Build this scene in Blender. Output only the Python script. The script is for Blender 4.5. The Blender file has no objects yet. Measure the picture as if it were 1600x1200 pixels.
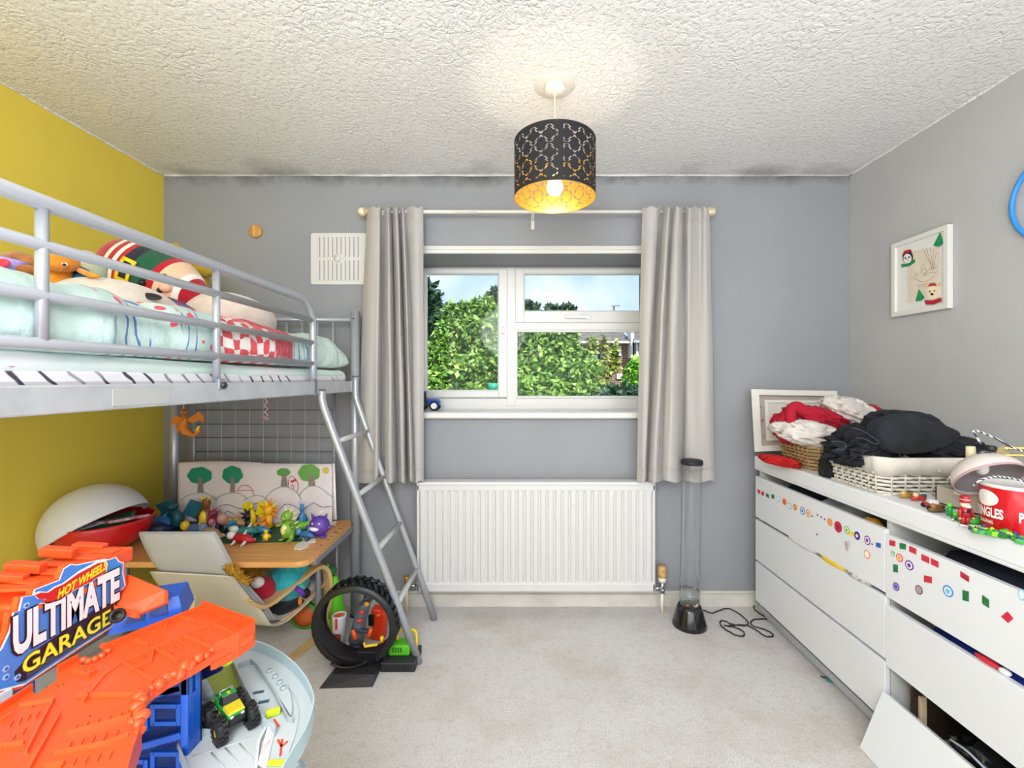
import bpy, bmesh, math, random
import numpy as np
from mathutils import Vector, Matrix, noise
from math import pi, sin, cos, radians, sqrt

scene = bpy.context.scene
COL = scene.collection
# ---------------------------------------------------------------- camera
F, CX, CY, HC = 690.0, 815.0, 592.0, 1.234
cam_d = bpy.data.cameras.new('camera')
cam_d.sensor_width = 36.0
cam_d.lens = 36.0 * F / 1600
cam_d.shift_x = -(CX - 800) / 1600
cam_d.shift_y = -(600 - CY) / 1600
cam_d.clip_start = 0.02
cam = bpy.data.objects.new('camera', cam_d)
cam.location = (0, 0, HC)
cam.rotation_euler = (pi / 2, 0, 0)
COL.objects.link(cam)
scene.camera = cam
# ---------------------------------------------------------------- exposure, world, lights
scene.view_settings.view_transform = 'Standard'
scene.view_settings.look = 'None'
scene.view_settings.gamma = 1.0
scene.view_settings.use_curve_mapping = False
scene.view_settings.exposure = 0.80
try:
    scene.cycles.use_denoising = True
    scene.cycles.max_bounces = 10
    scene.cycles.diffuse_bounces = 6
    scene.cycles.transparent_max_bounces = 16
    scene.cycles.sample_clamp_indirect = 4.0
    scene.cycles.caustics_reflective = False
    scene.cycles.caustics_refractive = False
except Exception:
    pass
world = bpy.data.worlds.new('sky')
scene.world = world
world.use_nodes = True
nt = world.node_tree
nt.nodes.clear()
wo = nt.nodes.new('ShaderNodeOutputWorld')
bg = nt.nodes.new('ShaderNodeBackground')
tc = nt.nodes.new('ShaderNodeTexCoord')
sep = nt.nodes.new('ShaderNodeSeparateXYZ')
ramp = nt.nodes.new('ShaderNodeValToRGB')
ramp.color_ramp.elements[0].position = 0.0
ramp.color_ramp.elements[0].color = (0.62, 0.76, 0.95, 1)
ramp.color_ramp.elements[1].position = 0.6
ramp.color_ramp.elements[1].color = (0.22, 0.42, 0.82, 1)
nz = nt.nodes.new('ShaderNodeTexNoise')
nz.inputs['Scale'].default_value = 5.0
nz.inputs['Detail'].default_value = 6.0
cr = nt.nodes.new('ShaderNodeValToRGB')
cr.color_ramp.elements[0].position = 0.47
cr.color_ramp.elements[1].position = 0.75
mx = nt.nodes.new('ShaderNodeMix'); mx.data_type = 'RGBA'
nt.links.new(tc.outputs['Generated'], sep.inputs[0])
nt.links.new(sep.outputs['Z'], ramp.inputs['Fac'])
nt.links.new(tc.outputs['Generated'], nz.inputs['Vector'])
nt.links.new(nz.outputs['Fac'], cr.inputs['Fac'])
nt.links.new(cr.outputs['Color'], mx.inputs['Factor'])
nt.links.new(ramp.outputs['Color'], mx.inputs['A'])
mx.inputs['B'].default_value = (0.95, 0.96, 1.0, 1)
nt.links.new(mx.outputs['Result'], bg.inputs['Color'])
bg.inputs['Strength'].default_value = 0.80
nt.links.new(bg.outputs[0], wo.inputs[0])

def light(name, kind, loc, rot, energy, color, **kw):
    d = bpy.data.lights.new(name, kind)
    d.energy = energy; d.color = color
    for k, v in kw.items(): setattr(d, k, v)
    o = bpy.data.objects.new(name, d)
    o.location = loc; o.rotation_euler = rot
    COL.objects.link(o)
    return o
# sun stands behind the house and lights only the gardens beyond the window
light('sun', 'SUN', (0, -5, 9), (radians(46), 0, radians(24)), 3.0, (1, 0.95, 0.86), angle=0.01)
# added unseen area light behind the camera, fills the room from the rear
light('rear_fill', 'AREA', (0.1, -1.42, 1.45), (radians(92), 0, 0), 34, (0.92, 0.96, 1.0), shape='RECTANGLE', size=3.2, size_y=1.7)
light('upward_fill', 'AREA', (0.0, -0.7, 0.35), (radians(180), 0, 0), 16, (0.94, 0.97, 1.0), shape='RECTANGLE', size=2.2, size_y=1.0)  # added unseen lamp facing up behind the camera, brightens the ceiling

# added unseen point light high behind the camera, brightens right wall and chest
light('rear_point_fill', 'POINT', (-.25, -.45, 1.85), (0, 0, 0), 46, (.93, .965, 1.0), shadow_soft_size=.30)

# ---------------------------------------------------------------- helpers
def W(px, py, Y): return Vector(((px - CX) * Y / F, Y, HC - (py - CY) * Y / F))
def PZ(px, py, z):
    Y = F * (HC - z) / (py - CY)
    return Vector(((px - CX) * Y / F, Y, z))
def PX(px, py, X):
    Y = X * F / (px - CX)
    return Vector((X, Y, HC - (py - CY) * Y / F))
def lin(c):
    if isinstance(c, str):
        c = c.lstrip('#'); c = [int(c[i:i + 2], 16) / 255 for i in (0, 2, 4)]
    return tuple((x / 12.92 if x <= 0.04045 else ((x + 0.055) / 1.055) ** 2.4) for x in c) + (1,)
MATS = {}
def M(col, rough=0.5, metal=0.0, bump=0.0, bscale=60.0, var=0.0, vscale=8.0, col2=None, name=None, spec=0.5, coat=0.0, sheen=0.0, ior=None, trans=0.0, alpha=1.0, emit=None, estr=1.0, detail=4.0):
    key = (str(col), rough, metal, bump, bscale, var, vscale, str(col2), spec, coat, sheen, trans, alpha, str(emit), estr)
    if key in MATS: return MATS[key]
    m = bpy.data.materials.new(name or 'paint_%d' % len(MATS))
    m.use_nodes = True
    n = m.node_tree; b = n.nodes['Principled BSDF']
    b.inputs['Base Color'].default_value = lin(col)
    b.inputs['Roughness'].default_value = rough
    b.inputs['Metallic'].default_value = metal
    b.inputs['Specular IOR Level'].default_value = spec
    if coat: b.inputs['Coat Weight'].default_value = coat
    if sheen: b.inputs['Sheen Weight'].default_value = sheen
    if trans: b.inputs['Transmission Weight'].default_value = trans
    if ior: b.inputs['IOR'].default_value = ior
    if alpha < 1: b.inputs['Alpha'].default_value = alpha
    if emit:
        b.inputs['Emission Color'].default_value = lin(emit)
        b.inputs['Emission Strength'].default_value = estr
    if var or bump or col2:
        g = n.nodes.new('ShaderNodeTexCoord')
        if var or col2:
            t = n.nodes.new('ShaderNodeTexNoise'); t.inputs['Scale'].default_value = vscale; t.inputs['Detail'].default_value = detail
            n.links.new(g.outputs['Object'], t.inputs['Vector'])
            x = n.nodes.new('ShaderNodeMix'); x.data_type = 'RGBA'
            a = lin(col)
            c2 = lin(col2) if col2 else tuple(v * (1 - var) for v in a[:3]) + (1,)
            x.inputs['A'].default_value = a; x.inputs['B'].default_value = c2
            r = n.nodes.new('ShaderNodeValToRGB')
            r.color_ramp.elements[0].position = 0.38; r.color_ramp.elements[1].position = 0.64
            n.links.new(t.outputs['Fac'], r.inputs['Fac'])
            n.links.new(r.outputs['Color'], x.inputs['Factor'])
            n.links.new(x.outputs['Result'], b.inputs['Base Color'])
        if bump:
            t2 = n.nodes.new('ShaderNodeTexNoise'); t2.inputs['Scale'].default_value = bscale; t2.inputs['Detail'].default_value = 3
            n.links.new(g.outputs['Object'], t2.inputs['Vector'])
            bp = n.nodes.new('ShaderNodeBump'); bp.inputs['Strength'].default_value = bump; bp.inputs['Distance'].default_value = 0.004
            n.links.new(t2.outputs['Fac'], bp.inputs['Height'])
            n.links.new(bp.outputs['Normal'], b.inputs['Normal'])
    MATS[key] = m
    return m

def tag(o, label=None, cat=None, group=None, kind=None):
    if label: o['label'] = label
    if cat: o['category'] = cat
    if group: o['group'] = group
    if kind: o['kind'] = kind
    return o
ORG = {}
def thing(name, label, cat, loc=(0, 0, 0), group=None):
    o = bpy.data.objects.new(name, None)
    o.empty_display_size = 0.05
    COL.objects.link(o); o.location = loc
    ORG[o.name] = Vector(loc)
    return tag(o, label, cat, group)

class MB:
    """collects solids in world coordinates; T is applied to everything added"""
    def __init__(s, T=None):
        s.bm = bmesh.new(); s.mats = []; s.mi = 0; s.T = T or Matrix(); s.sm = True
    def m(s, mat):
        if mat not in s.mats: s.mats.append(mat)
        s.mi = s.mats.index(mat); return s
    def add(s, vs, fs, smooth=None, mat=None):
        if mat: s.m(mat)
        sm = s.sm if smooth is None else smooth
        bv = [s.bm.verts.new(s.T @ Vector(v)) for v in vs]
        for f in fs:
            try:
                fa = s.bm.faces.new([bv[i] for i in f]); fa.material_index = s.mi; fa.smooth = sm
            except ValueError: pass
        return bv
    def box(s, c, size, R=None, bev=0.0, mat=None, taper=None):
        if mat: s.m(mat)
        hx, hy, hz = [v / 2 for v in size]
        tx = ty = 1.0
        if taper: tx, ty = taper
        pts = [(-hx, -hy, -hz), (hx, -hy, -hz), (hx, hy, -hz), (-hx, hy, -hz),
               (-hx * tx, -hy * ty, hz), (hx * tx, -hy * ty, hz), (hx * tx, hy * ty, hz), (-hx * tx, hy * ty, hz)]
        Mx = Matrix.Translation(Vector(c)) @ ((R.to_4x4() if R else Matrix()))
        t = bmesh.new()
        v = [t.verts.new(Mx @ Vector(p)) for p in pts]
        for f in ((0, 3, 2, 1), (4, 5, 6, 7), (0, 1, 5, 4), (1, 2, 6, 5), (2, 3, 7, 6), (3, 0, 4, 7)): t.faces.new([v[i] for i in f])
        if bev > 0: bmesh.ops.bevel(t, geom=list(t.edges), offset=min(bev, min(size) * 0.45), segments=2, affect='EDGES', profile=0.5)
        s._merge(t, False)
        return s
    def _merge(s, t, smooth):
        t.verts.index_update()
        t.verts.ensure_lookup_table()
        mp = [s.bm.verts.new(s.T @ v.co) for v in t.verts]
        for f in t.faces:
            try:
                fa = s.bm.faces.new([mp[v.index] for v in f.verts]); fa.material_index = s.mi; fa.smooth = smooth
            except ValueError: pass
        t.free()
    def ab(s, x0, x1, y0, y1, z0, z1, bev=0.0, mat=None):
        return s.box(((x0 + x1) / 2, (y0 + y1) / 2, (z0 + z1) / 2), (abs(x1 - x0), abs(y1 - y0), abs(z1 - z0)), bev=bev, mat=mat)
    def tube(s, pts, r, n=10, mat=None, caps=True, closed=False, flat=None):
        """swept tube; r number or list; flat=(a,b) elliptical section factors"""
        if mat: s.m(mat)
        P = [Vector(p) for p in pts]; k = len(P)
        R = r if isinstance(r, (list, tuple)) else [r] * k
        fa, fb = flat or (1, 1)
        rings = []
        up = None
        for i in range(k):
            if closed: d = P[(i + 1) % k] - P[i - 1]
            else: d = P[min(i + 1, k - 1)] - P[max(i - 1, 0)]
            if d.length < 1e-9: d = Vector((0, 0, 1))
            d.normalize()
            if up is None:
                up = Vector((0, 0, 1)) if abs(d.z) < 0.9 else Vector((0, 1, 0))
                up = (up - d * up.dot(d)).normalized()
            else:
                up = up - d * up.dot(d)
                up = up.normalized() if up.length > 1e-6 else d.orthogonal().normalized()
            sd = d.cross(up)
            rings.append([P[i] + (sd * cos(2 * pi * j / n) * fa + up * sin(2 * pi * j / n) * fb) * R[i] for j in range(n)])
        vs = [p for rg in rings for p in rg]
        fs = []
        for i in range(k if closed else k - 1):
            a = i * n; b = ((i + 1) % k) * n
            for j in range(n): fs.append((a + j, a + (j + 1) % n, b + (j + 1) % n, b + j))
        if caps and not closed:
            fs.append(tuple(range(n))[::-1]); fs.append(tuple(range((k - 1) * n, k * n)))
        s.add(vs, fs, True)
        return s
    def cyl(s, p0, p1, r0, r1=None, n=16, mat=None):
        return s.tube([p0, p1], [r0, r0 if r1 is None else r1], n, mat)
    def ell(s, c, r, R=None, nu=16, nv=10, mat=None, fn=None):
        if mat: s.m(mat)
        if not hasattr(r, '__len__'): r = (r, r, r)
        Mx = Matrix.Translation(Vector(c)) @ ((R.to_4x4() if R else Matrix()))
        vs = []; fs = []
        for i in range(nv + 1):
            th = pi * i / nv
            for j in range(nu):
                ph = 2 * pi * j / nu
                d = Vector((sin(th) * cos(ph), sin(th) * sin(ph), cos(th)))
                k = fn(d) if fn else 1.0
                vs.append(Mx @ Vector((d.x * r[0] * k, d.y * r[1] * k, d.z * r[2] * k)))
        for i in range(nv):
            for j in range(nu):
                a, b = i * nu + j, i * nu + (j + 1) % nu
                if i == 0: fs.append((a, a + nu, b + nu))
                elif i == nv - 1: fs.append((a, a + nu, b))
                else: fs.append((a, a + nu, b + nu, b))
        s.add(vs, fs, True)
        return s
    def lathe(s, prof, c, R=None, n=32, mat=None, a0=0, a1=2 * pi):
        """prof [(r,z)] about local z through c"""
        if mat: s.m(mat)
        Mx = Matrix.Translation(Vector(c)) @ ((R.to_4x4() if R else Matrix()))
        full = abs(a1 - a0 - 2 * pi) < 1e-6
        nn = n if full else n + 1
        vs = [Mx @ Vector((r * cos(a0 + (a1 - a0) * j / n), r * sin(a0 + (a1 - a0) * j / n), z)) for r, z in prof for j in range(nn)]
        fs = []
        for i in range(len(prof) - 1):
            for j in range(n if full else nn - 1):
                j2 = (j + 1) % nn
                fs.append((i * nn + j, i * nn + j2, (i + 1) * nn + j2, (i + 1) * nn + j))
        s.add(vs, fs, True)
        return s
    def prism(s, poly, fn, d, mat=None, smooth=False):
        """poly 2D points; fn(a,b,h)->3D ; extruded h 0..d"""
        if mat: s.m(mat)
        n = len(poly)
        vs = [fn(a, b, 0) for a, b in poly] + [fn(a, b, d) for a, b in poly]
        fs = [tuple(range(n)), tuple(range(2 * n - 1, n - 1, -1))] + [(i, i + n, (i + 1) % n + n, (i + 1) % n) for i in range(n)]
        s.add(vs, fs, smooth)
        return s
    def sheet(s, grid, mat=None, smooth=True, closed_u=False):
        if mat: s.m(mat)
        a, b = len(grid), len(grid[0])
        vs = [p for r in grid for p in r]; fs = []
        for i in range(a - 1):
            for j in range(b if closed_u else b - 1):
                j2 = (j + 1) % b
                fs.append((i * b + j, i * b + j2, (i + 1) * b + j2, (i + 1) * b + j))
        s.add(vs, fs, smooth)
        return s
    def build(s, name, parent=None, solid=0.0, sub=0, weld=False, off=0.0, tri=True):
        if weld: bmesh.ops.remove_doubles(s.bm, verts=s.bm.verts, dist=1e-5)
        bmesh.ops.recalc_face_normals(s.bm, faces=s.bm.faces)
        big = [f for f in s.bm.faces if len(f.verts) > 4]
        if big: bmesh.ops.triangulate(s.bm, faces=big)
        org = Vector((0, 0, 0)); root = parent
        while root is not None and root.parent is not None: root = root.parent
        if root is not None: org = ORG.get(root.name, org)
        if parent is None:
            # origin at base centre
            zs = [v.co.z for v in s.bm.verts]; xs = [v.co.x for v in s.bm.verts]; ys = [v.co.y for v in s.bm.verts]
            org = Vector(((min(xs) + max(xs)) / 2, (min(ys) + max(ys)) / 2, min(zs)))
            if getattr(s, 'keep', False): org = Vector((0, 0, 0))
        bmesh.ops.translate(s.bm, vec=-org, verts=s.bm.verts)
        me = bpy.data.meshes.new(name)
        s.bm.to_mesh(me); s.bm.free()
        for m in s.mats: me.materials.append(m)
        o = bpy.data.objects.new(name, me)
        COL.objects.link(o)
        if parent is not None: o.parent = parent
        else:
            o.location = org; ORG[o.name] = org.copy()
        if solid:
            md = o.modifiers.new('thick', 'SOLIDIFY'); md.thickness = solid; md.offset = off
        if sub:
            md = o.modifiers.new('sub', 'SUBSURF'); md.levels = sub; md.render_levels = sub
        return o

def text_into(mb, body, fn, height, width=None, mat=None, bold=0.0, shear=0.0, align='LEFT', depth=0.001, space=1.0):
    """font outlines mapped by fn(x,y,h); letters 'height' tall, stretched to 'width'"""
    cu = bpy.data.curves.new('t', 'FONT'); cu.body = body; cu.size = 1.0; cu.offset = bold; cu.shear = shear
    cu.space_character = space; cu.resolution_u = 3; cu.fill_mode = 'BOTH'
    ob = bpy.data.objects.new('t', cu); COL.objects.link(ob)
    dg = bpy.context.evaluated_depsgraph_get()
    me = bpy.data.meshes.new_from_object(ob.evaluated_get(dg))
    bpy.data.objects.remove(ob); bpy.data.curves.remove(cu)
    if not me.vertices: return
    xs = [v.co.x for v in me.vertices]; ys = [v.co.y for v in me.vertices]
    x0, x1, y0, y1 = min(xs), max(xs), min(ys), max(ys)
    sy = height / (y1 - y0); sx = (width / (x1 - x0)) if width else sy
    o = 0 if align == 'LEFT' else -(x1 - x0) * sx / 2
    vs = [fn((v.co.x - x0) * sx + o, (v.co.y - y0) * sy, depth) for v in me.vertices]
    mb.add(vs, [tuple(p.vertices) for p in me.polygons], False, mat)
    bpy.data.meshes.remove(me)

def catmull(P, n=8, closed=False):
    P = [Vector(p) for p in P]; out = []; k = len(P)
    for i in range(k if closed else k - 1):
        if closed: a, b, c, d = P[i - 1], P[i], P[(i + 1) % k], P[(i + 2) % k]
        else: a, b, c, d = P[max(i - 1, 0)], P[i], P[i + 1], P[min(i + 2, k - 1)]
        for j in range(n):
            t = j / n
            out.append(0.5 * ((2 * b) + (c - a) * t + (2 * a - 5 * b + 4 * c - d) * t * t + (3 * b - a - 3 * c + d) * t ** 3))
    if not closed: out.append(P[-1])
    return out
def rot(x=0, y=0, z=0):
    from mathutils import Euler
    return Euler((radians(x), radians(y), radians(z)), 'XYZ').to_matrix()
def align_z(d):
    return Vector(d).normalized().to_track_quat('Z', 'Y').to_matrix()
# ================================================================ ROOM
XL, XR, YB, YF, ZC = -1.953, 1.792, 2.41, -1.5, 2.345
OX0, OX1, OZ0, OZ1 = -0.62, 0.765, 1.048, 1.915     # window opening
YW = 2.68                                            # window plane
def node_mat(name):
    m = bpy.data.materials.new(name); m.use_nodes = True
    n = m.node_tree
    return m, n, n.nodes['Principled BSDF']
def N(n, t, **kw):
    x = n.nodes.new('ShaderNode' + t)
    for k, v in kw.items():
        if k in x.inputs: x.inputs[k].default_value = v
        else: setattr(x, k, v)
    return x
def ramp_(n, fac, stops):
    r = N(n, 'ValToRGB')
    e = r.color_ramp.elements
    while len(e) < len(stops): e.new(0.5)
    for i, (p, c) in enumerate(stops):
        e[i].position = p; e[i].color = c if isinstance(c, tuple) else (c, c, c, 1)
    n.links.new(fac, r.inputs['Fac'])
    return r.outputs['Color']
def mix_(n, fac, a, b, mode='MIX'):
    x = N(n, 'Mix', data_type='RGBA', blend_type=mode)
    for s_, v in (('Factor', fac), ('A', a), ('B', b)):
        if isinstance(v, (int, float)): x.inputs[s_].default_value = v
        elif isinstance(v, tuple): x.inputs[s_].default_value = v
        else: n.links.new(v, x.inputs[s_])
    return x.outputs['Result']
def math_(n, op, a, b=None, c=None):
    x = N(n, 'Math', operation=op)
    for i, v in enumerate((a, b, c)):
        if v is None: continue
        if isinstance(v, (int, float)): x.inputs[i].default_value = v
        else: n.links.new(v, x.inputs[i])
    return x.outputs[0]
def wall_mat(name, col, stain=False, col_b=None):
    m, n, b = node_mat(name)
    g = N(n, 'NewGeometry'); pos = g.outputs['Position']
    t = N(n, 'TexNoise', Scale=2.2, Detail=6.0); n.links.new(pos, t.inputs['Vector'])
    f = ramp_(n, t.outputs['Fac'], [(0.35, 0.0), (0.7, 1.0)])
    a = lin(col); c = mix_(n, f, a, lin(col_b) if col_b else tuple(v * 0.93 for v in a[:3]) + (1,))
    if stain:
        sp = N(n, 'SeparateXYZ'); n.links.new(pos, sp.inputs[0])
        t2 = N(n, 'TexNoise', Scale=3.2, Detail=9.0, Roughness=0.72); n.links.new(pos, t2.inputs['Vector'])
        up = N(n, 'MapRange'); up.inputs['From Min'].default_value = 2.22; up.inputs['From Max'].default_value = 2.36
        n.links.new(sp.outputs['Z'], up.inputs['Value'])
        s = math_(n, 'MULTIPLY', up.outputs[0], math_(n, 'SUBTRACT', t2.outputs['Fac'], 0.22))
        s = ramp_(n, s, [(0.14, 0.0), (0.42, .9)])
        c = mix_(n, s, c, (0.035, 0.034, 0.036, 1))
        # scuffs
        t3 = N(n, 'TexNoise', Scale=14.0, Detail=8.0, Roughness=0.7); n.links.new(pos, t3.inputs['Vector'])
        s3 = ramp_(n, t3.outputs['Fac'], [(0.66, 0.0), (0.8, 0.35)])
        c = mix_(n, s3, c, tuple(v * 0.7 for v in a[:3]) + (1,))
    n.links.new(c, b.inputs['Base Color'])
    b.inputs['Roughness'].default_value = 0.85
    t4 = N(n, 'TexNoise', Scale=220.0, Detail=2.0); n.links.new(pos, t4.inputs['Vector'])
    bp = N(n, 'Bump', Strength=0.12, Distance=0.002); n.links.new(t4.outputs['Fac'], bp.inputs['Height'])
    n.links.new(bp.outputs['Normal'], b.inputs['Normal'])
    return m
grey_wall = wall_mat('grey_wall_paint', '#96989d', True)
grey_wall2 = wall_mat('grey_side_paint', '#b6b7b9', False)
yellow_wall = wall_mat('yellow_wall_paint', '#e6ce4e', False)
white_gloss = M('#dcdad5', 0.3, var=0.05, vscale=5, name='white_gloss')
upvc = M('#d8d7d4', 0.28, name='white_upvc')

def struct(mb, name, kind='structure'):
    mb.keep = True
    o = mb.build(name); o['kind'] = kind
    return o
# ceiling with swirled plaster
m, n, b = node_mat('artex_plaster')
g = N(n, 'NewGeometry'); pos = g.outputs['Position']
vor = N(n, 'TexVoronoi', Scale=26.0); vor.feature = 'DISTANCE_TO_EDGE'
dn = N(n, 'TexNoise', Scale=14.0, Detail=4.0)
n.links.new(pos, dn.inputs['Vector'])
vm = N(n, 'VectorMath', operation='MULTIPLY_ADD'); n.links.new(dn.outputs['Color'], vm.inputs[0]); vm.inputs[1].default_value = (0.09, 0.09, 0.09); n.links.new(pos, vm.inputs[2])
n.links.new(vm.outputs[0], vor.inputs['Vector'])
h1 = ramp_(n, vor.outputs['Distance'], [(0.0, 0.0), (0.14, 1.0)])
n2 = N(n, 'TexNoise', Scale=58.0, Detail=3.0, Roughness=0.6); n.links.new(pos, n2.inputs['Vector'])
pits = ramp_(n, n2.outputs['Fac'], [(0.36, 0.0), (0.52, 1.0)])
n3 = N(n, 'TexNoise', Scale=5.0, Detail=2.0); n.links.new(pos, n3.inputs['Vector'])
msk = ramp_(n, n3.outputs['Fac'], [(0.40, 0.15), (0.60, 1.0)])
h = math_(n, 'ADD', math_(n, 'MULTIPLY', h1, msk), math_(n, 'MULTIPLY', pits, 0.9))
bp = N(n, 'Bump', Strength=0.5, Distance=0.006); n.links.new(h, bp.inputs['Height']); n.links.new(bp.outputs['Normal'], b.inputs['Normal'])
sp = N(n, 'SeparateXYZ'); n.links.new(pos, sp.inputs[0])
t2 = N(n, 'TexNoise', Scale=2.6, Detail=6.0); n.links.new(pos, t2.inputs['Vector'])
up = N(n, 'MapRange'); up.inputs['From Min'].default_value = 2.1; up.inputs['From Max'].default_value = 2.41
n.links.new(sp.outputs['Y'], up.inputs['Value'])
s = ramp_(n, math_(n, 'MULTIPLY', up.outputs[0], math_(n, 'SUBTRACT', t2.outputs['Fac'], 0.44)), [(0.04, 0.0), (0.26, .7)])
hc = ramp_(n, h, [(0.0, (0.74, 0.72, 0.69, 1)), (0.7, (0.84, 0.83, 0.82, 1))])
n.links.new(mix_(n, s, hc, (0.16, 0.15, 0.15, 1)), b.inputs['Base Color'])
b.inputs['Roughness'].default_value = 0.8
artex = m
mb = MB(); mb.ab(XL - .1, XR + .1, YF - .1, YB + .30, ZC, ZC + .1, mat=artex); struct(mb, 'ceiling')
# carpet
m, n, b = node_mat('pale_carpet')
g = N(n, 'NewGeometry'); pos = g.outputs['Position']
a_ = N(n, 'TexNoise', Scale=240.0, Detail=3.0, Roughness=0.7); n.links.new(pos, a_.inputs['Vector'])
b_ = N(n, 'TexNoise', Scale=3.0, Detail=8.0, Roughness=0.65); n.links.new(pos, b_.inputs['Vector'])
c_ = N(n, 'TexNoise', Scale=36.0, Detail=4.0, Roughness=0.7); n.links.new(pos, c_.inputs['Vector'])
base = ramp_(n, a_.outputs['Fac'], [(0.30, lin('#b3adaa')), (0.50, lin('#dedbda')), (0.72, lin('#f3f2f3'))])
f = ramp_(n, b_.outputs['Fac'], [(0.46, 0.0), (0.72, 0.55)])
c = mix_(n, f, base, lin('#b9ab98'))
f2 = ramp_(n, c_.outputs['Fac'], [(0.52, 0.0), (0.75, 0.5)])
c = mix_(n, f2, c, lin('#b4aca2'))
n.links.new(c, b.inputs['Base Color']); b.inputs['Roughness'].default_value = 0.95
bp = N(n, 'Bump', Strength=0.8, Distance=0.006); n.links.new(math_(n, 'ADD', a_.outputs['Fac'], c_.outputs['Fac']), bp.inputs['Height']); n.links.new(bp.outputs['Normal'], b.inputs['Normal'])
mb = MB(); mb.ab(XL - .1, XR + .1, YF - .1, YB + .1, -0.08, 0, mat=m); struct(mb, 'floor')

mb = MB(); mb.ab(XL - .1, XL, YF - .1, YB + .1, 0, ZC, mat=yellow_wall); struct(mb, 'wall_left')
mb = MB(); mb.ab(XR, XR + .1, YF - .1, YB + .1, 0, ZC, mat=grey_wall2); struct(mb, 'wall_right')
mb = MB(); mb.ab(XL, XR, YF - .1, YF, 0, ZC, mat=grey_wall2); struct(mb, 'wall_front')
mb = MB()
mb.ab(XL, OX0, YB, YW + .08, 0, ZC, mat=grey_wall); mb.ab(OX1, XR, YB, YW + .08, 0, ZC)
mb.ab(OX0, OX1, YB, YW + .08, 0, OZ0); mb.ab(OX0, OX1, YB, YW + .08, OZ1, ZC)
struct(mb, 'wall_back')
# lumpy plaster roll where ceiling meets wall
def cove(name, a, b_, nrm, r=0.012, seed=0):
    mb = MB(); P = []
    R = []
    a = Vector(a); b_ = Vector(b_)
    for i in range(90):
        t = i / 89; p = a.lerp(b_, t)
        k = noise.noise(p * 9 + Vector((seed, 0, 0)))
        P.append(p + Vector((0, 0, 0.004 * k))); R.append(r * (1 + 0.5 * noise.noise(p * 5)))
    mb.tube(P, R, 8, mat=artex); struct(mb, name)
cove('trim_1', (XL + .002, YB - .002, ZC), (XR - .002, YB - .002, ZC), None, 0.006)
cove('trim_2', (XR - .002, YF, ZC), (XR - .002, YB, ZC), None, 0.006, 3)
cove('trim_3', (XL + .002, YF, ZC), (XL + .002, YB, ZC), None, 0.006, 7)
# skirtings
skirt = M('#dcd8cf', 0.4, var=0.16, vscale=7, name='skirting_gloss')
for nm, x0, x1, y0, y1 in (('baseboard_back', XL + .016, XR - .016, YB - .016, YB), ('baseboard_left', XL, XL + .016, YF, YB), ('baseboard_right', XR - .016, XR, YF, YB)):
    mb = MB(); mb.ab(x0, x1, y0, y1, 0, .066, mat=skirt)
    if nm == 'baseboard_back': mb.ab(x0, x1, y0 + .006, y1, .066, .08, bev=.003)
    else: mb.ab(x0 + .004 * (nm.endswith('right')), x1 - .004 * (nm.endswith('left')), y0, y1, .066, .08)
    struct(mb, nm)

# head bead above recess
mb = MB(); mb.ab(OX0 - .03, OX1 + .03, YB - .018, YB + .004, 1.915, 1.957, bev=.006, mat=white_gloss)
mb.ab(OX0 - .03, OX1 + .03, YB - .026, YB, 1.932, 1.941, bev=.003); struct(mb, 'trim_4')
# ---- window
win = thing('window_1', None, None, ((OX0 + OX1) / 2, YW, OZ0)); win['kind'] = 'structure'
s = F / YW
def wx(px): return (px - CX) / s
def wz(py): return HC - (py - CY) / s
def frame_rect(mb, x0, x1, z0, z1, w, y0, y1, bev=.005):
    if not hasattr(w, '__len__'): w = (w, w, w, w)   # left,right,bottom,top
    mb.ab(x0, x0 + w[0], y0, y1, z0, z1, bev); mb.ab(x1 - w[1], x1, y0, y1, z0, z1, bev)
    mb.ab(x0 + w[0] - .003, x1 - w[1] + .003, y0, y1, z0, z0 + w[2], bev); mb.ab(x0 + w[0] - .003, x1 - w[1] + .003, y0, y1, z1 - w[3], z1, bev)
mb = MB(); mb.m(upvc)
zt = wz(419)
frame_rect(mb, OX0, OX1, OZ0, zt, (.035, .035, wz(622) - OZ0, .02), YW - .015, YW + .05)
mb.ab(wx(792), wx(806), YW - .018, YW + .05, OZ0 + .02, zt - .01, .004)           # mullion
mb.ab(wx(804), OX1 - .004, YW - .0165, YW + .05, wz(516), wz(499), .004)           # transom
mb.build('window_frame', win)
mb = MB(); mb.ab(OX0, OX1, YW - .008, YW + .05, zt, OZ1, mat=M('#8e8480', .8, name='blind_grey')); mb.build('head_board', win)
sash = MB(); sash.m(upvc)
gx0, gx1, gz1, gz0 = wx(667), wx(779), wz(429), wz(610)
frame_rect(sash, wx(655), wx(793), wz(621), wz(422), (gx0 - wx(655), wx(793) - gx1, gz0 - wz(621), wz(422) - gz1), YW - .034, YW + .02, .006)
so = sash.build('sash', win)
bd = MB(); bd.m(M('#dcd9d4', .35)); frame_rect(bd, gx0 - .004, gx1 + .004, gz0 - .004, gz1 + .004, .008, YW - .02, YW + .005, .003); bd.build('glazing_bead', so)
gl = bpy.data.materials.new('window_glass'); gl.use_nodes = True
n = gl.node_tree; n.nodes.clear()
o_ = n.nodes.new('ShaderNodeOutputMaterial'); tr = n.nodes.new('ShaderNodeBsdfTransparent'); gs = n.nodes.new('ShaderNodeBsdfGlossy'); mxs = n.nodes.new('ShaderNodeMixShader')
gs.inputs['Roughness'].default_value = 0.02; mxs.inputs[0].default_value = 0.006
tr.inputs[0].default_value = (0.97, 0.985, 0.985, 1)
n.links.new(tr.outputs[0], mxs.inputs[1]); n.links.new(gs.outputs[0], mxs.inputs[2]); n.links.new(mxs.outputs[0], o_.inputs[0])
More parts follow.
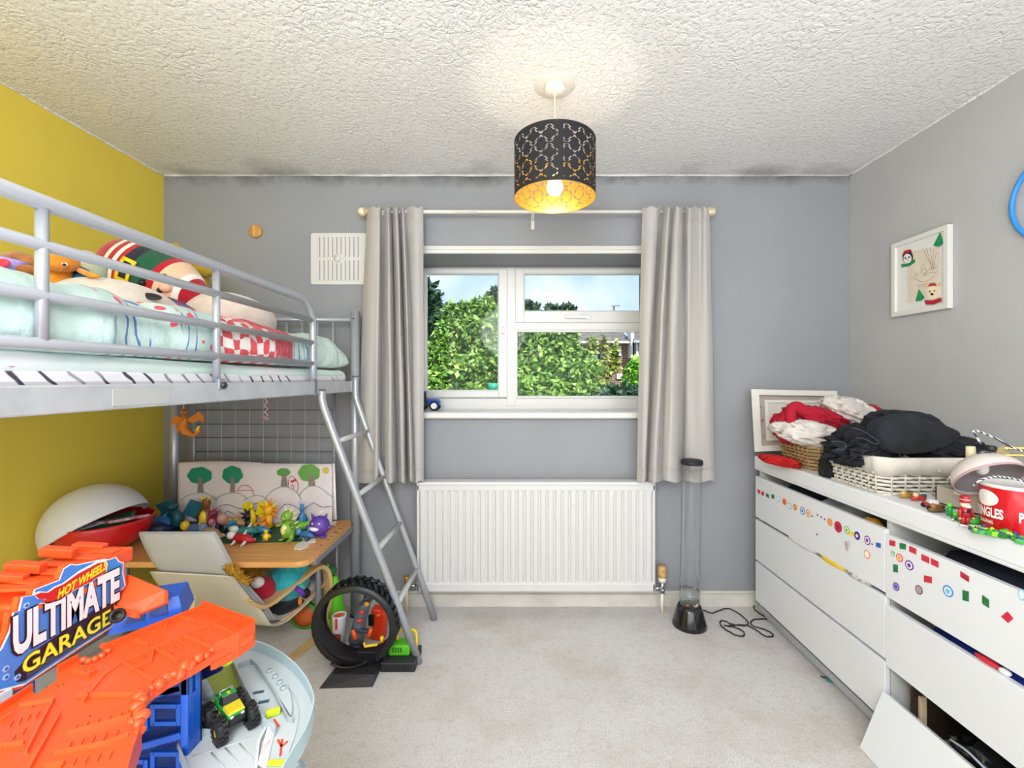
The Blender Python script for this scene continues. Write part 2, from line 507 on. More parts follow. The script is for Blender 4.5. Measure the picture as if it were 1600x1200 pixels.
def pane(x0, x1, z0, z1, par):
    mb = MB(); mb.ab(x0, x1, YW + .000, YW + .004, z0, z1, mat=gl); return mb.build('pane', par)
pane(gx0, gx1, gz0, gz1, win)
sash = MB(); sash.m(upvc)
hx0, hx1, hz0, hz1 = wx(819), OX1 - .045, wz(487), wz(429)
frame_rect(sash, wx(805), OX1 - .004, wz(505), wz(422), (hx0 - wx(805), .045, hz0 - wz(505), wz(422) - hz1), YW - .034, YW + .02, .006)
so2 = sash.build('sash', win)
bd = MB(); bd.m(M('#dcd9d4', .35)); frame_rect(bd, hx0 - .004, hx1 + .004, hz0 - .004, hz1 + .004, .008, YW - .02, YW + .005, .003); bd.build('glazing_bead', so2)
pane(hx0, hx1, hz0, hz1, win)
lx0, lz0, lz1 = wx(807), wz(620), wz(518)
bd = MB(); bd.m(upvc); frame_rect(bd, lx0 - .008, OX1 - .03, lz0 - .008, lz1 + .008, .014, YW - .018, YW + .005, .004); bd.build('glazing_bead', win)
pane(lx0, OX1 - .04, lz0, lz1, win)
# handles
hw = M('#f4f2ef', .25)
mb = MB(); mb.ab(wx(784), wx(789), YW - .044, YW - .034, wz(528), wz(510), .002, hw); mb.ab(wx(784.5), wx(788.5), YW - .06, YW - .048, wz(551), wz(514), .004)
mb.cyl((wx(786.5), YW - .05, wz(517)), (wx(786.5), YW - .034, wz(517)), .006)
mb.cyl((wx(786.5), YW - .064, wz(513)), (wx(786.5), YW - .06, wz(513)), .003, mat=M('#6a4a3a', .4)); mb.cyl((wx(786.5), YW - .064, wz(523)), (wx(786.5), YW - .06, wz(523)), .004)
mb.build('window_handle', so)
mb = MB(); mb.ab(wx(905), wx(921), YW - .044, YW - .034, wz(500), wz(494), .002, M('#c9ccd2', .25, .6)); mb.ab(wx(882), wx(916), YW - .06, YW - .048, wz(499), wz(495), .004, hw)
mb.cyl((wx(911), YW - .05, wz(497)), (wx(911), YW - .034, wz(497)), .006)
mb.build('window_handle', so2)
# inner sill board
mb = MB(); mb.ab(OX0 - .0, OX1 + .0, YB, YW - .012, OZ0 - .002, OZ0 + .006, mat=white_gloss)
mb.ab(OX0 - .05, OX1 + .05, YB - .045, YB, OZ0 - .028, OZ0 + .006, .010)
struct(mb, 'trim_5')

# ================================================================ OUTSIDE
GZ = -2.9
m, n, b = node_mat('lawn'); b.inputs['Base Color'].default_value = lin('#5d7a34'); b.inputs['Roughness'].default_value = .9
mb = MB(); mb.ab(-40, 40, 3.0, 60, GZ - .1, GZ, mat=m); struct(mb, 'ground')
# house across the gardens
m, n, b = node_mat('brown_brick')
g = N(n, 'NewGeometry'); mp = N(n, 'Mapping'); mp.inputs['Rotation'].default_value = (pi / 2, 0, 0)
n.links.new(g.outputs['Position'], mp.inputs['Vector'])
br = N(n, 'TexBrick', Scale=1.0); n.links.new(mp.outputs[0], br.inputs['Vector'])
br.inputs['Color1'].default_value = lin('#9a6a52'); br.inputs['Color2'].default_value = lin('#7d5240'); br.inputs['Mortar'].default_value = lin('#b3a596')
br.inputs['Brick Width'].default_value = .22; br.inputs['Row Height'].default_value = .075; br.inputs['Mortar Size'].default_value = .01
n.links.new(br.outputs['Color'], b.inputs['Base Color']); b.inputs['Roughness'].default_value = .9
brick = m
HY = 18.0; hs = F / HY
def hx(px): return (px - CX) / hs
def hz(py): return HC - (py - CY) / hs
house = thing('terraced_house', 'brown brick house with tiled roof beyond the garden trees', 'house', (5, HY, GZ))
mb = MB(); mb.ab(hx(640), hx(984), HY, HY + 6, GZ, hz(536), mat=brick); mb.ab(hx(984), hx(1100), HY - .5, HY + 6, GZ, hz(537)); mb.build('wall', house)
tile = M('#8d8681', .85, var=.3, vscale=3, name='roof_tile')
def roof(x0, x1, y0, zeave, name):
    mb = MB(); y1 = y0 + 4.2; z1 = zeave + 2.0*.62
    rows = 14
    for r in range(rows):       # courses of tiles, each course with rolls
        t0, t1 = r / rows, (r + 1.12) / rows
        nx = int((x1 - x0) / .15); g0 = []; g1 = []
        for i in range(nx + 1):
            x = x0 + (x1 - x0) * i / nx; k = .035 * (i % 2)
            g0.append((x, y0 + (y1 - y0) * t0, zeave + (z1 - zeave) * t0 + .05 + k)); g1.append((x, y0 + (y1 - y0) * t1, zeave + (z1 - zeave) * t1 + k))
        g00 = [(x, y, z - .05) for x, y, z in g0]
        mb.sheet([g00, g0, g1], mat=tile, smooth=False)
    o = mb.build(name, house); o['kind'] = 'stuff'
roof(hx(640), hx(985), HY - .35, hz(535), 'roof_tiles')
roof(hx(985), hx(1100), HY - .85, hz(536), 'roof_tiles')
mb = MB(); mb.ab(hx(640), hx(984), HY - .42, HY - .30, hz(537.5), hz(534.5), mat=M('#e8e6e2', .5)); mb.ab(hx(985), hx(1100), HY - .92, HY - .8, hz(538), hz(535.5)); mb.build('gutter', house)
mb = MB(); mb.cyl((hx(990), HY - .56, hz(538)), (hx(990), HY - .56, GZ), .05, mat=M('#e8e6e2', .5)); mb.ab(hx(981), hx(986), HY - .5, HY + .1, hz(560), hz(519), mat=M('#e9e1d4', .6)); mb.build('downpipe', house)
for (x0, x1, y0, y1) in ((953, 970, 540, 556), (928, 945, 547, 570), (963, 972, 584, 592), (700, 730, 545, 570)):
    mb = MB(); mb.m(M('#f2f1ee', .4)); frame_rect(mb, hx(x0), hx(x1), hz(y1), hz(y0), .07, HY - .08, HY + .02, .01)
    mb.ab((hx(x0) + hx(x1)) / 2 - .03, (hx(x0) + hx(x1)) / 2 + .03, HY - .07, HY + .02, hz(y1), hz(y0))
    wf = mb.build('window', house)
    mb = MB(); mb.ab(hx(x0), hx(x1), HY - .03, HY - .01, hz(y1), hz(y0), mat=M('#7f9aa8', .1)); mb.build('pane', wf)
def aerial(px, base, top, w, lab):
    t = thing('tv_aerial', lab, 'aerial', (hx(px), HY + 1.2, hz(base)))
    mm = M('#8f959d', .4)
    mb = MB(); mb.cyl((hx(px), HY + 1.2, hz(base)), (hx(px), HY + 1.2, hz(top)), .035, n=6, mat=mm); mb.build('pole', t)
    mb = MB(); a = Vector((hx(px - w * .35), HY + 1.2, hz(top + 1))); b2 = Vector((hx(px + w), HY + 1.2, hz(top - .5))); mb.cyl(a, b2, .025, n=6, mat=mm)
    for i in range(6):
        p = a.lerp(b2, (i + .5) / 6); mb.cyl(p - Vector((0, .3, .06)), p + Vector((0, .3, .06)), .018, n=5)
    mb.build('antenna', t)
aerial(969, 524, 470, 9, 'thin television aerial standing above the tiled roof, seen at the right of the top pane')
aerial(906, 526, 472, -8, 'television aerial further left, seen over the tree tops')
mb = MB(); mb.ab(hx(972), hx(1060), 13.6, 13.7, GZ, HC - (606 - CY) * 13.6 / F, mat=M('#a4503c', .8)); 
for i in range(12): mb.ab(hx(972) + .25 * i, hx(972) + .25 * i + .03, 13.57, 13.6, GZ, HC - (605 - CY) * 13.6 / F)
tag(mb.build('garden_fence'), 'red brown garden fence below the brick house', 'fence')

def leafmat(name, c1, c2, c3):
    m, n, b = node_mat(name)
    g = N(n, 'NewGeometry')
    c = ramp_(n, g.outputs['Random Per Island'], [(0.0, lin(c1)), (0.55, lin(c2)), (1.0, lin(c3))])
    n.links.new(c, b.inputs['Base Color']); b.inputs['Roughness'].default_value = .55
    b.inputs['Subsurface Weight'].default_value = 0.0
    return m
lf_a = leafmat('leaf_green', '#2c4f14', '#6b9a30', '#b9d56a')
lf_b = leafmat('leaf_dark', '#24402c', '#39583c', '#57764e')
lf_c = leafmat('leaf_lime', '#5c9a1e', '#8fcf3a', '#c8f070')
bark = M('#5b4a38', .9, bump=.5, bscale=20)
rng = np.random.default_rng(7)
def tree(lab, clumps, base, leaf, n_leaf, size, mat, droop=0.5, cat='tree', name='garden_tree', group=None):
    """clumps [(x,y,z,rx,ry,rz)] leafy masses"""
    t = thing(name, lab, cat, base, group)
    bx, by, bz = base
    mb = MB()
    topz = max(c[2] for c in clumps)
    mb.tube([(bx, by, bz), (bx + .1, by, (bz + topz) / 2), (bx, by, topz)], [.16, .11, .03], 8, bark)
    for c in clumps: mb.tube([(bx, by, (bz + c[2]) / 2 - .2), ((bx + c[0]) / 2, (by + c[1]) / 2, c[2] - .35), (c[0], c[1], c[2])], [.07, .05, .02], 6)
    mb.build('trunk', t)
    rc = random.Random(len(clumps) * 7 + n_leaf)
    big = list(clumps)
    for c in big:
        for _ in range(6):
            a_, e_ = rc.uniform(pi, 2 * pi), rc.uniform(-.9, 1.2); q = rc.uniform(.30, .48)
            clumps.append((c[0] + cos(a_) * cos(e_) * c[3] * .85, c[1] + sin(a_) * cos(e_) * c[4] * .85, c[2] + sin(e_) * c[5] * .85, c[3] * q, c[4] * q, c[5] * q))
    clumps = [(c[0], c[1], c[2], c[3] * (.86 if i < len(big) else 1), c[4] * (.86 if i < len(big) else 1), c[5] * (.86 if i < len(big) else 1)) for i, c in enumerate(clumps)]
    vol = np.array([c[3] * c[4] + c[3] * c[5] for c in clumps]); pr = vol / vol.sum()
    V = []
    for (c, p) in zip(clumps, pr):
        k = int(n_leaf * p)
        d = rng.normal(size=(k, 3)); d /= np.linalg.norm(d, axis=1)[:, None]
        # keep mostly the half that faces the house plus a margin
        fl = rng.random(k) < .8; d[fl, 1] = -np.abs(d[fl, 1])
        lump = 1 + .16 * np.sin(d[:, 0] * 9 + c[0] * 5) * np.cos(d[:, 2] * 8 + c[2] * 3) + .10 * np.sin(d[:, 0] * 21 + d[:, 2] * 17)
        r = (rng.random(k) ** .35) * lump
        P = np.stack([c[0] + d[:, 0] * r * c[3], c[1] + d[:, 1] * r * c[4], c[2] + d[:, 2] * r * c[5]], 1)
        # leaf frame
        ax = rng.normal(size=(k, 3)) * .55 + d * .5 + np.array([0, 0, -droop]); ax /= np.linalg.norm(ax, axis=1)[:, None]
        nn = rng.normal(size=(k, 3)) * .6 + d + np.array([0, -.5, .5]); sd = np.cross(ax, nn); sd /= np.linalg.norm(sd, axis=1)[:, None] + 1e-9
        sz = size * (.6 + .8 * rng.random(k))[:, None]
        V.append(np.stack([P, P + ax * sz * .5 + sd * sz * .28, P + ax * sz, P + ax * sz * .5 - sd * sz * .28], 1).reshape(-1, 3))
    V = np.concatenate(V) - np.array(base)
    nq = len(V) // 4
    me = bpy.data.meshes.new('leaves'); me.vertices.add(len(V)); me.vertices.foreach_set('co', V.ravel())
    me.loops.add(nq * 4); me.loops.foreach_set('vertex_index', np.arange(nq * 4)); me.polygons.add(nq)
    me.polygons.foreach_set('loop_start', np.arange(nq) * 4); me.polygons.foreach_set('loop_total', np.full(nq, 4))
    me.materials.append(leaf); me.update(); me.validate()
    o = bpy.data.objects.new('leaves', me); COL.objects.link(o); o.parent = t; o['kind'] = 'stuff'
    return t
def C(px, py, Y, r, ry=None, rz=None):
    p = W(px, py, Y); k = Y / F
    return (p.x, p.y, p.z, r * k, (ry or r) * k, (rz or r * .85) * k)
tree('broad bright green garden tree filling the left window pane', [C(735, 530, 8, 46), C(690, 560, 8, 40), C(770, 560, 7.8, 42), C(715, 500, 8.2, 30), C(765, 500, 8.2, 34), C(722, 600, 7.7, 60), C(790, 520, 8.2, 34), C(770, 620, 7.6, 50), C(680, 620, 7.6, 50), C(750, 476, 8.3, 14)], (-1.0, 8.3, GZ), lf_a, 24000, .11, lf_a)
tree('spreading light green tree behind the lower right window pane', [C(850, 560, 7.4, 46), C(880, 590, 7.2, 52), C(835, 520, 7.6, 34), C(820, 600, 7.2, 40), C(900, 568, 7.4, 32), C(870, 520, 7.6, 36), C(900, 620, 7.0, 46), C(935, 618, 7.3, 22), C(812, 500, 7.7, 20), C(840, 640, 6.9, 60)], (.5, 7.8, GZ), lf_a, 26000, .095, lf_a, .8)
tree('dark blue green conifer at the left edge of the window', [C(664, 500, 13, 26, None, 44), C(668, 462, 13, 14, None, 24), C(655, 560, 13, 40)], (-2.9, 13.2, GZ), lf_b, 3500, .25, lf_b, 0.2)
tree('dark evergreen standing behind the left garden tree', [C(778, 480, 12, 14, None, 26), C(776, 520, 12, 26)], (-.6, 12.2, GZ), lf_b, 2200, .22, lf_b, .1)
tree('wispy tree top showing low in the top right pane', [C(828, 484, 10, 18, None, 9), C(862, 492, 10, 26, None, 10), C(890, 487, 10, 14, None, 8), C(850, 530, 10, 40)], (.6, 10.3, GZ), lf_b, 3500, .12, lf_b, .1)
tree('small lime green tree beside the red fence', [C(993, 578, 9, 15), C(1008, 572, 9, 16), C(985, 590, 9, 9)], (2.4, 9.2, GZ), lf_c, 2600, .13, lf_c)
tree('low dark green shrub under the lime tree', [C(965, 620, 6.4, 30, None, 16), C(1000, 618, 6.4, 26, None, 14)], (1.55, 6.6, GZ), lf_b, 3500, .1, lf_b, .6, 'shrub', 'garden_shrub')
tree('slender yellow tipped sapling in front of the house', [C(924, 545, 9.5, 4, None, 22), C(946, 545, 9.5, 4, None, 20), C(960, 548, 9.5, 3, None, 20), C(932, 585, 9.5, 20), C(950, 572, 9.5, 12)], (1.7, 9.7, GZ), leafmat('leaf_tip', '#5d7d28', '#9aa84a', '#cfc07a'), 2600, .13, lf_c)
t = thing('bird_feeder', 'small teal tub on a post among the leaves', 'feeder', (W(770, 604, 6.4).x, 6.4, GZ))
p = W(770, 604, 6.4)
mb = MB(); mb.cyl((p.x, 6.4, GZ), (p.x, 6.4, p.z - .05), .03, mat=bark); mb.build('post', t)
mb = MB(); mb.lathe([(.0, -.05), (.055, -.05), (.075, .05), (.068, .05), (.05, -.04), (0, -.04)], (p.x, 6.4, p.z), n=16, mat=M('#2fb08e', .4)); mb.build('tub', t)
# ================================================================ BED
steel = M('#abafb6', .30, .40, bump=.05, bscale=40, name='silver_tube')
steel_d = M('#8e929b', .4, .3, name='silver_tube_dull')
XB0, XB1, YH, YFt = -1.807, -.867, 2.30, .30
bed = thing('cabin_bed', 'silver metal mid height cabin bed with tubular guard rail along the yellow wall', 'bed', ((XB0 + XB1) / 2, 1.3, 0))
for x, y, nm in ((XB1, YH, 'post'), (XB0, YH, 'post'), (XB1, YFt, 'post'), (XB0, YFt, 'post')):
    mb = MB(); mb.cyl((x, y, 0), (x, y, 1.584), .0235, n=20, mat=steel)
    mb.cyl((x, y, 1.584), (x, y, 1.588), .0235, .019); mb.cyl((x, y, 0), (x, y, .012), .026, mat=M('#2c2d30', .6))
    if x > -1 and y > 2: 
        mb.cyl((x, y - .0225, 1.545), (x, y - .0245, 1.545), .004, n=8, mat=M('#222222', .5))
    mb.build('post', bed)
for x in (XB1, XB0):
    mb = MB(); mb.ab(x - .014, x + .014, YFt, YH - .02, 1.169, 1.223, .004, M('#bfc3c7', .38, .3, var=.15, vscale=14))
    if x > -1:
        mb.ab(x + .012, x + .0165, YH - .085, YH - .02, 1.165, 1.227, .002, steel_d)
        mb.cyl((x + .014, YH - .03, 1.215), (x + .02, YH - .03, 1.215), .006, n=10)
    r = mb.build('side_rail', bed)
    if x > -1:
        mb = MB(); mb.ab(x + .0135, x + .0150, .92, 1.07, 1.176, 1.212, .001, M('#aeb0ae', .6, name='worn_patch')); tag(mb.build('worn_patch', r), 'paler worn strip on the rail')
for y in (YFt + .02, .8, 1.3, 1.8, YH - .02):
    mb = MB(); mb.ab(XB0, XB1, y - .012, y + .012, 1.176, 1.196, mat=steel_d); mb.build('cross_bar', bed)
# guard rail
def rail_pts(z, y1, drop=None):
    return [(XB1, YFt, z), (XB1, y1, z)]
mb = MB(); p = [Vector((XB1, YFt, 1.553)), Vector((XB1, 1.0, 1.553)), Vector((XB1, 1.60, 1.553))] + [Vector((XB1, 1.72 + .115 * sin(a), 1.553 - .115 * (1 - cos(a)))) for a in np.linspace(0.15, pi / 2, 9)] + [Vector((XB1, 1.835, 1.3)), Vector((XB1, 1.835, 1.17))]
mb.tube(p, .0145, 16, steel)
mb.ab(XB1 + .010, XB1 + .017, 1.818, 1.838, 1.164, 1.232, .001, M('#6d6f75', .5)); gr = mb.build('guard_rail', bed)
for z in (1.476, 1.385, 1.298):
    mb = MB(); mb.cyl((XB1, YFt, z), (XB1, 1.835, z), .0108, n=14, mat=steel); mb.build('rail_bar', bed)
for y in (.798, 1.254):
    mb = MB(); mb.cyl((XB1, y, 1.300 if y < 1 else 1.20), (XB1, y, 1.548), .0098, n=14, mat=steel)
    if y > 1:
        mb.ab(XB1 + .005, XB1 + .017, y - .012, y + .016, 1.203, 1.235, .003, steel_d); mb.cyl((XB1 + .014, y + .003, 1.216), (XB1 + .024, y + .003, 1.216), .010, n=6, mat=M('#4a4c52', .35, .8))
    mb.build('upright', bed)
# head end: top bar, spindles, lower frame
mb = MB(); mb.cyl((XB0, YH, 1.542), (XB1, YH, 1.542), .0125, n=14, mat=steel); mb.build('head_bar', bed)
mb = MB(); mb.cyl((XB0, YH, 1.20), (XB1, YH, 1.20), .0125, n=14, mat=steel); mb.build('head_bar', bed)
for i in range(11):
    x = XB1 - .115 - .0805 * i
    if x < XB0 + .03: break
    mb = MB(); mb.cyl((x, YH, 1.20), (x, YH, 1.542), .0055, n=8, mat=steel); mb.build('spindle', bed)
for px in (301, 521):
    x = W(px, 600, YH).x
    mb = MB(); mb.cyl((x, YH + .01, .50), (x, YH + .01, 1.2), .0085, n=10, mat=steel_d); mb.build('stay_tube', bed)
# ladder
lad = thing('bed_ladder', 'silver tubular ladder leaning against the bed beside the left curtain', 'ladder', (-.44, 2.1, 0))
def lrail(y0, y1):
    a = [Vector((-.846, y0, 1.245 if y0 > 2 else 1.185)), Vector((-.846, y0, 1.15)), Vector((-.838, y0, 1.115)), Vector((-.822, y0, 1.07)), Vector((-.445, y1, .0))]
    P = []
    for i in range(len(a) - 1):
        for t in np.linspace(0, 1, 5)[:-1]: P.append(a[i].lerp(a[i + 1], t))
    P.append(a[-1]); return P
RL, RR = lrail(1.87, 1.918), lrail(2.25, 2.262)
for P in (RL, RR):
    mb = MB(); mb.tube(P, .0155, 16, steel)
    mb.cyl(P[0], P[0] + Vector((0, 0, .004)), .016, mat=M('#3a3b40', .5)); mb.build('rail', lad)
for z in (.968, .735, .499, .262):
    t = (1.07 - z) / 1.07; a = Vector((-.822, 1.87, 1.07)).lerp(Vector((-.445, 1.918, 0)), t); c = Vector((-.822, 2.25, 1.07)).lerp(Vector((-.445, 2.262, 0)), t)
    mb = MB(); mb.tube([a, c], .0135, 12, M('#c3c5c8', .35, .3), flat=(1.0, .8)); mb.build('rung', lad)
# mattress and bedding
mat_t = thing('mattress', 'single mattress in a white sheet with thin dark stripes, lying on the cabin bed', 'mattress', (-1.34, 1.3, 1.198))
m, n, b = node_mat('striped_sheet')
g = N(n, 'NewGeometry'); wv = N(n, 'TexWave', Scale=11.0, Distortion=3.0, Detail=2.0); wv.bands_direction = 'DIAGONAL'; n.links.new(g.outputs['Position'], wv.inputs['Vector'])
t = N(n, 'TexNoise', Scale=2.4); n.links.new(g.outputs['Position'], t.inputs['Vector'])
st = ramp_(n, wv.outputs['Fac'], [(0.90, 0.0), (0.97, 1.0)]); st = math_(n, 'MULTIPLY', st, ramp_(n, t.outputs['Fac'], [(.4, 0.0), (.5, 1.0)]))
n.links.new(mix_(n, st, lin('#eceaf0'), lin('#4a4450')), b.inputs['Base Color']); b.inputs['Roughness'].default_value = .9
sheet = m
mb = MB(); mb.ab(XB0 + .022, XB1 - .026, YFt + .03, YH - .03, 1.199, 1.275, .03, sheet); mb.build('mattress_body', mat_t)
# duvet
m, n, b = node_mat('mint_duvet')
g = N(n, 'NewGeometry'); pos = g.outputs['Position']
sp = N(n, 'SeparateXYZ'); n.links.new(pos, sp.inputs[0])
ds = N(n, 'TexNoise', Scale=9.0, Detail=3.0); n.links.new(pos, ds.inputs['Vector'])
wp = N(n, 'VectorMath', operation='MULTIPLY_ADD'); n.links.new(ds.outputs['Color'], wp.inputs[0]); wp.inputs[1].default_value = (.06, .06, .06); n.links.new(pos, wp.inputs[2])
wsp = N(n, 'SeparateXYZ'); n.links.new(wp.outputs[0], wsp.inputs[0])
def band(v, lo, hi, e=.01):
    a = N(n, 'MapRange'); a.inputs['From Min'].default_value = lo - e; a.inputs['From Max'].default_value = lo + e; n.links.new(v, a.inputs['Value'])
    c = N(n, 'MapRange'); c.inputs['From Min'].default_value = hi - e; c.inputs['From Max'].default_value = hi + e; n.links.new(v, c.inputs['Value'])
    return math_(n, 'MULTIPLY', a.outputs[0], math_(n, 'SUBTRACT', 1.0, c.outputs[0]))
# s = distance over the duvet's section (z drop on the front, x on the top)
sect = math_(n, 'SUBTRACT', wsp.outputs['Z'], math_(n, 'MULTIPLY', wsp.outputs['X'], .8))
comb = N(n, 'CombineXYZ'); n.links.new(wsp.outputs['Y'], comb.inputs[0]); n.links.new(sect, comb.inputs[1])
chk = N(n, 'TexChecker', Scale=26.0); n.links.new(comb.outputs[0], chk.inputs['Vector'])
chk.inputs['Color1'].default_value = (1, 1, 1, 1); chk.inputs['Color2'].default_value = (0, 0, 0, 1)
c = lin('#c6ded8')
mn = N(n, 'TexNoise', Scale=1.3, Detail=1.0); n.links.new(pos, mn.inputs['Vector'])
# blue strokes running down the side
cs = N(n, 'CombineXYZ'); n.links.new(math_(n, 'MULTIPLY', wsp.outputs['Y'], 1.0), cs.inputs[0]); n.links.new(math_(n, 'MULTIPLY', sect, .12), cs.inputs[1])
wb = N(n, 'TexWave', Scale=10.0, Distortion=5.0, Detail=2.0); wb.inputs['Detail Scale'].default_value = 2.0; wb.bands_direction = 'X'; n.links.new(cs.outputs[0], wb.inputs['Vector'])
bl = ramp_(n, wb.outputs['Fac'], [(.86, 0.0), (.90, 1.0)])
tn = N(n, 'TexNoise', Scale=6.0, Detail=1.0); n.links.new(pos, tn.inputs['Vector'])
bl = math_(n, 'MULTIPLY', bl, ramp_(n, tn.outputs['Fac'], [(.49, 0.0), (.52, 1.0)]))
bmask = math_(n, 'MAXIMUM', band(sp.outputs['Y'], .95, 1.24, .03), band(sp.outputs['Y'], 1.55, 1.98, .03))
cc = mix_(n, math_(n, 'MULTIPLY', bl, bmask), c, lin('#5b7fb4'))
# red blots
vr = N(n, 'TexVoronoi', Scale=22.0); n.links.new(comb.outputs[0], vr.inputs['Vector'])
rb = ramp_(n, vr.outputs['Distance'], [(.27, 1.0), (.31, 0.0)])
rm = math_(n, 'MAXIMUM', math_(n, 'MULTIPLY', band(sp.outputs['Y'], 1.12, 1.40), ramp_(n, mn.outputs['Fac'], [(.38, 0.0), (.44, 1.0)])), math_(n, 'MULTIPLY', band(sp.outputs['Y'], .95, 1.5), band(sp.outputs['Z'], 1.405, 1.6)))
cc = mix_(n, math_(n, 'MULTIPLY', rb, rm), cc, lin('#e8505f'))
# white ground with red checks
ck = math_(n, 'MULTIPLY', band(wsp.outputs['Y'], 1.33, 1.66), band(sp.outputs['Z'], 1.27, 1.6))
cc = mix_(n, ck, cc, lin('#f3eee9')); cc = mix_(n, math_(n, 'MULTIPLY', ck, chk.outputs['Fac']), cc, lin('#e4525e'))
# solid red patch with black strokes
wk = N(n, 'TexWave', Scale=22.0, Distortion=6.0, Detail=2.0); n.links.new(comb.outputs[0], wk.inputs['Vector'])
pk = math_(n, 'MULTIPLY', band(wsp.outputs['Y'], 1.62, 1.76), band(wsp.outputs['Z'], 1.34, 1.7))
cc = mix_(n, pk, cc, mix_(n, ramp_(n, wk.outputs['Fac'], [(.8, 0.0), (.86, 1.0)]), lin('#e05866'), lin('#5c2230')))
n.links.new(cc, b.inputs['Base Color']); b.inputs['Roughness'].default_value = .9; b.inputs['Sheen Weight'].default_value = .1
t3 = N(n, 'TexNoise', Scale=18.0, Detail=5.0); n.links.new(pos, t3.inputs['Vector']); bp = N(n, 'Bump', Strength=.55, Distance=.016); n.links.new(t3.outputs['Fac'], bp.inputs['Height']); n.links.new(bp.outputs['Normal'], b.inputs['Normal'])
mint = m
mb = MB(); G = []
prof = [(-1.775, 1.345), (-1.77, 1.395), (-1.70, 1.42), (-1.5, 1.425), (-1.3, 1.425), (-1.15, 1.428), (-1.04, 1.428), (-.975, 1.420), (-.918, 1.405), (-.895, 1.375), (-.888, 1.335), (-.892, 1.305), (-.91, 1.287), (-.96, 1.284)]
def cat2(P, m_):
    return [(v.x, v.y) for v in catmull([(a, b_, 0) for a, b_ in P], m_)]
PF = cat2(prof, 5)
ny = 110
for j in range(ny):
    t = j / (ny - 1); y = .33 + (2.255 - .33) * t; row = []
    e = min(1, (1 - t) / .09); e = sqrt(max(0, 1 - (1 - e) ** 2)); e0 = min(1, t / .05); e *= sqrt(max(0, 1 - (1 - e0) ** 2))
    for i, (x, z) in enumerate(PF):
        zz = 1.31 + (z - 1.31) * (.25 + .75 * e)
        k = noise.noise(Vector((x * 3, y * 3, 1))) * .022 + noise.noise(Vector((x * 9, y * 7, 4))) * .018
        k += .015 * (1 - abs(noise.noise(Vector((x * 5 + z * 9, y * 13, 9)))) * 2)
        kk = k if 2 < i < len(PF) - 3 else 0
        hump = -.015 * math.exp(-((y - .70) / .22) ** 2) * math.exp(-((x + 1.0) / .3) ** 2)
        fx = 1 if x > -1.0 and z < 1.40 else 0
        row.append((x + kk * .55 * fx, y, zz + (0 if fx else kk) + (hump if z > 1.40 else 0)))
    G.append(row)
mb.sheet(G, mint)
mb.add([G[0][i] for i in range(len(PF))], [tuple(range(len(PF)))]); mb.add([G[-1][i] for i in range(len(PF))], [tuple(range(len(PF)))])
dv = thing('duvet', 'crumpled mint green duvet with red checks and blue strokes', 'duvet', (-1.34, 1.3, 1.29))
mb.build('duvet_cover', dv)
# folded lower layer
mb = MB(); G = []
for j in range(90):
    t = j / 89; y = .34 + 1.86 * t; row = []
    for i in range(14):
        a = i / 13 * pi
        th = .029 * (1 - .40 * t) + .004 * noise.noise(Vector((0, y * 5, 2)))
        row.append((-.913 + .022 * sin(a) + .005 * noise.noise(Vector((i * .3, y * 6, 3))), y, 1.259 + .004 * sin(y * 3) + th * cos(a)))
    G.append(row)
m2 = M('#cfe9e2', .9, bump=.4, bscale=16, col2='#e9eeee', vscale=5)
mb.sheet(G, m2); mb.add(G[0], [tuple(range(14))]); mb.add(G[-1], [tuple(range(14))]); mb.build('lower_fold', dv)
mb = MB(); mb.tube([(-.896, y, 1.262 - (y - .6) * .02 + .003 * sin(y * 30)) for y in np.linspace(.45, .84, 24)], [.009] * 14 + [.008, .007, .0065, .006, .005, .005, .004, .004, .003, .002], 8, M('#d9404e', .9, col2='#3f68ae', vscale=30)); tag(mb.build('printed_edge', dv), 'red and blue printed edge')
# ---------------- plush toys on the bed
def fur(c, c2=None, s_=180, bmp=.5): return M(c, .95, bump=bmp, bscale=s_, col2=c2, vscale=30, sheen=.25)
cream = fur('#d9cdc2', '#cfc2b6')
def plush(lab, c, r, R, m_, name='plush_toy', fn=None): 
    t = thing(name, lab, 'plush toy', (c[0], c[1], c[2] - r[2])); mb = MB(); mb.ell(c, r, R, 32, 20, m_, fn); mb.build('body', t); return t
c = W(190, 480, 1.36); R = rot(0, 8, 25)
t = plush('big flattened cream plush with dark eyes lying nearest the guard rail', c, (.150, .20, .078), R, cream)
blk = M('#15151a', .5)
for px, py, a in ((206, 452, 10), (236, 463, 18)):
    q = W(px, py, 1.29); mb = MB(); mb.ell(q, (.030, .016, .006), rot(35, 12, 5), 12, 8, blk); mb.build('eye', t)
c = W(362, 495, 1.80)
plush('smaller cream domed cushion toy by the head of the bed', c, (.165, .15, .095), rot(0, 10, 10), cream)
